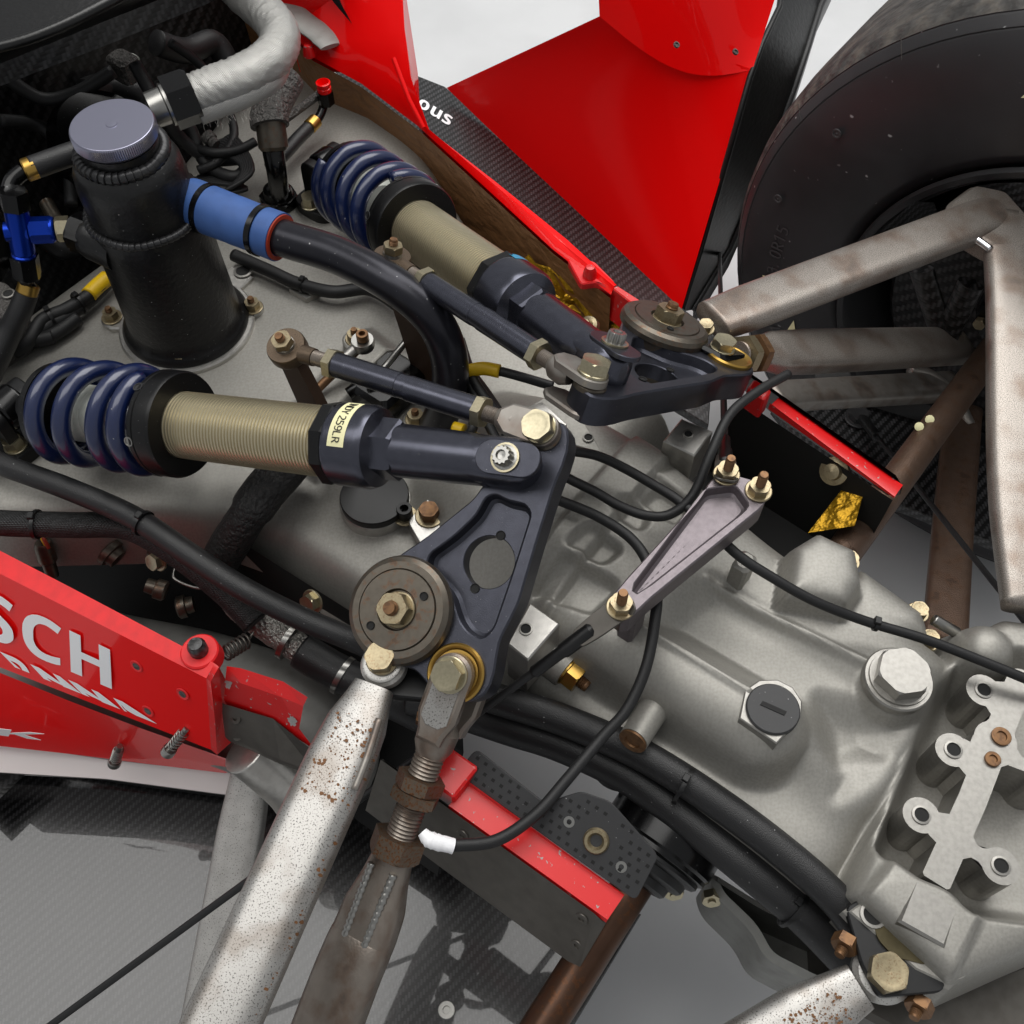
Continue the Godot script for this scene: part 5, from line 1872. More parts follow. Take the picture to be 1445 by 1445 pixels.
# the adjustable link from the anti-roll bar lever to the rocker
func drop_link() -> void:
	var far_side := mirrored
	var a := K(-0.174, -0.052, 0.596)
	var e := K(0.014, -0.022, 0.624)
	var ax := (e - a).normalized()
	var body := a + ax * 0.003
	var n := Vector3(-0.2812, 0.8869, 0.3665)
	var o := thing("drop_link", "black turnbuckle link behind the thick black pipe, ending in a rusty fork" if far_side else "black turnbuckle link with gold lock nuts and worn plated fork, nearest the camera", "turnbuckle link", K(-0.08, -0.04, 0.56), "turnbuckle links to the rockers")
	var b := MB.new()
	lathe(b, [[0.0072, 0.035], [0.0082, 0.036], [0.0082, 0.086], [0.0078, 0.0862], [0.0078, 0.093], [0.0082, 0.0932], [0.0082, 0.142], [0.0072, 0.143]], body, ax, 32)
	part(o, "turnbuckle", b, M("anodised_dark"), 30.0)
	for s in [[0.031, 1], [0.1425, 1]]:
		bolt(o, body + ax * s[0], ax, 0.0088, 0.006, M("zinc"), {"stud": 0.0002, "name": "lock_nut"})
	b = MB.new()
	lathe(b, thread(0.0052, 0.026, 0.0013), body + ax * 0.009, ax, 20)
	lathe(b, thread(0.0052, 0.026, 0.0013), body + ax * 0.146, ax, 20)
	part(o, "threaded_shank", b, M("steel_worn"), 30.0)
	# eye with its ball joint
	b = MB.new()
	var up := (Vector3.UP * 0.94 - ET * 0.25).normalized()
	lathe(b, [[0.0095, -0.005], [0.0128, -0.005], [0.0135, -0.003], [0.0135, 0.003], [0.0128, 0.005], [0.0095, 0.005]], a, up, 36)
	b.grid([ringpts(a + ax * 0.012, basis_on(ax), 0.0062, 12), ringpts(a + ax * 0.022, basis_on(ax), 0.0060, 12)], true, true)
	var eye := part(o, "rod_end", b, M("rod_end"), 30.0)
	b = MB.new()
	lathe(b, [[0.0095, -0.004], [0.0095, 0.0042], [0.0088, 0.0048], [0.0085, 0.0035], [0.0075, 0.0035], [0.0065, 0.007], [0.0045, 0.0075]], a, up, 28)
	part(eye, "ball", b, M("steel"), 30.0)
	bolt(o, a + up * 0.0075, up, 0.0062, 0.0055, M("zinc_dull"), {"stud": 0.005, "stud_mat": M("bolt_rust")})
	# fork end: two prongs
	var px := ax
	var pz := px.cross(n).normalized()
	var pu := pz.cross(px).normalized()
	if pu.dot(n) < 0:
		pu = -pu
	var L := a.distance_to(e)
	b = MB.new()
	lathe(b, [[0.0055, L - 0.032], [0.0085, L - 0.028], [0.0092, L - 0.02], [0.006, L - 0.014]], a, ax, 24)
	part(o, "fork_root", b, M("plated_dull"), 40.0)
	for s in [1.0, -1.0]:
		b = MB.new()
		var pl := PackedVector2Array([Vector2(L - 0.029, -0.004), Vector2(L - 0.022, -0.0095)])
		for i in 11:
			pl.append(Vector2(L, 0) + Vector2.from_angle(lerpf(-PI / 2, PI / 2, i / 10.0)) * 0.0105)
		pl.append(Vector2(L - 0.022, 0.0095))
		pl.append(Vector2(L - 0.029, 0.004))
		plate(b, pl, a + pu * (0.0035 if s > 0 else -0.0185), px, pz, pu, 0.0, 0.0055 if s > 0 else 0.004, 0.0012)
		part(o, "fork_prong", b, M("plated_dull"), 25.0)
	bolt(o, a + ax * L + pu * 0.009, pu, 0.0085, 0.0075, M("zinc"), {"washer": 0.0098, "turn": 0.9})
	# brown steel lever under the eye
	b = MB.new()
	var foot := surf(K(-0.165, -0.052, 0.5) + ER * 0.02)
	var w := ER
	b.grid([[a - Vector3.UP * 0.005 - w * 0.010 - ET * 0.004, a - Vector3.UP * 0.005 + w * 0.010 - ET * 0.004, a - Vector3.UP * 0.005 + w * 0.010 + ET * 0.004, a - Vector3.UP * 0.005 - w * 0.010 + ET * 0.004], [foot - w * 0.012 - ET * 0.004 - Vector3.UP * 0.01, foot + w * 0.026 - ET * 0.004 - Vector3.UP * 0.01, foot + w * 0.026 + ET * 0.004 - Vector3.UP * 0.01, foot - w * 0.012 + ET * 0.004 - Vector3.UP * 0.01]], true, true)
	part(o, "lever_blade", b, M("brown_plate"), 25.0)


# ---------------------------------------------------------------- wishbones, pushrods, driveshafts
func blade(b: MB, pts: Array, r, flat := 0.5, hint := Vector3.UP) -> MB:
	return blade_tube(b, spline(pts, 10), r, flat, hint)


# freckles of rust on the upper face of a blade that runs from p0 along dir
func rust_flecks(parent: Node3D, p0: Vector3, dir: Vector3, from: float, to: float, z0: float, z1: float, r: float, flat: float, n: int, sd: int) -> void:
	var rng := RandomNumberGenerator.new()
	rng.seed = sd
	var x := (Vector3.UP - dir * Vector3.UP.dot(dir)).normalized()
	var z := dir.cross(x)
	var b := MB.new()
	for i in n:
		var s := lerpf(from, to, rng.randf())
		var w := lerpf(z0, z1, rng.randf())
		var size := 0.0003 + 0.0013 * pow(rng.randf(), 3.0)
		var rim := []
		for k in 7:
			var a := TAU * k / 6.0
			var q := size * rng.randf_range(0.5, 1.0) * (0.0 if k == 6 else 1.0)
			var ww := clampf(w + sin(a) * q, -r * 0.995, r * 0.995)
			# superellipse section of the blade
			var h := r * flat * pow(1.0 - pow(absf(ww) / r, 2.0 / 0.62), 0.62 / 2.0)
			rim.append(b.vert(p0 + dir * (s + cos(a) * q) + z * ww + x * (h + 0.0002)))
		for k in 6:
			b.tri(rim[6], rim[k], rim[(k + 1) % 6])
	part(parent, "rust_freckles", b, M("rust_fleck"), 180.0).set_meta("kind", "stuff")


func suspension() -> void:
	# near side, upper wishbone: bright plated blade, front end bolted to a black tab
	var p0 := K(0.006, -0.169, 0.543)
	var p1 := Vector3(-0.1506, 0.515, 0.3257)
	var dir := (p1 - p0).normalized()
	var o := thing("upper_wishbone", "pale speckled plated wishbone blade with rust freckles, left of the threaded pushrod", "wishbone", p1, "plated suspension wishbones")
	var b := MB.new()
	blade(b, [p0 + dir * 0.014, p0 + dir * 0.022, p0 + dir * 0.04, p0.lerp(p1, 0.4), p1, p1 + dir * 0.2], [[0.0, 0.012], [0.02, 0.0135], [0.06, 0.0175], [0.12, 0.0195], [0.5, 0.0198], [1, 0.0205]], 0.62)
	var bl := part(o, "blade", b, M("plated_rust"), 180.0)
	rust_flecks(bl, p0, dir, 0.035, 0.085, -0.015, 0.012, 0.0195, 0.62, 190, 5)
	rust_flecks(bl, p0, dir, 0.05, 0.36, -0.0198, -0.0165, 0.0197, 0.62, 110, 6)
	b = MB.new()
	plate(b, rounded([lt(p0) + Vector2(-0.012, -0.006), lt(p0) + Vector2(-0.008, 0.016), lt(p0) + Vector2(0.030, 0.020), lt(p0) + Vector2(0.036, 0.004), lt(p0) + Vector2(0.010, -0.012)], 0.006, 4), MID, ER, ET, Vector3.UP, p0.y - 0.014, p0.y - 0.0085, 0.001)
	var tab := part(o, "mounting_tab", b, M("black"), 25.0)
	bolt(tab, p0 + ER * 0.034 - ET * 0.004 - Vector3.UP * 0.018, -ET + ER * 0.6, 0.005, 0.006, M("bolt_rust"), {"stud": 0.005})
	b = MB.new()
	lathe(b, [[0.006, -0.007], [0.0125, -0.007], [0.0138, -0.004], [0.0138, 0.002], [0.012, 0.004], [0.012, 0.0052], [0.0105, 0.006], [0.005, 0.006]], p0, Vector3.UP - ET * 0.2, 36)
	part(o, "bearing_housing", b, M("plated"), 30.0)
	b = MB.new()
	tube(b, spline([p0 + dir * 0.03 + Vector3.UP * 0.010 + ER * 0.014, p0 + dir * 0.05 + Vector3.UP * 0.011 + ER * 0.017, p0 + dir * 0.07 + Vector3.UP * 0.010 + ER * 0.018], 6), 0.0022, 8)
	part(o, "weld_seam", b, M("plated_dull"), 180.0)
	bolt(o, p0 + Vector3.UP * 0.0075, Vector3.UP - ET * 0.2, 0.0082, 0.007, M("zinc_dull"), {"washer": 0.0098})
	# near lower wishbone
	p0 = Vector3(-0.2113, 0.29, 0.1073)
	p1 = Vector3(-0.2435, 0.2, 0.2902)
	o = thing("lower_wishbone", "pale lower wishbone tube behind the plated blade, rising to the red panel", "wishbone", p1, "plated suspension wishbones")
	b = MB.new()
	blade(b, [p0, p0.lerp(p1, 0.5), p1, p1 + (p1 - p0) * 0.3], [[0, 0.0155], [0.2, 0.0185], [1, 0.0195]], 0.7)
	part(o, "blade", b, M("plated"), 180.0)
	b = MB.new()
	b.box(Vector3(-0.1791, 0.33, 0.1325), ER * 0.012, Vector3.UP * 0.018, ET * 0.014, 0.003)
	part(o, "mounting_clamp", b, M("sheet"))
	# near pushrod
	var rc := Vector2(0.0482, -0.0094)
	var e0 := Vector3(-0.0652, 0.562, 0.1124) + ER * rc.x + Vector3(0.5399, 0.4619, -0.7036) * rc.y
	var e1 := Vector3(-0.1086, 0.432, 0.3164)
	dir = (e1 - e0).normalized()
	var L := e0.distance_to(e1)
	o = thing("pushrod", "rusty welded steel pushrod with big threaded adjuster, forked under the near rocker", "pushrod", e1, "suspension pushrods")
	var n := Vector3(-0.2812, 0.8869, 0.3665)
	var side_v := dir.cross(n).normalized()
	var pu := side_v.cross(dir).normalized()
	if pu.dot(n) < 0:
		pu = -pu
	b = MB.new()
	var pl := PackedVector2Array()
	for i in 13:
		pl.append(Vector2(0, 0) + Vector2.from_angle(lerpf(PI / 2, PI * 1.5, i / 12.0)) * 0.0122)
	for q in [Vector2(0.026, -0.0122), Vector2(0.036, -0.0085), Vector2(0.042, -0.0078), Vector2(0.042, 0.0078), Vector2(0.036, 0.0085), Vector2(0.026, 0.0122)]:
		pl.append(q)
	plate(b, pl, e0, dir, side_v, pu, 0.0022, 0.0092, 0.0022)
	part(o, "fork_prong", b, M("steel_worn"), 25.0)
	b = MB.new()
	plate(b, pl, e0, dir, side_v, pu, -0.0335, -0.0235, 0.002)
	part(o, "fork_prong", b, M("steel_worn"), 25.0)
	b = MB.new()
	plate(b, [Vector2(-0.006, -0.0075), Vector2(0.006, -0.0085), Vector2(0.028, -0.0085), Vector2(0.032, -0.004), Vector2(0.032, 0.004), Vector2(0.028, 0.0085), Vector2(0.006, 0.0085), Vector2(-0.006, 0.0075)], e0, dir, side_v, pu, 0.0091, 0.0098, 0.0003)
	part(o, "ground_flat", b, M("plated_rust"), 25.0)
	var drop := -pu * 0.006
	bolt(o, e0 + pu * 0.0093, pu, 0.0084, 0.006, M("zinc"), {"washer": 0.0108, "turn": 0.4})
	b = MB.new()
	lathe(b, [[0.0085, 0.030], [0.0125, 0.036], [0.0118, 0.046], [0.009, 0.052]], e0 + drop, dir, 28)
	lathe(b, thread(0.0092, 0.085, 0.0024), e0 + drop + dir * 0.05, dir, 28)
	part(o, "threaded_adjuster", b, M("steel_worn"), 30.0)
	bolt(o, e0 + drop + dir * 0.0655, dir, 0.0128, 0.0085, M("nut_worn"), {"stud": 0.0002, "name": "lock_nut", "turn": 0.2})
	bolt(o, e0 + drop + dir * 0.0745, dir, 0.0132, 0.007, M("nut_worn"), {"stud": 0.0002, "name": "lock_nut", "turn": 0.75})
	bolt(o, e0 + drop + dir * 0.103, dir, 0.0142, 0.013, M("nut_worn"), {"stud": 0.0002, "name": "adjuster_hex", "turn": 0.1})
	b = MB.new()
	blade(b, [e0 + drop + dir * 0.115, e0 + drop + dir * 0.135, e0 + drop + dir * 0.165, e0.lerp(e1, 0.8) + drop * 0.5, e1, e1 + dir * 0.2], [[0.0, 0.0118], [0.05, 0.014], [0.11, 0.0182], [0.2, 0.0195], [0.5, 0.0205], [1, 0.0205]], 0.72, n)
	var tubep := part(o, "strut_tube", b, M("steel_worn"), 180.0)
	for s in [-1.0, 1.0]:
		b = MB.new()
		var pts := []
		var rr := []
		for i in 60:
			var q := i / 59.0
			pts.append(e0 + drop + dir * (0.122 + q * 0.062) + side_v * s * (0.0075 - 0.001 * q) + pu * (0.0098 + 0.003 * sin(q * PI * 0.5)))
			rr.append([q, 0.0024 + 0.0004 * sin(i * 1.7)])
		tube(b, pts, rr, 8)
		part(tubep, "weld_bead", b, M("steel"), 60.0)
	# spliced sensor wire end taped to the pushrod
	b = MB.new()
	wrinkled(b, spline([Vector3(-0.0511, 0.515, 0.2272), Vector3(-0.0478, 0.514, 0.2305), Vector3(-0.0433, 0.513, 0.2322), Vector3(-0.0334, 0.51, 0.2338)], 8), [[0, 0.003], [0.3, 0.0048], [1, 0.0044]], 16, 0.16, 9)
	part(o, "white_tape", b, M("white"), 180.0)
	# near driveshaft
	p0 = Vector3(0.0829, 0.385, 0.2246)
	p1 = Vector3(0.021, 0.362, 0.3085)
	dir = (p1 - p0).normalized()
	o = thing("driveshaft", "brown patinated driveshaft leaving the gearbox below the black rubber boot", "driveshaft", p1, "driveshafts")
	b = MB.new()
	tube(b, [p0, p0.lerp(p1, 0.5), p1, p1 + dir * 0.25], 0.0136, 32)
	part(o, "shaft", b, M("bronze"), 180.0)
	b = MB.new()
	var j := p0 - dir * 0.034
	var jx := dir
	lathe(b, [[0.038, -0.04], [0.041, -0.03], [0.041, 0.006], [0.0395, 0.008], [0.0395, 0.011], [0.036, 0.013]], j, jx, 64)
	var boot := part(o, "joint_flange", b, M("fitting"), 30.0)
	b = MB.new()
	lathe(b, [[0.036, 0.010], [0.0365, 0.015], [0.0345, 0.017], [0.030, 0.018], [0.0295, 0.023], [0.0275, 0.025], [0.022, 0.026], [0.0215, 0.031], [0.0195, 0.033], [0.0138, 0.034]], j, jx, 64)
	part(o, "rubber_boot", b, M("black"), 35.0)
	b = MB.new()
	lathe(b, [[0.046, -0.075], [0.048, -0.065], [0.048, -0.05], [0.041, -0.044]], j, jx, 56)
	part(o, "output_cover", b, make("maroon", Color(0.22, 0.03, 0.04), 0.4), 40.0)
	for q in [Vector3(0.111, 0.372, 0.2249), Vector3(0.1386, 0.36, 0.2269)]:
		bolt(boot, q, -ET + ER * 0.7 + Vector3.UP * 0.5, 0.0062, 0.006, M("zinc"), {"stud": 0.002})
	# near rear leg of the upper wishbone, on its bearing under the gearbox corner
	p0 = Vector3(0.218, 0.452, 0.2913)
	p1 = Vector3(0.1354, 0.43, 0.3329)
	dir = (p1 - p0).normalized()
	o = thing("rear_wishbone_leg", "plated wishbone leg with rust patch, bolted under the gearbox rear corner", "wishbone", p1, "plated suspension wishbones")
	b = MB.new()
	blade(b, [p0 + dir * 0.016, p0 + dir * 0.03, p0 + dir * 0.055, p1, p1 + dir * 0.25], [[0, 0.0135], [0.05, 0.016], [0.12, 0.0195], [1, 0.0215]], 0.62)
	bl = part(o, "blade", b, M("plated_rust"), 180.0)
	rust_flecks(bl, p0, dir, 0.03, 0.075, -0.016, 0.006, 0.0195, 0.62, 260, 8)
	b = MB.new()
	lathe(b, [[0.006, -0.012], [0.0165, -0.012], [0.0175, -0.008], [0.0175, 0.0], [0.0155, 0.002], [0.0145, 0.0035], [0.012, 0.004], [0.005, 0.004]], p0, Vector3.UP - ET * 0.2, 36)
	part(o, "bearing_housing", b, M("plated"), 30.0)
	b = MB.new()
	flatplate(b, rounded([Vector2(0.2977, -0.0963), Vector2(0.3032, -0.086), Vector2(0.3328, -0.1018), Vector2(0.3612, -0.093), Vector2(0.3641, -0.1041), Vector2(0.3364, -0.1291), Vector2(0.32, -0.1189)], 0.004, 3), 0.4565, 0.4615, 0.0008)
	part(o, "clamp_plate", b, M("black"), 30.0)
	bolt(o, Vector3(0.2163, 0.4615, 0.2935), Vector3.UP, 0.0102, 0.008, M("zinc_dull"), {"turn": 0.1})
	for q in [Vector3(0.1995, 0.455, 0.2735), Vector3(0.2379, 0.45, 0.3062)]:
		bolt(o, q, -ET + Vector3.UP * 0.2, 0.007, 0.007, M("bolt_rust"), {"stud": 0.006})

	# ---- far side
	var w1 := Vector3(0.4123, 0.5, -0.3044)
	p0 = K(0.012, 0.178, 0.545)
	dir = (w1 - p0).normalized()
	o = thing("far_upper_wishbone", "rust-stained fabricated wishbone with bright welded corner in front of the wheel rim", "wishbone", p0, "far wishbones")
	b = MB.new()
	blade(b, [p0 + dir * 0.01, p0 + dir * 0.08, p0.lerp(w1, 0.6), w1, w1 + dir * 0.022], [[0, 0.0175], [0.1, 0.0195], [1, 0.0205]], 0.5)
	part(o, "front_blade", b, M("steel_far"), 180.0)
	var w2 := Vector3(0.3565, 0.475, 0.0639)
	b = MB.new()
	blade(b, [Vector3(0.4245, 0.5, -0.3044), Vector3(0.4071, 0.497, -0.211), w2 + (w1 - w2) * 0.3, w2], [[0, 0.018], [0.2, 0.0185], [0.8, 0.0195], [1, 0.018]], 0.5)
	part(o, "rear_blade", b, M("steel_far"), 180.0)
	b = MB.new()
	plate(b, rounded([Vector2(0.0908, 0.4628), Vector2(0.0981, 0.5009), Vector2(0.1256, 0.5102), Vector2(0.163, 0.4844), Vector2(0.169, 0.451), Vector2(0.1445, 0.4354), Vector2(0.1188, 0.4395), Vector2(0.1043, 0.4261)], 0.006, 3), MID, ER, ET, Vector3.UP, 0.490, 0.5085, 0.004)
	var gus := part(o, "corner_gusset", b, M("steel_far"), 25.0)
	b = MB.new()
	tube(b, spline([Vector3(0.3643, 0.506, -0.2756), Vector3(0.3768, 0.507, -0.277), Vector3(0.3889, 0.507, -0.2701), Vector3(0.3998, 0.506, -0.2576)], 6), 0.0032, 10)
	part(gus, "weld_seam", b, M("chrome"), 180.0)
	bolt(o, Vector3(0.1422, 0.545, -0.1316), Vector3.UP, 0.0048, 0.005, M("zinc_dull"), {"washer": 0.007})
	# far pushrod
	p0 = K(0.042, 0.152, 0.556)
	p1 = Vector3(0.4435, 0.34, -0.3009)
	dir = (p1 - p0).normalized()
	o = thing("far_pushrod", "brown steel pushrod with an oily stain, running from the far rocker to the wheel", "pushrod", p0, "suspension pushrods")
	b = MB.new()
	blade(b, [p0 + dir * 0.05, p0 + dir * 0.062, p0 + dir * 0.1, p0.lerp(p1, 0.6), p1], [[0, 0.0125], [0.06, 0.017], [0.2, 0.0185], [1, 0.0195]], 0.62, n)
	part(o, "strut_tube", b, M("steel_far"), 180.0)
	b = MB.new()
	lathe(b, thread(0.0095, 0.03, 0.0024), p0 + dir * 0.022, dir, 24)
	part(o, "threaded_adjuster", b, M("steel_far"), 30.0)
	bolt(o, p0 + dir * 0.026, dir, 0.0128, 0.009, M("zinc_dull"), {"stud": 0.0002, "name": "lock_nut"})
	bolt(o, p0 + dir * 0.040, dir, 0.0135, 0.008, M("bolt_rust"), {"stud": 0.0002, "name": "adjuster_hex"})
	b = MB.new()
	b.box(p0 + dir * 0.004, dir * 0.019, Vector3.UP * 0.006, ER * 0.012, 0.003)
	part(o, "fork", b, M("fitting"), 30.0)
	bolt(o, p0 + Vector3.UP * 0.007, Vector3.UP + ET * 0.3, 0.0075, 0.006, M("zinc"), {"washer": 0.009})
	# far lower wishbone, two legs
	p0 = Vector3(0.24, 0.36, -0.2192)
	p1 = Vector3(0.471, 0.26, -0.316)
	o = thing("far_lower_wishbone", "grey lower wishbone with curved web beneath the far pushrod", "wishbone", p1, "far wishbones")
	b = MB.new()
	blade(b, [p0, p0.lerp(p1, 0.5), p1], [[0, 0.016], [1, 0.018]], 0.6)
	part(o, "front_blade", b, M("plated_dull"), 180.0)
	b = MB.new()
	blade(b, [Vector3(0.4782, 0.255, -0.291), Vector3(0.425, 0.27, -0.1351), Vector3(0.3789, 0.29, -0.0013)], [[0, 0.019], [1, 0.0195]], 0.35)
	part(o, "rear_blade", b, M("steel_rust"), 180.0)
	b = MB.new()
	tube(b, spline([Vector3(0.4162, 0.285, -0.3172), Vector3(0.4376, 0.28, -0.3156), Vector3(0.463, 0.27, -0.297), Vector3(0.4757, 0.26, -0.2635)], 6), 0.006, 10)
	part(o, "web_edge", b, M("plated_dull"), 180.0)
	# far driveshaft
	p0 = Vector3(0.2728, 0.42, -0.0337)
	p1 = Vector3(0.4703, 0.352, -0.2863)
	o = thing("far_driveshaft", "rusty brown driveshaft with white paint dabs between gearbox and far wheel", "driveshaft", p0, "driveshafts")
	b = MB.new()
	tube(b, [p0 + (p0 - p1) * 0.1, p0.lerp(p1, 0.5), p1], 0.0136, 32)
	part(o, "shaft", b, M("steel_rust"), 180.0)
	b = MB.new()
	for q in [[Vector3(0.3513, 0.403, -0.1508), 0.5], [Vector3(0.3632, 0.401, -0.1602), 0.9]]:
		lathe(b, [[0.004, 0.0], [0.0035, 0.0006], [0, 0.0008]], q[0], Vector3(-0.2, 0.8, 0.5), 10)
	part(o, "paint_mark", b, M("label_paper"), 60.0)


# ---------------------------------------------------------------- lever plate on the gearbox and stay rods
func lever() -> void:
	var up := Vector3.UP
	var s1 := K(0.1003, 0.0607, 0.560)
	var s3 := K(0.1003, -0.0607, 0.560)
	var o := thing("lever_bracket", "purplish grey machined tapering bracket standing over the gearbox with three rusty studs", "bracket", surf(K(0.1, 0.02, .5)))
	var outline := rounded([Vector2(0.0936, 0.0532), Vector2(0.097, 0.0643), Vector2(0.1081, 0.0671), Vector2(0.1178, 0.0704), Vector2(0.1273, 0.0665), Vector2(0.1315, 0.0574), Vector2(0.1091, -0.0513), Vector2(0.1081, -0.0657), Vector2(0.0965, -0.0651), Vector2(0.0908, -0.0538), Vector2(0.0955, 0.0345)], 0.005, 4)
	var pocket := rounded([Vector2(0.0951, 0.0446), Vector2(0.1086, 0.0591), Vector2(0.1236, 0.0513), Vector2(0.1235, 0.0445), Vector2(0.1036, -0.0452), Vector2(0.1, -0.0467), Vector2(0.0973, -0.0427)], 0.004, 4)
	var c := Vector2(0.1082, 0.0141)
	var N := 128
	var og := polar(outline, c, N)
	var pg := polar(pocket, c, N)
	var put := func(q: PackedVector2Array, y: float):
		var row := PackedVector3Array()
		for p in q:
			row.append(Vector3(MID.x, y, MID.z) + ER * p.x + ET * p.y)
		return row
	var b := MB.new()
	b.grid([put.call(og, 0.542), put.call(og, 0.559), put.call(inset(og, 0.0009), 0.560), put.call(inset(pg, -0.0007), 0.560), put.call(pg, 0.5593), put.call(inset(pg, 0.0012), 0.5535), put.call(inset(pg, 0.003), 0.552)], true, true)
	part(o, "bracket_plate", b, M("pewter"), 28.0)
	for q in [s1 + up * 0.002, s3 + up * 0.002, Vector3(0.1579, 0.5605, 0.0233)]:
		bolt(o, q, up, 0.0062, 0.006, M("zinc_dull"), {"washer": 0.0088, "stud": 0.012, "stud_mat": M("bolt_rust"), "name": "nut"})
	b = MB.new()
	b.box(surf(K(0.135, 0.045, 0.5)) + up * 0.005, ER * 0.006, up * 0.019, ET * 0.008, 0.002)
	part(o, "support_post", b, M("cast"))
	b = MB.new()
	b.box(surf(K(0.1, -0.04, 0.5)) + up * 0.005, ER * 0.006, up * 0.022, ET * 0.008, 0.002)
	part(o, "support_post", b, M("pewter"))
	# stay rods to both sides of the floor
	for far_side in [false, true]:
		mirrored = far_side
		var e := K(-0.2234, -0.7275, 0.124)
		var d := (e - s3).normalized()
		o = thing("stay_rod", "thin grey stay cable hanging from the bracket's far stud to the black fence" if far_side else "thin straight black stay rod running from the bracket down past the pushrod", "stay rod", e, "thin stays from the bracket")
		b = MB.new()
		tube(b, [s3 + d * 0.03, e], 0.0026, 12)
		part(o, "rod", b, M("cable"), 180.0)
		b = MB.new()
		lathe(b, [[0.003, 0.020], [0.005, 0.022], [0.005, 0.043], [0.004, 0.045], [0.004, 0.066], [0.0027, 0.068]], s3, d, 16)
		part(o, "shrink_sleeve", b, M("black"), 40.0)
		b = MB.new()
		var fx := d
		var nu := (up - d * up.dot(d)).normalized()
		var fz := fx.cross(nu)
		plate(b, rounded([Vector2(-0.009, -0.008), Vector2(-0.009, 0.008), Vector2(0.018, 0.0075), Vector2(0.032, 0.006), Vector2(0.034, 0.0), Vector2(0.032, -0.006), Vector2(0.018, -0.0075)], 0.005, 4), s3, fx, fz, nu, 0.0004, 0.002, 0.0003)
		part(o, "end_lug", b, M("shield"), 30.0)
	mirrored = false
	# right lower stay from the floor panel up past the brown blade
	o = thing("floor_stay", "black stay cable crossing in front of the brown blade from the floor panel bracket", "stay rod", Vector3(0.3949, 0.19, -0.328), "thin stays from the bracket")
	b = MB.new()
	var q0 := Vector3(0.3888, 0.205, -0.3182)
	var q1 := Vector3(0.3916, 0.4, 0.0321)
	tube(b, [q0, q1, q1 + (q1 - q0) * 0.2], 0.0026, 12)
	part(o, "rod", b, M("cable"), 180.0)
	b = MB.new()
	tube(b, [q0.lerp(q1, 0.02), q0.lerp(q1, 0.14)], 0.0055, 12)
	part(o, "shrink_sleeve", b, M("black"), 40.0)
	bolt(o, Vector3(0.3896, 0.193, -0.3256), Vector3.UP, 0.010, 0.008, M("mesh_plate"), {"washer": 0.015})


# ---------------------------------------------------------------- hoses and wires
func run(called: String, label: String, pts: Array, r, m: Material, group := "", cat := "hose") -> MeshInstance3D:
	var b := MB.new()
	tube(b, spline(pts, 8), r, 14)
	return single(called, label, cat, b, m, 180.0, group)


func tie(parent: Node3D, at: Vector3, axis: Vector3, r: float) -> void:
	var b := MB.new()
	var f := basis_on(axis)
	var rows := []
	for q in [[r, -0.0013], [r + 0.0011, -0.0013], [r + 0.0011, 0.0013], [r, 0.0013]]:
		rows.append(ringpts(at + f.y * q[1], f, q[0], 22))
	b.grid(rows, true, false, true)
	b.box(at + Vector3.UP * (r + 0.0016) + f.y * 0.0, f.y * 0.0022, Vector3.UP * 0.0016, f.y.cross(Vector3.UP).normalized() * 0.0026, 0.0004)
	part(parent, "cable_tie", b, M("black"), 30.0)


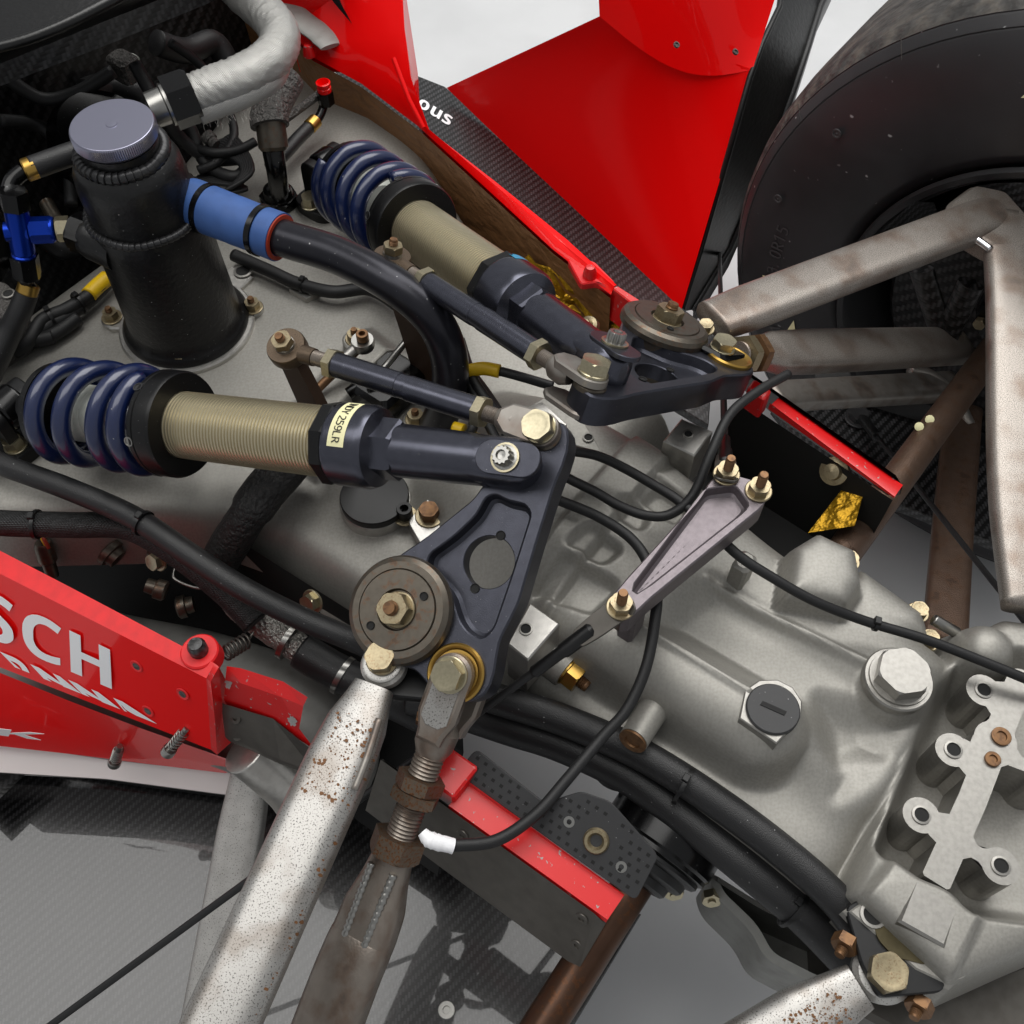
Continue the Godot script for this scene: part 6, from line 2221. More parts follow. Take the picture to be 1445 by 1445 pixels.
func hoses() -> void:
	var h := run("water_hose", "long smooth black hose crossing below the nearest shock absorber", [Vector3(-0.4072, 0.5, -0.0586), Vector3(-0.3638, 0.505, -0.0365), Vector3(-0.311, 0.507, -0.0142), Vector3(-0.2621, 0.505, 0.0082), Vector3(-0.2194, 0.5, 0.0356), Vector3(-0.1834, 0.495, 0.0576), Vector3(-0.1449, 0.485, 0.0745), Vector3(-0.1018, 0.475, 0.0897), Vector3(-0.06, 0.45, 0.1003), Vector3(-0.011, 0.435, 0.1202)], 0.0082, M("hose"), "black hoses along the engine")
	tie(h, Vector3(-0.2554, 0.505, 0.0123), Vector3(-0.2403, 0.503, 0.0226) - Vector3(-0.2677, 0.505, 0.0053), 0.0084)
	h = run("braided_hose", "dark braided hose running under the long smooth hose", [Vector3(-0.3954, 0.49, -0.0032), Vector3(-0.3646, 0.488, 0.0015), Vector3(-0.3153, 0.485, 0.0014), Vector3(-0.2766, 0.48, 0.0001), Vector3(-0.2399, 0.472, 0.0178), Vector3(-0.2033, 0.46, 0.0436), Vector3(-0.1827, 0.45, 0.0622)], 0.0095, M("braid"), "black hoses along the engine")
	tie(h, Vector3(-0.3386, 0.487, 0.0021), Vector3(-0.3153, 0.485, 0.0014) - Vector3(-0.3646, 0.488, 0.0015), 0.0098)
	run("taped_hose", "short fat hose wrapped in rough grey tape, below the threaded shock body", [Vector3(-0.1565, 0.5, -0.0509), Vector3(-0.1637, 0.505, -0.0322), Vector3(-0.1768, 0.5, -0.0165), Vector3(-0.1917, 0.485, -0.0022), Vector3(-0.2129, 0.45, 0.0024), Vector3(-0.2361, 0.4, -0.0066)], [[0, 0.0155], [0.34, 0.0155], [0.37, 0.0135], [0.6, 0.0145], [1, 0.014]], M("tape"))
	var o := thing("foil_hose", "pipe sleeved in crumpled silver foil with steel clamps, ending in a black hose", "hose", Vector3(-0.162, 0.4, 0.0548))
	var b := MB.new()
	wrinkled(b, spline([Vector3(-0.2038, 0.44, 0.0369), Vector3(-0.1946, 0.44, 0.0468), Vector3(-0.1732, 0.435, 0.0603), Vector3(-0.1494, 0.43, 0.0748)], 14), 0.0105, 26, 0.1, 6)
	part(o, "foil_sleeve", b, M("foil_flat"), 180.0)
	b = MB.new()
	tube(b, spline([Vector3(-0.1521, 0.43, 0.0737), Vector3(-0.1286, 0.425, 0.0864), Vector3(-0.0923, 0.42, 0.1033), Vector3(-0.0621, 0.41, 0.1154)], 8), 0.0135, 18)
	part(o, "black_hose", b, M("hose"), 180.0)
	for q in [Vector3(-0.161, 0.433, 0.0673), Vector3(-0.1212, 0.424, 0.0904)]:
		b = MB.new()
		lathe(b, [[0.0112, -0.002], [0.0146, -0.002], [0.0146, 0.002], [0.0112, 0.002]], q, Vector3(-0.1286, 0.425, 0.0864) - Vector3(-0.1521, 0.43, 0.0737), 26, false)
		part(o, "clamp", b, M("steel"), 30.0)
	h = run("coolant_hose", "upper of two thick black hoses along the gearbox flank", [Vector3(-0.066, 0.44, 0.0932), Vector3(-0.04, 0.452, 0.1106), Vector3(-0.0012, 0.458, 0.1255), Vector3(0.0365, 0.458, 0.1385), Vector3(0.0823, 0.456, 0.1592), Vector3(0.1263, 0.453, 0.1873), Vector3(0.1678, 0.45, 0.2196), Vector3(0.1993, 0.446, 0.2493), Vector3(0.2209, 0.43, 0.275)], 0.0108, M("hose"), "thick hoses along the gearbox")
	tie(h, Vector3(0.1101, 0.4555, 0.1807), Vector3(0.1263, 0.453, 0.1873) - Vector3(0.0823, 0.456, 0.1592), 0.0125)
	h = run("coolant_hose", "lower and darker of two thick black hoses along the gearbox flank", [Vector3(-0.0714, 0.425, 0.1081), Vector3(-0.0408, 0.43, 0.1181), Vector3(-0.0012, 0.435, 0.1335), Vector3(0.0325, 0.435, 0.1447), Vector3(0.0747, 0.434, 0.165), Vector3(0.1105, 0.432, 0.192), Vector3(0.1529, 0.43, 0.2276), Vector3(0.1873, 0.42, 0.2548), Vector3(0.2267, 0.4, 0.2906)], 0.0128, M("hose"), "thick hoses along the gearbox")
	tie(h, Vector3(0.1787, 0.4225, 0.2485), Vector3(0.1873, 0.42, 0.2548) - Vector3(0.1529, 0.43, 0.2276), 0.0138)
	# red banded rubber joint on the lower hose
	o = thing("hose_joint", "stubby black rubber hose joint with red band under the thick hoses", "hose joint", Vector3(0.0705, 0.38, 0.1467))
	b = MB.new()
	var j0 := Vector3(0.0793, 0.4, 0.1406)
	var jd := (Vector3(0.0658, 0.37, 0.1539) - j0).normalized()
	lathe(b, [[0.014, -0.012], [0.0165, -0.006], [0.0165, 0.002], [0.015, 0.004], [0.015, 0.010], [0.0165, 0.012], [0.0165, 0.02], [0.012, 0.024]], j0, jd, 28)
	part(o, "rubber", b, M("hose"), 40.0)
	b = MB.new()
	lathe(b, [[0.0150, 0.0045], [0.0157, 0.005], [0.0157, 0.009], [0.0150, 0.0095]], j0, jd, 28, false)
	part(o, "red_band", b, M("red_pale"), 40.0)
	# sensor wires over the gearbox
	h = run("sensor_wire", "black sensor wire looping under the bracket and along the gearbox to the right edge", [Vector3(0.0252, 0.545, -0.0226), Vector3(0.0381, 0.545, -0.0203), Vector3(0.0577, 0.54, -0.0198), Vector3(0.0758, 0.537, -0.0118), Vector3(0.0953, 0.535, 0.0008), Vector3(0.1109, 0.535, 0.0134), Vector3(0.1291, 0.535, 0.0335), Vector3(0.1459, 0.532, 0.0534), Vector3(0.1685, 0.525, 0.0668), Vector3(0.1962, 0.515, 0.0786), Vector3(0.2319, 0.5, 0.0853), Vector3(0.2644, 0.495, 0.0937), Vector3(0.2874, 0.492, 0.1015), Vector3(0.3327, 0.487, 0.1203), Vector3(0.3665, 0.48, 0.1336)], 0.0034, M("cable"), "black sensor wires", "wire")
	tie(h, Vector3(0.2396, 0.498, 0.0869), Vector3(0.2644, 0.495, 0.0937) - Vector3(0.2319, 0.5, 0.0853), 0.0036)
	run("sensor_wire", "black sensor wire that curls up round the bracket to the far pushrod", [Vector3(0.0273, 0.545, -0.0091), Vector3(0.0336, 0.54, -0.0039), Vector3(0.0559, 0.535, 0.0066), Vector3(0.0712, 0.533, 0.0161), Vector3(0.0883, 0.532, 0.0233), Vector3(0.1048, 0.532, 0.0227), Vector3(0.1202, 0.54, 0.0122), Vector3(0.1319, 0.555, -0.0105), Vector3(0.1471, 0.56, -0.0395), Vector3(0.1704, 0.555, -0.064), Vector3(0.1968, 0.545, -0.088)], 0.0034, M("cable"), "black sensor wires", "wire")
	run("sensor_wire", "black sensor wire hanging over the gearbox side to the near pushrod", [Vector3(0.0226, 0.535, 0.0043), Vector3(0.0287, 0.533, 0.0104), Vector3(0.0553, 0.532, 0.0233), Vector3(0.0767, 0.53, 0.0387), Vector3(0.0871, 0.53, 0.0565), Vector3(0.0917, 0.53, 0.0799), Vector3(0.0899, 0.53, 0.0976), Vector3(0.0832, 0.52, 0.1268), Vector3(0.0708, 0.51, 0.1507), Vector3(0.0551, 0.505, 0.167), Vector3(0.0327, 0.505, 0.1934), Vector3(0.0135, 0.505, 0.2145), Vector3(-0.0092, 0.507, 0.2298), Vector3(-0.0334, 0.51, 0.2334)], 0.0036, M("cable"), "black sensor wires", "wire")
	# bundle with yellow sleeves near the pipe foot
	o = thing("wire_loom", "bunch of black wires with yellow sleeves beside the foot of the black pipe", "wire loom", surf(Vector3(-0.0171, 0.5, -0.077)))
	var looms := [[Vector3(-0.0448, 0.52, -0.1506), Vector3(-0.0352, 0.53, -0.1063), Vector3(-0.0258, 0.53, -0.0795), Vector3(-0.0164, 0.525, -0.0576), Vector3(-0.0012, 0.515, -0.0275)], [Vector3(-0.0392, 0.52, -0.1434), Vector3(-0.0279, 0.535, -0.0919), Vector3(-0.0114, 0.53, -0.0665), Vector3(0.0063, 0.52, -0.0425)], [Vector3(-0.0449, 0.51, -0.138), Vector3(-0.0322, 0.525, -0.0836), Vector3(-0.0273, 0.53, -0.0537), Vector3(-0.0341, 0.52, -0.0487)], [Vector3(-0.0348, 0.535, -0.0986), Vector3(-0.0218, 0.54, -0.0976), Vector3(-0.0084, 0.54, -0.0949), Vector3(0.0089, 0.54, -0.0889), Vector3(0.0293, 0.535, -0.0852)], [Vector3(-0.0451, 0.51, -0.0614), Vector3(-0.0265, 0.52, -0.05), Vector3(-0.0063, 0.515, -0.0399), Vector3(0.0113, 0.51, -0.028)], [Vector3(-0.0328, 0.525, -0.1106), Vector3(-0.0166, 0.53, -0.0795), Vector3(-0.0053, 0.525, -0.0576), Vector3(-0.0033, 0.515, -0.0337)]]
	for q in looms:
		b = MB.new()
		tube(b, spline(q, 7), 0.0036, 10)
		part(o, "wire", b, M("cable"), 180.0)
	for q in [[Vector3(-0.032, 0.538, -0.0967), Vector3(-0.0207, 0.5405, -0.0972), Vector3(-0.0089, 0.5405, -0.0945)], [Vector3(-0.042, 0.52, -0.0589), Vector3(-0.0342, 0.521, -0.0556)], [Vector3(-0.0295, 0.521, -0.0492), Vector3(-0.0204, 0.521, -0.0455), Vector3(-0.0163, 0.52, -0.04)]]:
		b = MB.new()
		tube(b, spline(q, 5), 0.0050, 12)
		part(o, "yellow_sleeve", b, M("yellow"), 180.0)
	# wire along the plate right of the tank
	h = run("plate_wire", "black wire lying on the grey casting under the black pipe with small metal clip", [Vector3(-0.2402, 0.483, -0.2756), Vector3(-0.2068, 0.484, -0.2556), Vector3(-0.1809, 0.484, -0.2404), Vector3(-0.1496, 0.486, -0.2285), Vector3(-0.1202, 0.486, -0.2317), Vector3(-0.0948, 0.49, -0.2099)], 0.0055, M("cable"), "black sensor wires", "wire")
	tie(h, Vector3(-0.176, 0.484, -0.2387), Vector3(-0.1496, 0.486, -0.2285) - Vector3(-0.1809, 0.484, -0.2404), 0.0057)
	b = MB.new()
	flatplate(b, [Vector2(-0.3119, 0.0602), Vector2(-0.31, 0.0754), Vector2(-0.2886, 0.0738), Vector2(-0.2924, 0.0605)], 0.474, 0.4795, 0.0004)
	var clip := part(h, "clip_plate", b, M("sheet"))
	hole(clip, Vector3(-0.169, 0.48, -0.2345), Vector3.UP, 0.003)


# ---------------------------------------------------------------- top left: engine bay
func engine_bay() -> void:
	var up := Vector3.UP
	# dark engine and firewall behind the tank
	var o := thing("engine_cover", "black crackle airbox lid with carbon lip in the top left corner", "engine cover", Vector3(-0.4417, 0.5, -0.5605))
	var b := MB.new()
	var lip := [Vector3(-0.4461, 0.62, -0.2678), Vector3(-0.3951, 0.62, -0.3136), Vector3(-0.3198, 0.62, -0.3712), Vector3(-0.2363, 0.62, -0.4398), Vector3(-0.185, 0.62, -0.4854)]
	var lip2 := [Vector3(-0.4429, 0.635, -0.2806), Vector3(-0.3905, 0.635, -0.32), Vector3(-0.317, 0.635, -0.381), Vector3(-0.247, 0.635, -0.4368), Vector3(-0.1938, 0.635, -0.4801)]
	var lid := [Vector3(-0.4437, 0.665, -0.266), Vector3(-0.3711, 0.665, -0.2949), Vector3(-0.3356, 0.665, -0.3179), Vector3(-0.2929, 0.665, -0.3643), Vector3(-0.2082, 0.665, -0.4562)]
	var back := [Vector3(-0.5046, 0.68, -0.4065), Vector3(-0.4009, 0.68, -0.4272), Vector3(-0.3616, 0.68, -0.4485), Vector3(-0.3098, 0.68, -0.4705), Vector3(-0.2166, 0.68, -0.5402)]
	b.grid([lip, lip2])
	var under := []
	for p in lip:
		under.append(p - up * 0.012 - ER * 0.05)
	b.grid([under, lip])
	part(o, "carbon_lip", b, M("carbon"), 30.0)
	b = MB.new()
	b.grid([lip2, lid, back])
	part(o, "lid", b, M("black_gloss"), 30.0)
	b = MB.new()
	tube(b, spline(lid, 5), 0.0045, 10)
	part(o, "lid_edge", b, M("black_gloss"), 180.0)
	o = thing("engine_block", "black shadowed engine rear with dark covers, below the carbon lip", "engine", Vector3(-0.5242, 0.3, -0.6043))
	b = MB.new()
	var f0 := K(-0.62, 0.42, 0.60)
	b.grid([[K(-0.60, -0.4, 0.62), K(-0.60, 0.36, 0.62)], [K(-0.60, -0.4, 0.25), K(-0.60, 0.36, 0.25)], [K(-0.3, -0.4, 0.22), K(-0.3, 0.36, 0.22)]])
	part(o, "firewall", b, M("carbon_dark"), 30.0)
	for q in [[K(-0.55, -0.1, 0.50), 0.05], [K(-0.55, 0.06, 0.48), 0.045], [K(-0.52, -0.19, 0.44), 0.05]]:
		b = MB.new()
		lathe(b, [[q[1] * 0.7, 0.0], [q[1], 0.01], [q[1], 0.06], [q[1] * 0.8, 0.075], [0, 0.078]], q[0], up + ER * 0.5, 24)
		part(o, "round_cover", b, M("fitting"), 40.0)
	b = MB.new()
	var loom2 := [[Vector3(-0.3157, 0.56, -0.3735), Vector3(-0.2913, 0.53, -0.3955), Vector3(-0.2768, 0.5, -0.3758), Vector3(-0.2504, 0.495, -0.3626), Vector3(-0.2396, 0.495, -0.3772)], [Vector3(-0.3216, 0.58, -0.4035), Vector3(-0.3012, 0.55, -0.3778), Vector3(-0.2912, 0.52, -0.3793), Vector3(-0.2711, 0.5, -0.3807), Vector3(-0.2382, 0.5, -0.3837)], [Vector3(-0.297, 0.58, -0.4343), Vector3(-0.2744, 0.55, -0.4385), Vector3(-0.2543, 0.51, -0.4127), Vector3(-0.2625, 0.505, -0.3743), Vector3(-0.2815, 0.5, -0.366)], [Vector3(-0.4313, 0.56, -0.3543), Vector3(-0.4076, 0.54, -0.372), Vector3(-0.3882, 0.52, -0.3503), Vector3(-0.385, 0.5, -0.319)], [Vector3(-0.425, 0.58, -0.3836), Vector3(-0.4027, 0.56, -0.3833), Vector3(-0.3746, 0.56, -0.3931), Vector3(-0.344, 0.57, -0.4085)], [Vector3(-0.2921, 0.51, -0.3875), Vector3(-0.2673, 0.512, -0.375), Vector3(-0.2464, 0.51, -0.3806), Vector3(-0.2321, 0.51, -0.3925)]]
	part(o, "gearcase", MB.new().box(K(-0.5, 0.16, 0.40), ER * 0.05, up * 0.04, ET * 0.06, 0.01), M("crinkle"))
	for q in loom2:
		b = MB.new()
		tube(b, spline(q, 7), 0.0058 if q[0].x < -0.3 else 0.0042, 10)
		part(o, "wire", b, M("cable"), 180.0)
	for q in [[Vector3(-0.4847, 0.5, -0.458), Vector3(-0.4559, 0.49, -0.4612), Vector3(-0.437, 0.47, -0.4507), Vector3(-0.4288, 0.45, -0.4288)], [Vector3(-0.3888, 0.53, -0.4364), Vector3(-0.3782, 0.52, -0.4616), Vector3(-0.3556, 0.51, -0.4653), Vector3(-0.3474, 0.49, -0.4612)], [Vector3(-0.4274, 0.46, -0.3279), Vector3(-0.4035, 0.455, -0.3148), Vector3(-0.3947, 0.45, -0.3391), Vector3(-0.3946, 0.45, -0.368)], [Vector3(-0.3211, 0.56, -0.4658), Vector3(-0.3028, 0.54, -0.484), Vector3(-0.2849, 0.53, -0.5132), Vector3(-0.2742, 0.51, -0.5098)]]:
		b = MB.new()
		tube(b, spline(q, 7), 0.0115, 14)
		part(o, "rubber_hose", b, M("hose"), 180.0)
	for q in [[Vector3(-0.4487, 0.52, -0.4403), Vector3(-0.4375, 0.52, -0.4477), M("maroon_plastic")], [Vector3(-0.4444, 0.51, -0.4599), Vector3(-0.4237, 0.51, -0.4567), M("maroon_plastic")], [Vector3(-0.3611, 0.54, -0.4429), Vector3(-0.3526, 0.55, -0.4544), M("bumper")], [Vector3(-0.3465, 0.545, -0.4481), Vector3(-0.3422, 0.55, -0.4598), M("bumper")], [Vector3(-0.4078, 0.5, -0.3235), Vector3(-0.3902, 0.49, -0.2943), M("disc")], [Vector3(-0.4228, 0.49, -0.2595), Vector3(-0.4097, 0.485, -0.2478), M("fitting")], [Vector3(-0.2957, 0.5, -0.3564), Vector3(-0.2818, 0.5, -0.3488), M("disc")], [Vector3(-0.2739, 0.52, -0.3891), Vector3(-0.2643, 0.515, -0.3809), M("crinkle")]]:
		b = MB.new()
		var dq: Vector3 = q[1] - q[0]
		lathe(b, [[0.005, 0.0], [0.0065, 0.001], [0.0065, dq.length() * 0.55], [0.005, dq.length() * 0.6], [0.005, dq.length()]], q[0], dq, 14)
		part(o, "plug_connector", b, q[2], 35.0)
	for k in 9:
		b = MB.new()
		tube(b, spline([Vector3(-0.2924, 0.502, -0.388) + ER * 0.004 * k + up * 0.002 * (k % 3), Vector3(-0.2703, 0.507, -0.3865) + ET * 0.003 * k, Vector3(-0.2498, 0.505, -0.3743) + ER * 0.003 * k, Vector3(-0.2358, 0.498, -0.3637) - ET * 0.004 * k, Vector3(-0.2505, 0.493, -0.3603) + ER * 0.002 * k, Vector3(-0.2732, 0.492, -0.381) - ET * 0.003 * k], 6), 0.0021, 8)
		part(o, "thin_wire", b, M("cable"), 180.0)
	b = MB.new()
	b.box(Vector3(-0.3416, 0.56, -0.4287), ER * 0.012, up * 0.012, ET * 0.01, 0.003)
	part(o, "connector", b, M("crinkle"))
	# foil sleeved hose with black nut
	o = thing("sleeved_hose", "silver glass-cloth sleeved hose with frayed hem, bending down to the tank's neck", "hose", Vector3(-0.2252, 0.6, -0.354))
	var pts := [Vector3(-0.2385, 0.632, -0.2857), Vector3(-0.2241, 0.634, -0.2915), Vector3(-0.2012, 0.637, -0.3027), Vector3(-0.1825, 0.64, -0.3195), Vector3(-0.1789, 0.64, -0.3471), Vector3(-0.1937, 0.637, -0.3806), Vector3(-0.2185, 0.632, -0.4171), Vector3(-0.248, 0.625, -0.4653)]
	b = MB.new()
	wrinkled(b, spline(pts, 14), [[0, 0.0146], [0.1, 0.0152], [1, 0.0156]], 44, 0.08, 4)
	part(o, "sleeve", b, M("foil"), 180.0)
	b = MB.new()
	var hem := []
	for i in 5:
		hem.append((pts[i] as Vector3) - up * 0.010 - Vector3(-0.35, 0, -0.9).normalized() * 0.0125)
	tube(b, spline(hem, 8), 0.0035, 8, 2.2)
	part(o, "stitched_hem", b, M("foil"), 180.0)
	# stray glass fibres at the hem
	b = MB.new()
	var rng := RandomNumberGenerator.new()
	rng.seed = 5
	for i in 46:
		var p: Vector3 = hem[0].lerp(hem[3], rng.randf()) + Vector3(0, -0.004, 0.003)
		var dd := Vector3(rng.randf_range(-0.4, 0.5), rng.randf_range(-1, -0.2), rng.randf_range(0.2, 1)) * rng.randf_range(0.004, 0.012)
		tube(b, [p, p + dd * 0.6, p + dd + Vector3(0.001, 0, 0)], 0.00018, 4, 1.0, Vector3.ZERO, false)
	part(o, "loose_fibres", b, M("foil_flat"), 60.0).set_meta("kind", "stuff")
	var na := (Vector3(-0.2385, 0.632, -0.2857) - Vector3(-0.2632, 0.63, -0.2733)).normalized()
	bolt(o, Vector3(-0.255, 0.631, -0.2761), na, 0.0172, 0.02, M("fitting"), {"stud": 0.0002, "name": "hose_nut"})
	b = MB.new()
	lathe(b, [[0.013, -0.014], [0.0135, -0.003], [0.0155, -0.002], [0.0155, 0.001]], Vector3(-0.255, 0.631, -0.2761), na, 30)
	part(o, "polished_collar", b, M("steel"), 30.0)
	# second sleeved fitting with black elbow
	o = thing("elbow_fitting", "frayed foil sleeve over a black elbow fitting screwed into the casting", "pipe fitting", Vector3(-0.2098, 0.48, -0.3472))
	b = MB.new()
	tube(b, spline([Vector3(-0.1966, 0.565, -0.4059), Vector3(-0.2033, 0.56, -0.3833), Vector3(-0.2062, 0.557, -0.3632), Vector3(-0.2055, 0.553, -0.3563)], 5), [[0, 0.017], [0.6, 0.0155], [1, 0.0165]], 20)
	part(o, "sleeve", b, M("crinkle"), 180.0)
	b = MB.new()
	lathe(b, [[0.0125, -0.01], [0.0128, 0.018], [0.0105, 0.021]], Vector3(-0.2052, 0.553, -0.3582), Vector3(-0.2044, 0.538, -0.3479) - Vector3(-0.2052, 0.553, -0.3582), 26)
	part(o, "ferrule", b, M("disc"), 30.0)
	b = MB.new()
	tube(b, spline([Vector3(-0.2058, 0.54, -0.3528), Vector3(-0.2043, 0.532, -0.3425), Vector3(-0.2033, 0.52, -0.3363), Vector3(-0.2086, 0.49, -0.3476), Vector3(-0.2115, 0.475, -0.3532)], 7), [[0, 0.0098], [0.3, 0.0088], [1, 0.0088]], 20)
	part(o, "elbow", b, M("fitting"), 180.0)
	b = MB.new()
	lathe(b, [[0.0165, 0.0], [0.0165, 0.006], [0.0135, 0.010], [0.0125, 0.016], [0.009, 0.018]], surf(Vector3(-0.2115, 0.475, -0.3532)), up, 28)
	part(o, "base_ring", b, M("fitting"), 30.0)
	bolt(o, surf(Vector3(-0.2115, 0.475, -0.3532)) + up * 0.001, up, 0.0155, 0.008, M("fitting"), {"stud": 0.0002, "name": "base_hex"})
	# red capped union with brass banded hose
	o = thing("capped_union", "small black union with bright red plastic cap and brass banded hose", "pipe fitting", Vector3(-0.1843, 0.48, -0.4751))
	var u0 := Vector3(-0.1745, 0.522, -0.4555)
	b = MB.new()
	lathe(b, [[0.0065, 0.0], [0.0066, 0.004], [0.0058, 0.0045], [0.0058, 0.006], [0.0066, 0.0065], [0.0068, 0.009], [0.0055, 0.0095], [0.005, 0.004], [0, 0.004]], u0 - up * 0.004, up, 26)
	part(o, "red_cap", b, M("red"), 40.0)
	bolt(o, u0 - up * 0.017, up, 0.0068, 0.013, M("fitting"), {"stud": 0.0002, "name": "union_nut"})
	b = MB.new()
	tube(b, spline([Vector3(-0.177, 0.508, -0.4595), Vector3(-0.178, 0.502, -0.453), Vector3(-0.1817, 0.498, -0.4437), Vector3(-0.1872, 0.496, -0.4358)], 5), 0.0042, 12)
	part(o, "elbow", b, M("fitting"), 180.0)
	b = MB.new()
	lathe(b, [[0.0066, 0.0], [0.0068, 0.001], [0.0068, 0.010], [0.006, 0.011]], Vector3(-0.1842, 0.497, -0.4408), Vector3(-0.1922, 0.496, -0.4275) - Vector3(-0.1842, 0.497, -0.4408), 24)
	part(o, "brass_band", b, M("brass"), 30.0)
	b = MB.new()
	tube(b, spline([Vector3(-0.1895, 0.496, -0.4327), Vector3(-0.1991, 0.495, -0.4164), Vector3(-0.2088, 0.494, -0.3974), Vector3(-0.2218, 0.49, -0.3806)], 5), 0.0062, 14)
	part(o, "hose", b, M("hose"), 180.0)
	# silver pipe stub behind the tank outlet
	b = MB.new()
	tube(b, [Vector3(-0.212, 0.505, -0.4298), Vector3(-0.1787, 0.51, -0.4653)], 0.004, 10)
	part(o, "steel_pipe", b, M("crinkle"), 180.0)
	# blue tee fitting and its black hoses
	o = thing("tee_fitting", "bright blue anodised tee fitting beside the oil tank with brass banded black hoses", "pipe fitting", Vector3(-0.4324, 0.45, -0.2577))
	var t0 := Vector3(-0.3307, 0.584, -0.1945)
	var t1 := Vector3(-0.3597, 0.588, -0.1877)
	var ta := (t1 - t0).normalized()
	bolt(o, t0 - ta * 0.004, ta, 0.0082, 0.009, M("zinc"), {"stud": 0.0002, "name": "adapter_nut"})
	b = MB.new()
	lathe(b, [[0.0085, 0.006], [0.0092, 0.007], [0.0092, 0.009], [0.0085, 0.0095]], t0, ta, 26)
	part(o, "collar", b, M("blue_ano"), 30.0)
	bolt(o, t0 + ta * 0.008, ta, 0.0085, 0.015, M("blue_ano"), {"stud": 0.0002, "name": "swivel_nut"})
	b = MB.new()
	lathe(b, [[0.0085, 0.024], [0.007, 0.027], [0.007, 0.04], [0.0, 0.041]], t0, ta, 26)
	var td := (Vector3(-0.3667, 0.56, -0.1836) - Vector3(-0.3589, 0.605, -0.1953)).normalized()
	lathe(b, [[0.007, -0.02], [0.0085, -0.018], [0.0085, 0.016], [0.0075, 0.018], [0.0085, 0.019], [0.0085, 0.021]], t1, td, 26)
	part(o, "tee_body", b, M("blue_ano"), 40.0)
	bolt(o, t1 - td * 0.018, -td, 0.009, 0.014, M("fitting"), {"stud": 0.0002, "name": "union_nut"})
	bolt(o, t1 + td * 0.020, td, 0.009, 0.018, M("fitting"), {"stud": 0.0002, "name": "union_nut"})
	b = MB.new()
	tube(b, spline([t1 - td * 0.03, Vector3(-0.3609, 0.612, -0.1983), Vector3(-0.359, 0.616, -0.2087), Vector3(-0.3528, 0.618, -0.2171)], 7), 0.0062, 16)
	part(o, "elbow", b, M("fitting"), 180.0)
	b = MB.new()
	lathe(b, [[0.0075, 0.0], [0.0083, 0.001], [0.0083, 0.008], [0.0075, 0.009]], Vector3(-0.3522, 0.618, -0.2171), Vector3(-0.3361, 0.618, -0.2265) - Vector3(-0.3522, 0.618, -0.2171), 26)
	part(o, "brass_band", b, M("brass"), 30.0)
	b = MB.new()
	tube(b, spline([Vector3(-0.3474, 0.618, -0.2202), Vector3(-0.3363, 0.618, -0.2273), Vector3(-0.3189, 0.617, -0.2397), Vector3(-0.2999, 0.61, -0.262), Vector3(-0.293, 0.59, -0.3043)], 6), 0.0085, 16)
	part(o, "hose", b, M("hose"), 180.0)
	b = MB.new()
	tube(b, spline([t1 + td * 0.036, Vector3(-0.3695, 0.545, -0.1797), Vector3(-0.3687, 0.54, -0.1772)], 5), 0.0055, 14)
	part(o, "ferrule", b, M("fitting"), 180.0)
	b = MB.new()
	lathe(b, [[0.007, 0.0], [0.008, 0.001], [0.008, 0.008], [0.007, 0.009]], Vector3(-0.369, 0.542, -0.1812), Vector3(-0.3739, 0.532, -0.1724) - Vector3(-0.3679, 0.542, -0.1812), 26)
	part(o, "brass_band", b, M("brass"), 30.0)
	b = MB.new()
	tube(b, spline([Vector3(-0.3711, 0.538, -0.1792), Vector3(-0.38, 0.525, -0.1681), Vector3(-0.3927, 0.51, -0.1599), Vector3(-0.4117, 0.49, -0.1338)], 6), [[0, 0.0082], [0.5, 0.0095], [1, 0.0115]], 18)
	part(o, "hose", b, M("hose"), 180.0)
	# yellow-banded loom by the tank's foot
	o = thing("banded_loom", "black cable loom with a yellow band passing behind the tank foot", "wire loom", Vector3(-0.3715, 0.476, -0.1994))
	for q in [[Vector3(-0.338, 0.486, -0.2509), Vector3(-0.3511, 0.487, -0.225), Vector3(-0.366, 0.488, -0.207), Vector3(-0.3833, 0.488, -0.1944), Vector3(-0.39, 0.485, -0.1755), Vector3(-0.4022, 0.48, -0.1662)], [Vector3(-0.343, 0.483, -0.2414), Vector3(-0.3533, 0.483, -0.2208), Vector3(-0.3681, 0.484, -0.2021), Vector3(-0.3838, 0.483, -0.1889), Vector3(-0.3873, 0.482, -0.1782), Vector3(-0.3744, 0.481, -0.183)], [Vector3(-0.3591, 0.481, -0.2042), Vector3(-0.3725, 0.481, -0.1869), Vector3(-0.391, 0.48, -0.1785), Vector3(-0.4137, 0.48, -0.1878)]]:
		b = MB.new()
		tube(b, spline(q, 7), 0.0058, 12)
		part(o, "cable", b, M("cable"), 180.0)
	b = MB.new()
	tube(b, spline([Vector3(-0.3413, 0.4865, -0.2445), Vector3(-0.3472, 0.487, -0.234), Vector3(-0.3524, 0.4873, -0.2231)], 4), 0.0068, 14)
	part(o, "yellow_band", b, M("yellow"), 180.0)
	tie(o, Vector3(-0.3587, 0.486, -0.2154), Vector3(-0.366, 0.488, -0.207) - Vector3(-0.3511, 0.487, -0.225), 0.0085)
	tie(o, Vector3(-0.3783, 0.486, -0.1994), Vector3(-0.3833, 0.488, -0.1944) - Vector3(-0.366, 0.488, -0.207), 0.0085)
	# engine head edge at the left border
	b = MB.new()
	flatplate(b, rounded([Vector2(-0.4848, -0.1118), Vector2(-0.4646, -0.0963), Vector2(-0.4433, -0.0997), Vector2(-0.433, -0.1158), Vector2(-0.4396, -0.1581)], 0.006, 4), 0.47, 0.52, 0.002)
	var br := single("mount_bracket", "small grey metal bracket with a hole at the left picture edge", "bracket", b, M("crinkle"))
	hole(br, Vector3(-0.3965, 0.521, -0.191), up, 0.004)

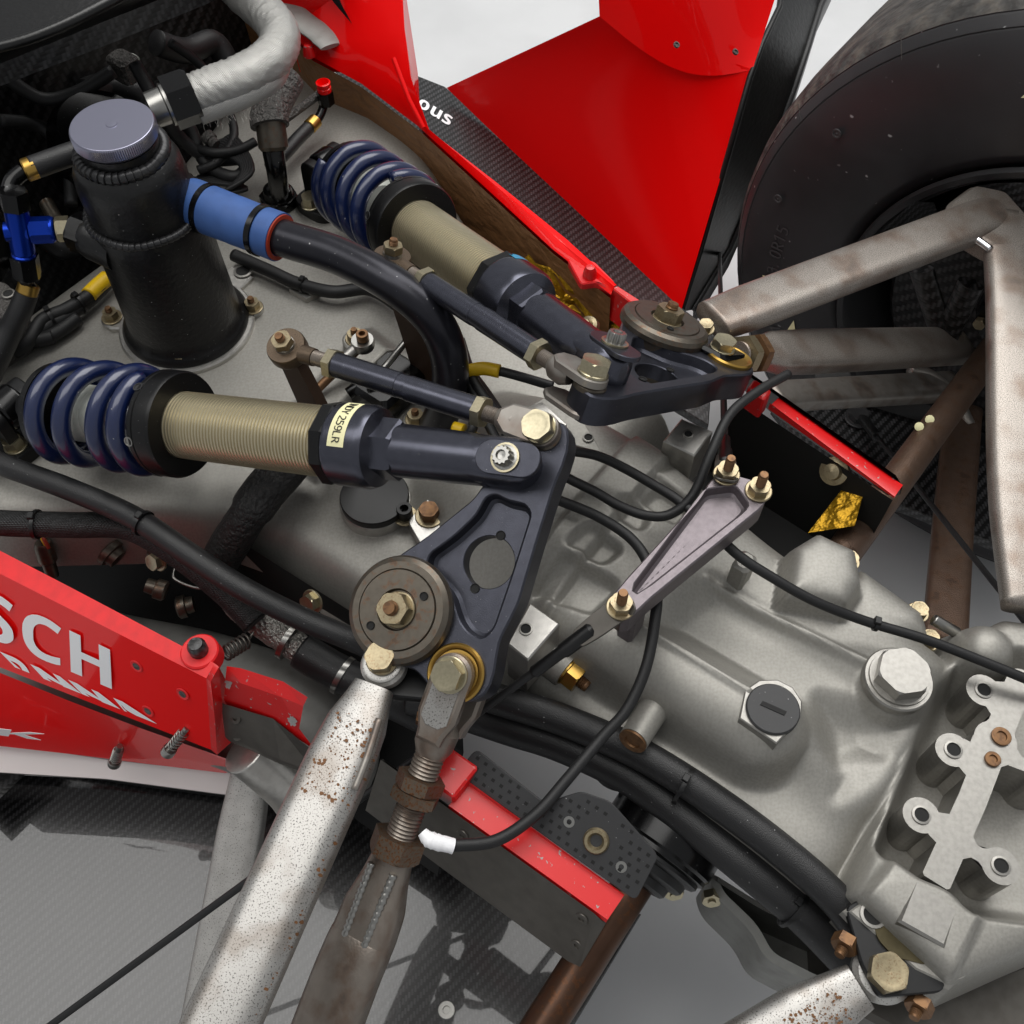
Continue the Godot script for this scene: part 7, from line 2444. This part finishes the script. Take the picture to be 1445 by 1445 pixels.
	# shaded side of the engine under the plate: exhaust, plugs, cam cover
	o = thing("exhaust_cover", "matte grey rounded exhaust cover below the engine, behind the red panel", "exhaust", Vector3(-0.2543, 0.3, 0.0334))
	b = MB.new()
	tube(b, spline([Vector3(-0.4132, 0.31, 0.0084), Vector3(-0.3345, 0.325, 0.0414), Vector3(-0.2518, 0.335, 0.0662), Vector3(-0.1805, 0.335, 0.0914), Vector3(-0.1502, 0.32, 0.1091), Vector3(-0.1629, 0.28, 0.1305)], 9), [[0, 0.045], [0.5, 0.05], [0.8, 0.05], [1, 0.035]], 32)
	part(o, "shell", b, M("grey_paint"), 180.0)
	o = thing("engine_flank", "engine side, its wall coloured black as deep shade, with plugs and clips below the casting edge", "engine", Vector3(-0.299, 0.3, -0.0488))
	b = MB.new()
	b.grid([[K(-0.45, -0.15, 0.45), K(0.02, -0.12, 0.45)], [K(-0.45, -0.155, 0.32), K(0.02, -0.125, 0.32)], [K(-0.45, -0.24, 0.25), K(0.05, -0.2, 0.25)]])
	part(o, "block_side", b, M("shade_black"), 30.0)  # near-black wall: deep shade of the engine bay put into colour
	for q in [[Vector3(-0.3507, 0.45, -0.0056), Vector3(-0.3508, 0.42, 0.0078), 0.007], [Vector3(-0.3064, 0.44, -0.0055), Vector3(-0.297, 0.435, 0.0009), 0.011], [Vector3(-0.2618, 0.42, 0.0201), Vector3(-0.2771, 0.425, 0.0167), 0.008], [Vector3(-0.2757, 0.43, -0.0115), Vector3(-0.2678, 0.43, -0.007), 0.007], [Vector3(-0.2587, 0.4, 0.0235), Vector3(-0.2456, 0.4, 0.0198), 0.009]]:
		b = MB.new()
		var dd: Vector3 = q[1] - q[0]
		var L := dd.length()
		lathe(b, [[q[2] * 0.8, 0.0], [q[2], L * 0.1], [q[2], L * 0.5], [q[2] * 0.75, L * 0.55], [q[2] * 0.7, L * 0.95], [0, L]], q[0], dd, 18)
		part(o, "sensor_plug", b, M("disc"), 35.0)
	for i in 3:
		b = MB.new()
		tube(b, spline([Vector3(-0.3565, 0.455, -0.015), Vector3(-0.3514, 0.455, -0.0075), Vector3(-0.3492, 0.45, -0.0038)], 5), 0.0016, 6)
		for k in b.v.size():
			b.v[k] += ER * 0.003 * i
		part(o, "sensor_wire", b, M("yellow") if i == 1 else M("orange") if i == 2 else M("cable"), 180.0)
	b = MB.new()
	tube(b, spline([Vector3(-0.2593, 0.42, -0.0016), Vector3(-0.2587, 0.42, 0.0078), Vector3(-0.2491, 0.418, 0.0129), Vector3(-0.2396, 0.416, 0.0148), Vector3(-0.2304, 0.415, 0.0131)], 6), 0.0011, 8)
	part(o, "wire_clip", b, M("steel"), 180.0)
	for q in [Vector3(-0.1411, 0.46, 0.0493), Vector3(-0.269, 0.43, -0.002)]:
		bolt(o, q, -ET + up * 0.6, 0.006, 0.006, M("zinc"), {"washer": 0.009})
	# coil spring hooked on the panel
	o = thing("retainer_spring", "small grey coil spring hooked above the chipped red plate", "spring", Vector3(-0.1949, 0.45, 0.0815))
	b = MB.new()
	var sa := Vector3(-0.1966, 0.462, 0.0909)
	var sb := Vector3(-0.1845, 0.455, 0.0774)
	var sx := (sb - sa).normalized()
	var sf := basis_on(sx)
	pts = [Vector3(-0.1984, 0.47, 0.1041), Vector3(-0.1976, 0.466, 0.097)]
	for i in 61:
		var a := TAU * i / 10.0
		pts.append(sa + sx * sa.distance_to(sb) * i / 60.0 + (sf.x * cos(a) + sf.z * sin(a)) * 0.0052)
	pts.append(Vector3(-0.1829, 0.455, 0.0746))
	pts.append(Vector3(-0.1813, 0.455, 0.0713))
	tube(b, pts, 0.0009, 7)
	part(o, "coil", b, M("shield"), 180.0)
	# chipped red plate with grey backing beside the panel end
	o = thing("chipped_plate", "chipped red plate over a riveted grey shield, between panel and wishbone", "body panel", Vector3(-0.1762, 0.4, 0.1114))
	b = MB.new()
	b.grid([[Vector3(-0.1872, 0.485, 0.1109), Vector3(-0.1777, 0.485, 0.1124), Vector3(-0.1487, 0.485, 0.1219), Vector3(-0.1318, 0.485, 0.1327)], [Vector3(-0.1889, 0.478, 0.1168), Vector3(-0.1782, 0.478, 0.1199), Vector3(-0.15, 0.478, 0.1298), Vector3(-0.1354, 0.478, 0.1357)], [Vector3(-0.1953, 0.452, 0.121), Vector3(-0.1832, 0.452, 0.125), Vector3(-0.1606, 0.452, 0.1331), Vector3(-0.1421, 0.452, 0.1411)], [Vector3(-0.1904, 0.44, 0.1273), Vector3(-0.1803, 0.44, 0.1304), Vector3(-0.1552, 0.44, 0.1375), Vector3(-0.1321, 0.44, 0.1515)]])
	var rp := part(o, "red_plate", b, M("red_worn"), 30.0)
	for q in [[Vector3(-0.1755, 0.482, 0.1161), 0.014, 0.0035, 11], [Vector3(-0.1548, 0.48, 0.1247), 0.013, 0.003, 12], [Vector3(-0.1391, 0.4765, 0.1302), 0.007, 0.003, 13], [Vector3(-0.1872, 0.4765, 0.1182), 0.003, 0.006, 14], [Vector3(-0.1455, 0.4605, 0.1395), 0.004, 0.004, 15]]:
		chip(rp, q[0], (Vector3(-0.1487, 0.485, 0.1219) - Vector3(-0.1777, 0.485, 0.1124)).normalized() * q[1], (Vector3(-0.1782, 0.478, 0.1199) - Vector3(-0.1777, 0.485, 0.1124)).normalized() * q[2], q[3])
	b = MB.new()
	b.grid([[Vector3(-0.1968, 0.4525, 0.1232), Vector3(-0.1803, 0.4525, 0.1283), Vector3(-0.1604, 0.4525, 0.1343), Vector3(-0.1341, 0.442, 0.1522)], [Vector3(-0.1998, 0.42, 0.135), Vector3(-0.1831, 0.42, 0.1411), Vector3(-0.1597, 0.42, 0.1513), Vector3(-0.1364, 0.41, 0.1569)], [Vector3(-0.1992, 0.41, 0.1344), Vector3(-0.1843, 0.41, 0.1406), Vector3(-0.1617, 0.41, 0.1508), Vector3(-0.138, 0.4, 0.1565)]])
	var sh := part(o, "shield", b, M("shield"), 30.0)
	for q in [Vector3(-0.1885, 0.4425, 0.1299), Vector3(-0.191, 0.424, 0.135)]:
		bolt(sh, q, (up - ET).normalized(), 0.0045, 0.001, M("shield"), {"kind": "flush", "name": "rivet"})
	b = MB.new()
	tube(b, spline([Vector3(-0.1904, 0.4, 0.138), Vector3(-0.1785, 0.38, 0.1441), Vector3(-0.167, 0.355, 0.1501), Vector3(-0.1622, 0.34, 0.1549)], 6), 0.017, 20)
	part(o, "foil_tube", b, M("sheet"), 180.0)


# ---------------------------------------------------------------- small things between the links
func small_parts() -> void:
	var up := Vector3.UP
	var o := thing("bar_linkage", "little linkage of silver rods and rod ends between the two turnbuckle links", "linkage", surf(Vector3(-0.1005, 0.5, -0.1396)))
	var b := MB.new()
	tube(b, [Vector3(-0.1373, 0.505, -0.128), Vector3(-0.1187, 0.512, -0.1448)], 0.0042, 12)
	part(o, "rod", b, M("sheet"), 180.0)
	b = MB.new()
	lathe(b, [[0.004, -0.004], [0.0085, -0.004], [0.0095, 0.0], [0.0085, 0.004], [0.004, 0.004]], Vector3(-0.1149, 0.513, -0.1468), up, 26)
	part(o, "rod_end", b, M("steel"), 30.0)
	bolt(o, Vector3(-0.1143, 0.518, -0.1466), up, 0.0048, 0.006, M("bolt_rust"), {"kind": "socket"})
	b = MB.new()
	tube(b, [Vector3(-0.1096, 0.5, -0.1146), Vector3(-0.0944, 0.51, -0.1293), Vector3(-0.079, 0.515, -0.1509)], 0.0028, 12)
	part(o, "rod", b, M("steel"), 180.0)
	b = MB.new()
	tube(b, [Vector3(-0.1522, 0.49, -0.118), Vector3(-0.1124, 0.505, -0.1586)], 0.0036, 12)
	part(o, "copper_pipe", b, M("bolt_rust"), 180.0)
	b = MB.new()
	tube(b, [Vector3(-0.1262, 0.49, -0.1152), Vector3(-0.1136, 0.495, -0.1223)], 0.0052, 12)
	part(o, "sleeve", b, M("fitting"), 180.0)
	for q in [Vector3(-0.0745, 0.49, -0.0998), Vector3(-0.1271, 0.49, -0.1785)]:
		b = MB.new()
		lathe(b, [[0.011, -0.01], [0.011, 0.003], [0.0095, 0.004], [0, 0.004]], surf(q), up, 24)
		var w := part(o, "boss", b, M("cast"), 30.0)
		bolt(w, surf(q) + up * 0.004, up, 0.0056, 0.006, M("zinc_dull"), {"stud": 0.005, "stud_mat": M("bolt_rust"), "washer": 0.0085})
	b = MB.new()
	b.box(surf(Vector3(-0.0963, 0.49, -0.1266)) + up * 0.006, ER * 0.02, up * 0.012, ET * 0.026, 0.004)
	part(o, "bearing_block", b, M("fitting"))
	# gold heat foil and clip in the far body gap
	o = thing("heat_foil", "crumpled gold heat foil with a small clip, by the far pivot disc", "heat foil", Vector3(0.0915, 0.4, -0.289))
	b = MB.new()
	var rng := RandomNumberGenerator.new()
	rng.seed = 11
	var rows := []
	for i in 9:
		var row := []
		for j in 9:
			var p := Vector3(0.0109, 0.47, -0.2895).lerp(Vector3(0.1085, 0.47, -0.2091), i / 8.0).lerp(Vector3(0.018, 0.42, -0.2875).lerp(Vector3(0.0987, 0.42, -0.2183), i / 8.0), j / 8.0)
			row.append(p + Vector3(rng.randf_range(-1, 1), rng.randf_range(-1, 1), rng.randf_range(-1, 1)) * 0.006)
		rows.append(row)
	b.grid(rows)
	part(o, "foil", b, M("goldfoil"), 25.0)
	b = MB.new()
	lathe(b, [[0.004, 0.0], [0.008, 0.002], [0.008, 0.008], [0.005, 0.009], [0.004, 0.016], [0, 0.017]], Vector3(0.0666, 0.47, -0.2035), Vector3(-0.4, 0.7, 0.4), 20)
	part(o, "clip", b, M("zinc_dull"), 30.0)
	o = thing("added_void_floor", "black floor pan added to keep the gap beyond the gearbox in deep shade", "floor pan", K(0.1, 0.17, 0.2))  # added black sheet; its colour stands for shade in the gap
	b = MB.new()
	b.grid([[K(-0.3, 0.10, 0.30), K(-0.3, 0.28, 0.34)], [K(0.03, 0.07, 0.36), K(0.03, 0.186, 0.38)], [K(0.19, 0.07, 0.36), K(0.19, 0.178, 0.38)]])
	b.grid([[K(0.03, 0.186, 0.38), K(0.19, 0.178, 0.38)], [K(0.06, 0.1845, 0.484), K(0.19, 0.177, 0.476)]])
	part(o, "pan", b, M("shade_black"), 60.0)
	b = MB.new()
	lathe(b, [[0.006, 0.0], [0.011, 0.002], [0.011, 0.007], [0.007, 0.008], [0.006, 0.014], [0, 0.015]], Vector3(0.2477, 0.465, -0.0605), Vector3(-0.5, 0.6, 0.5), 20)
	part(o, "quick_release_clip", b, M("zinc_dull"), 30.0)
	b = MB.new()
	b.grid([[Vector3(0.2542, 0.455, -0.0516), Vector3(0.267, 0.463, -0.0448)], [Vector3(0.2274, 0.435, -0.0231), Vector3(0.2578, 0.452, -0.0188)]])
	part(o, "gold_lining", b, M("goldfoil"), 60.0)
	# little steel pipe stub at the right
	b = MB.new()
	tube(b, [Vector3(0.2915, 0.47, 0.0695), Vector3(0.3087, 0.462, 0.0753)], 0.004, 14)
	single("pipe_stub", "short bright steel pipe stub below the brown blade's foot", "pipe", b, M("steel"), 180.0)
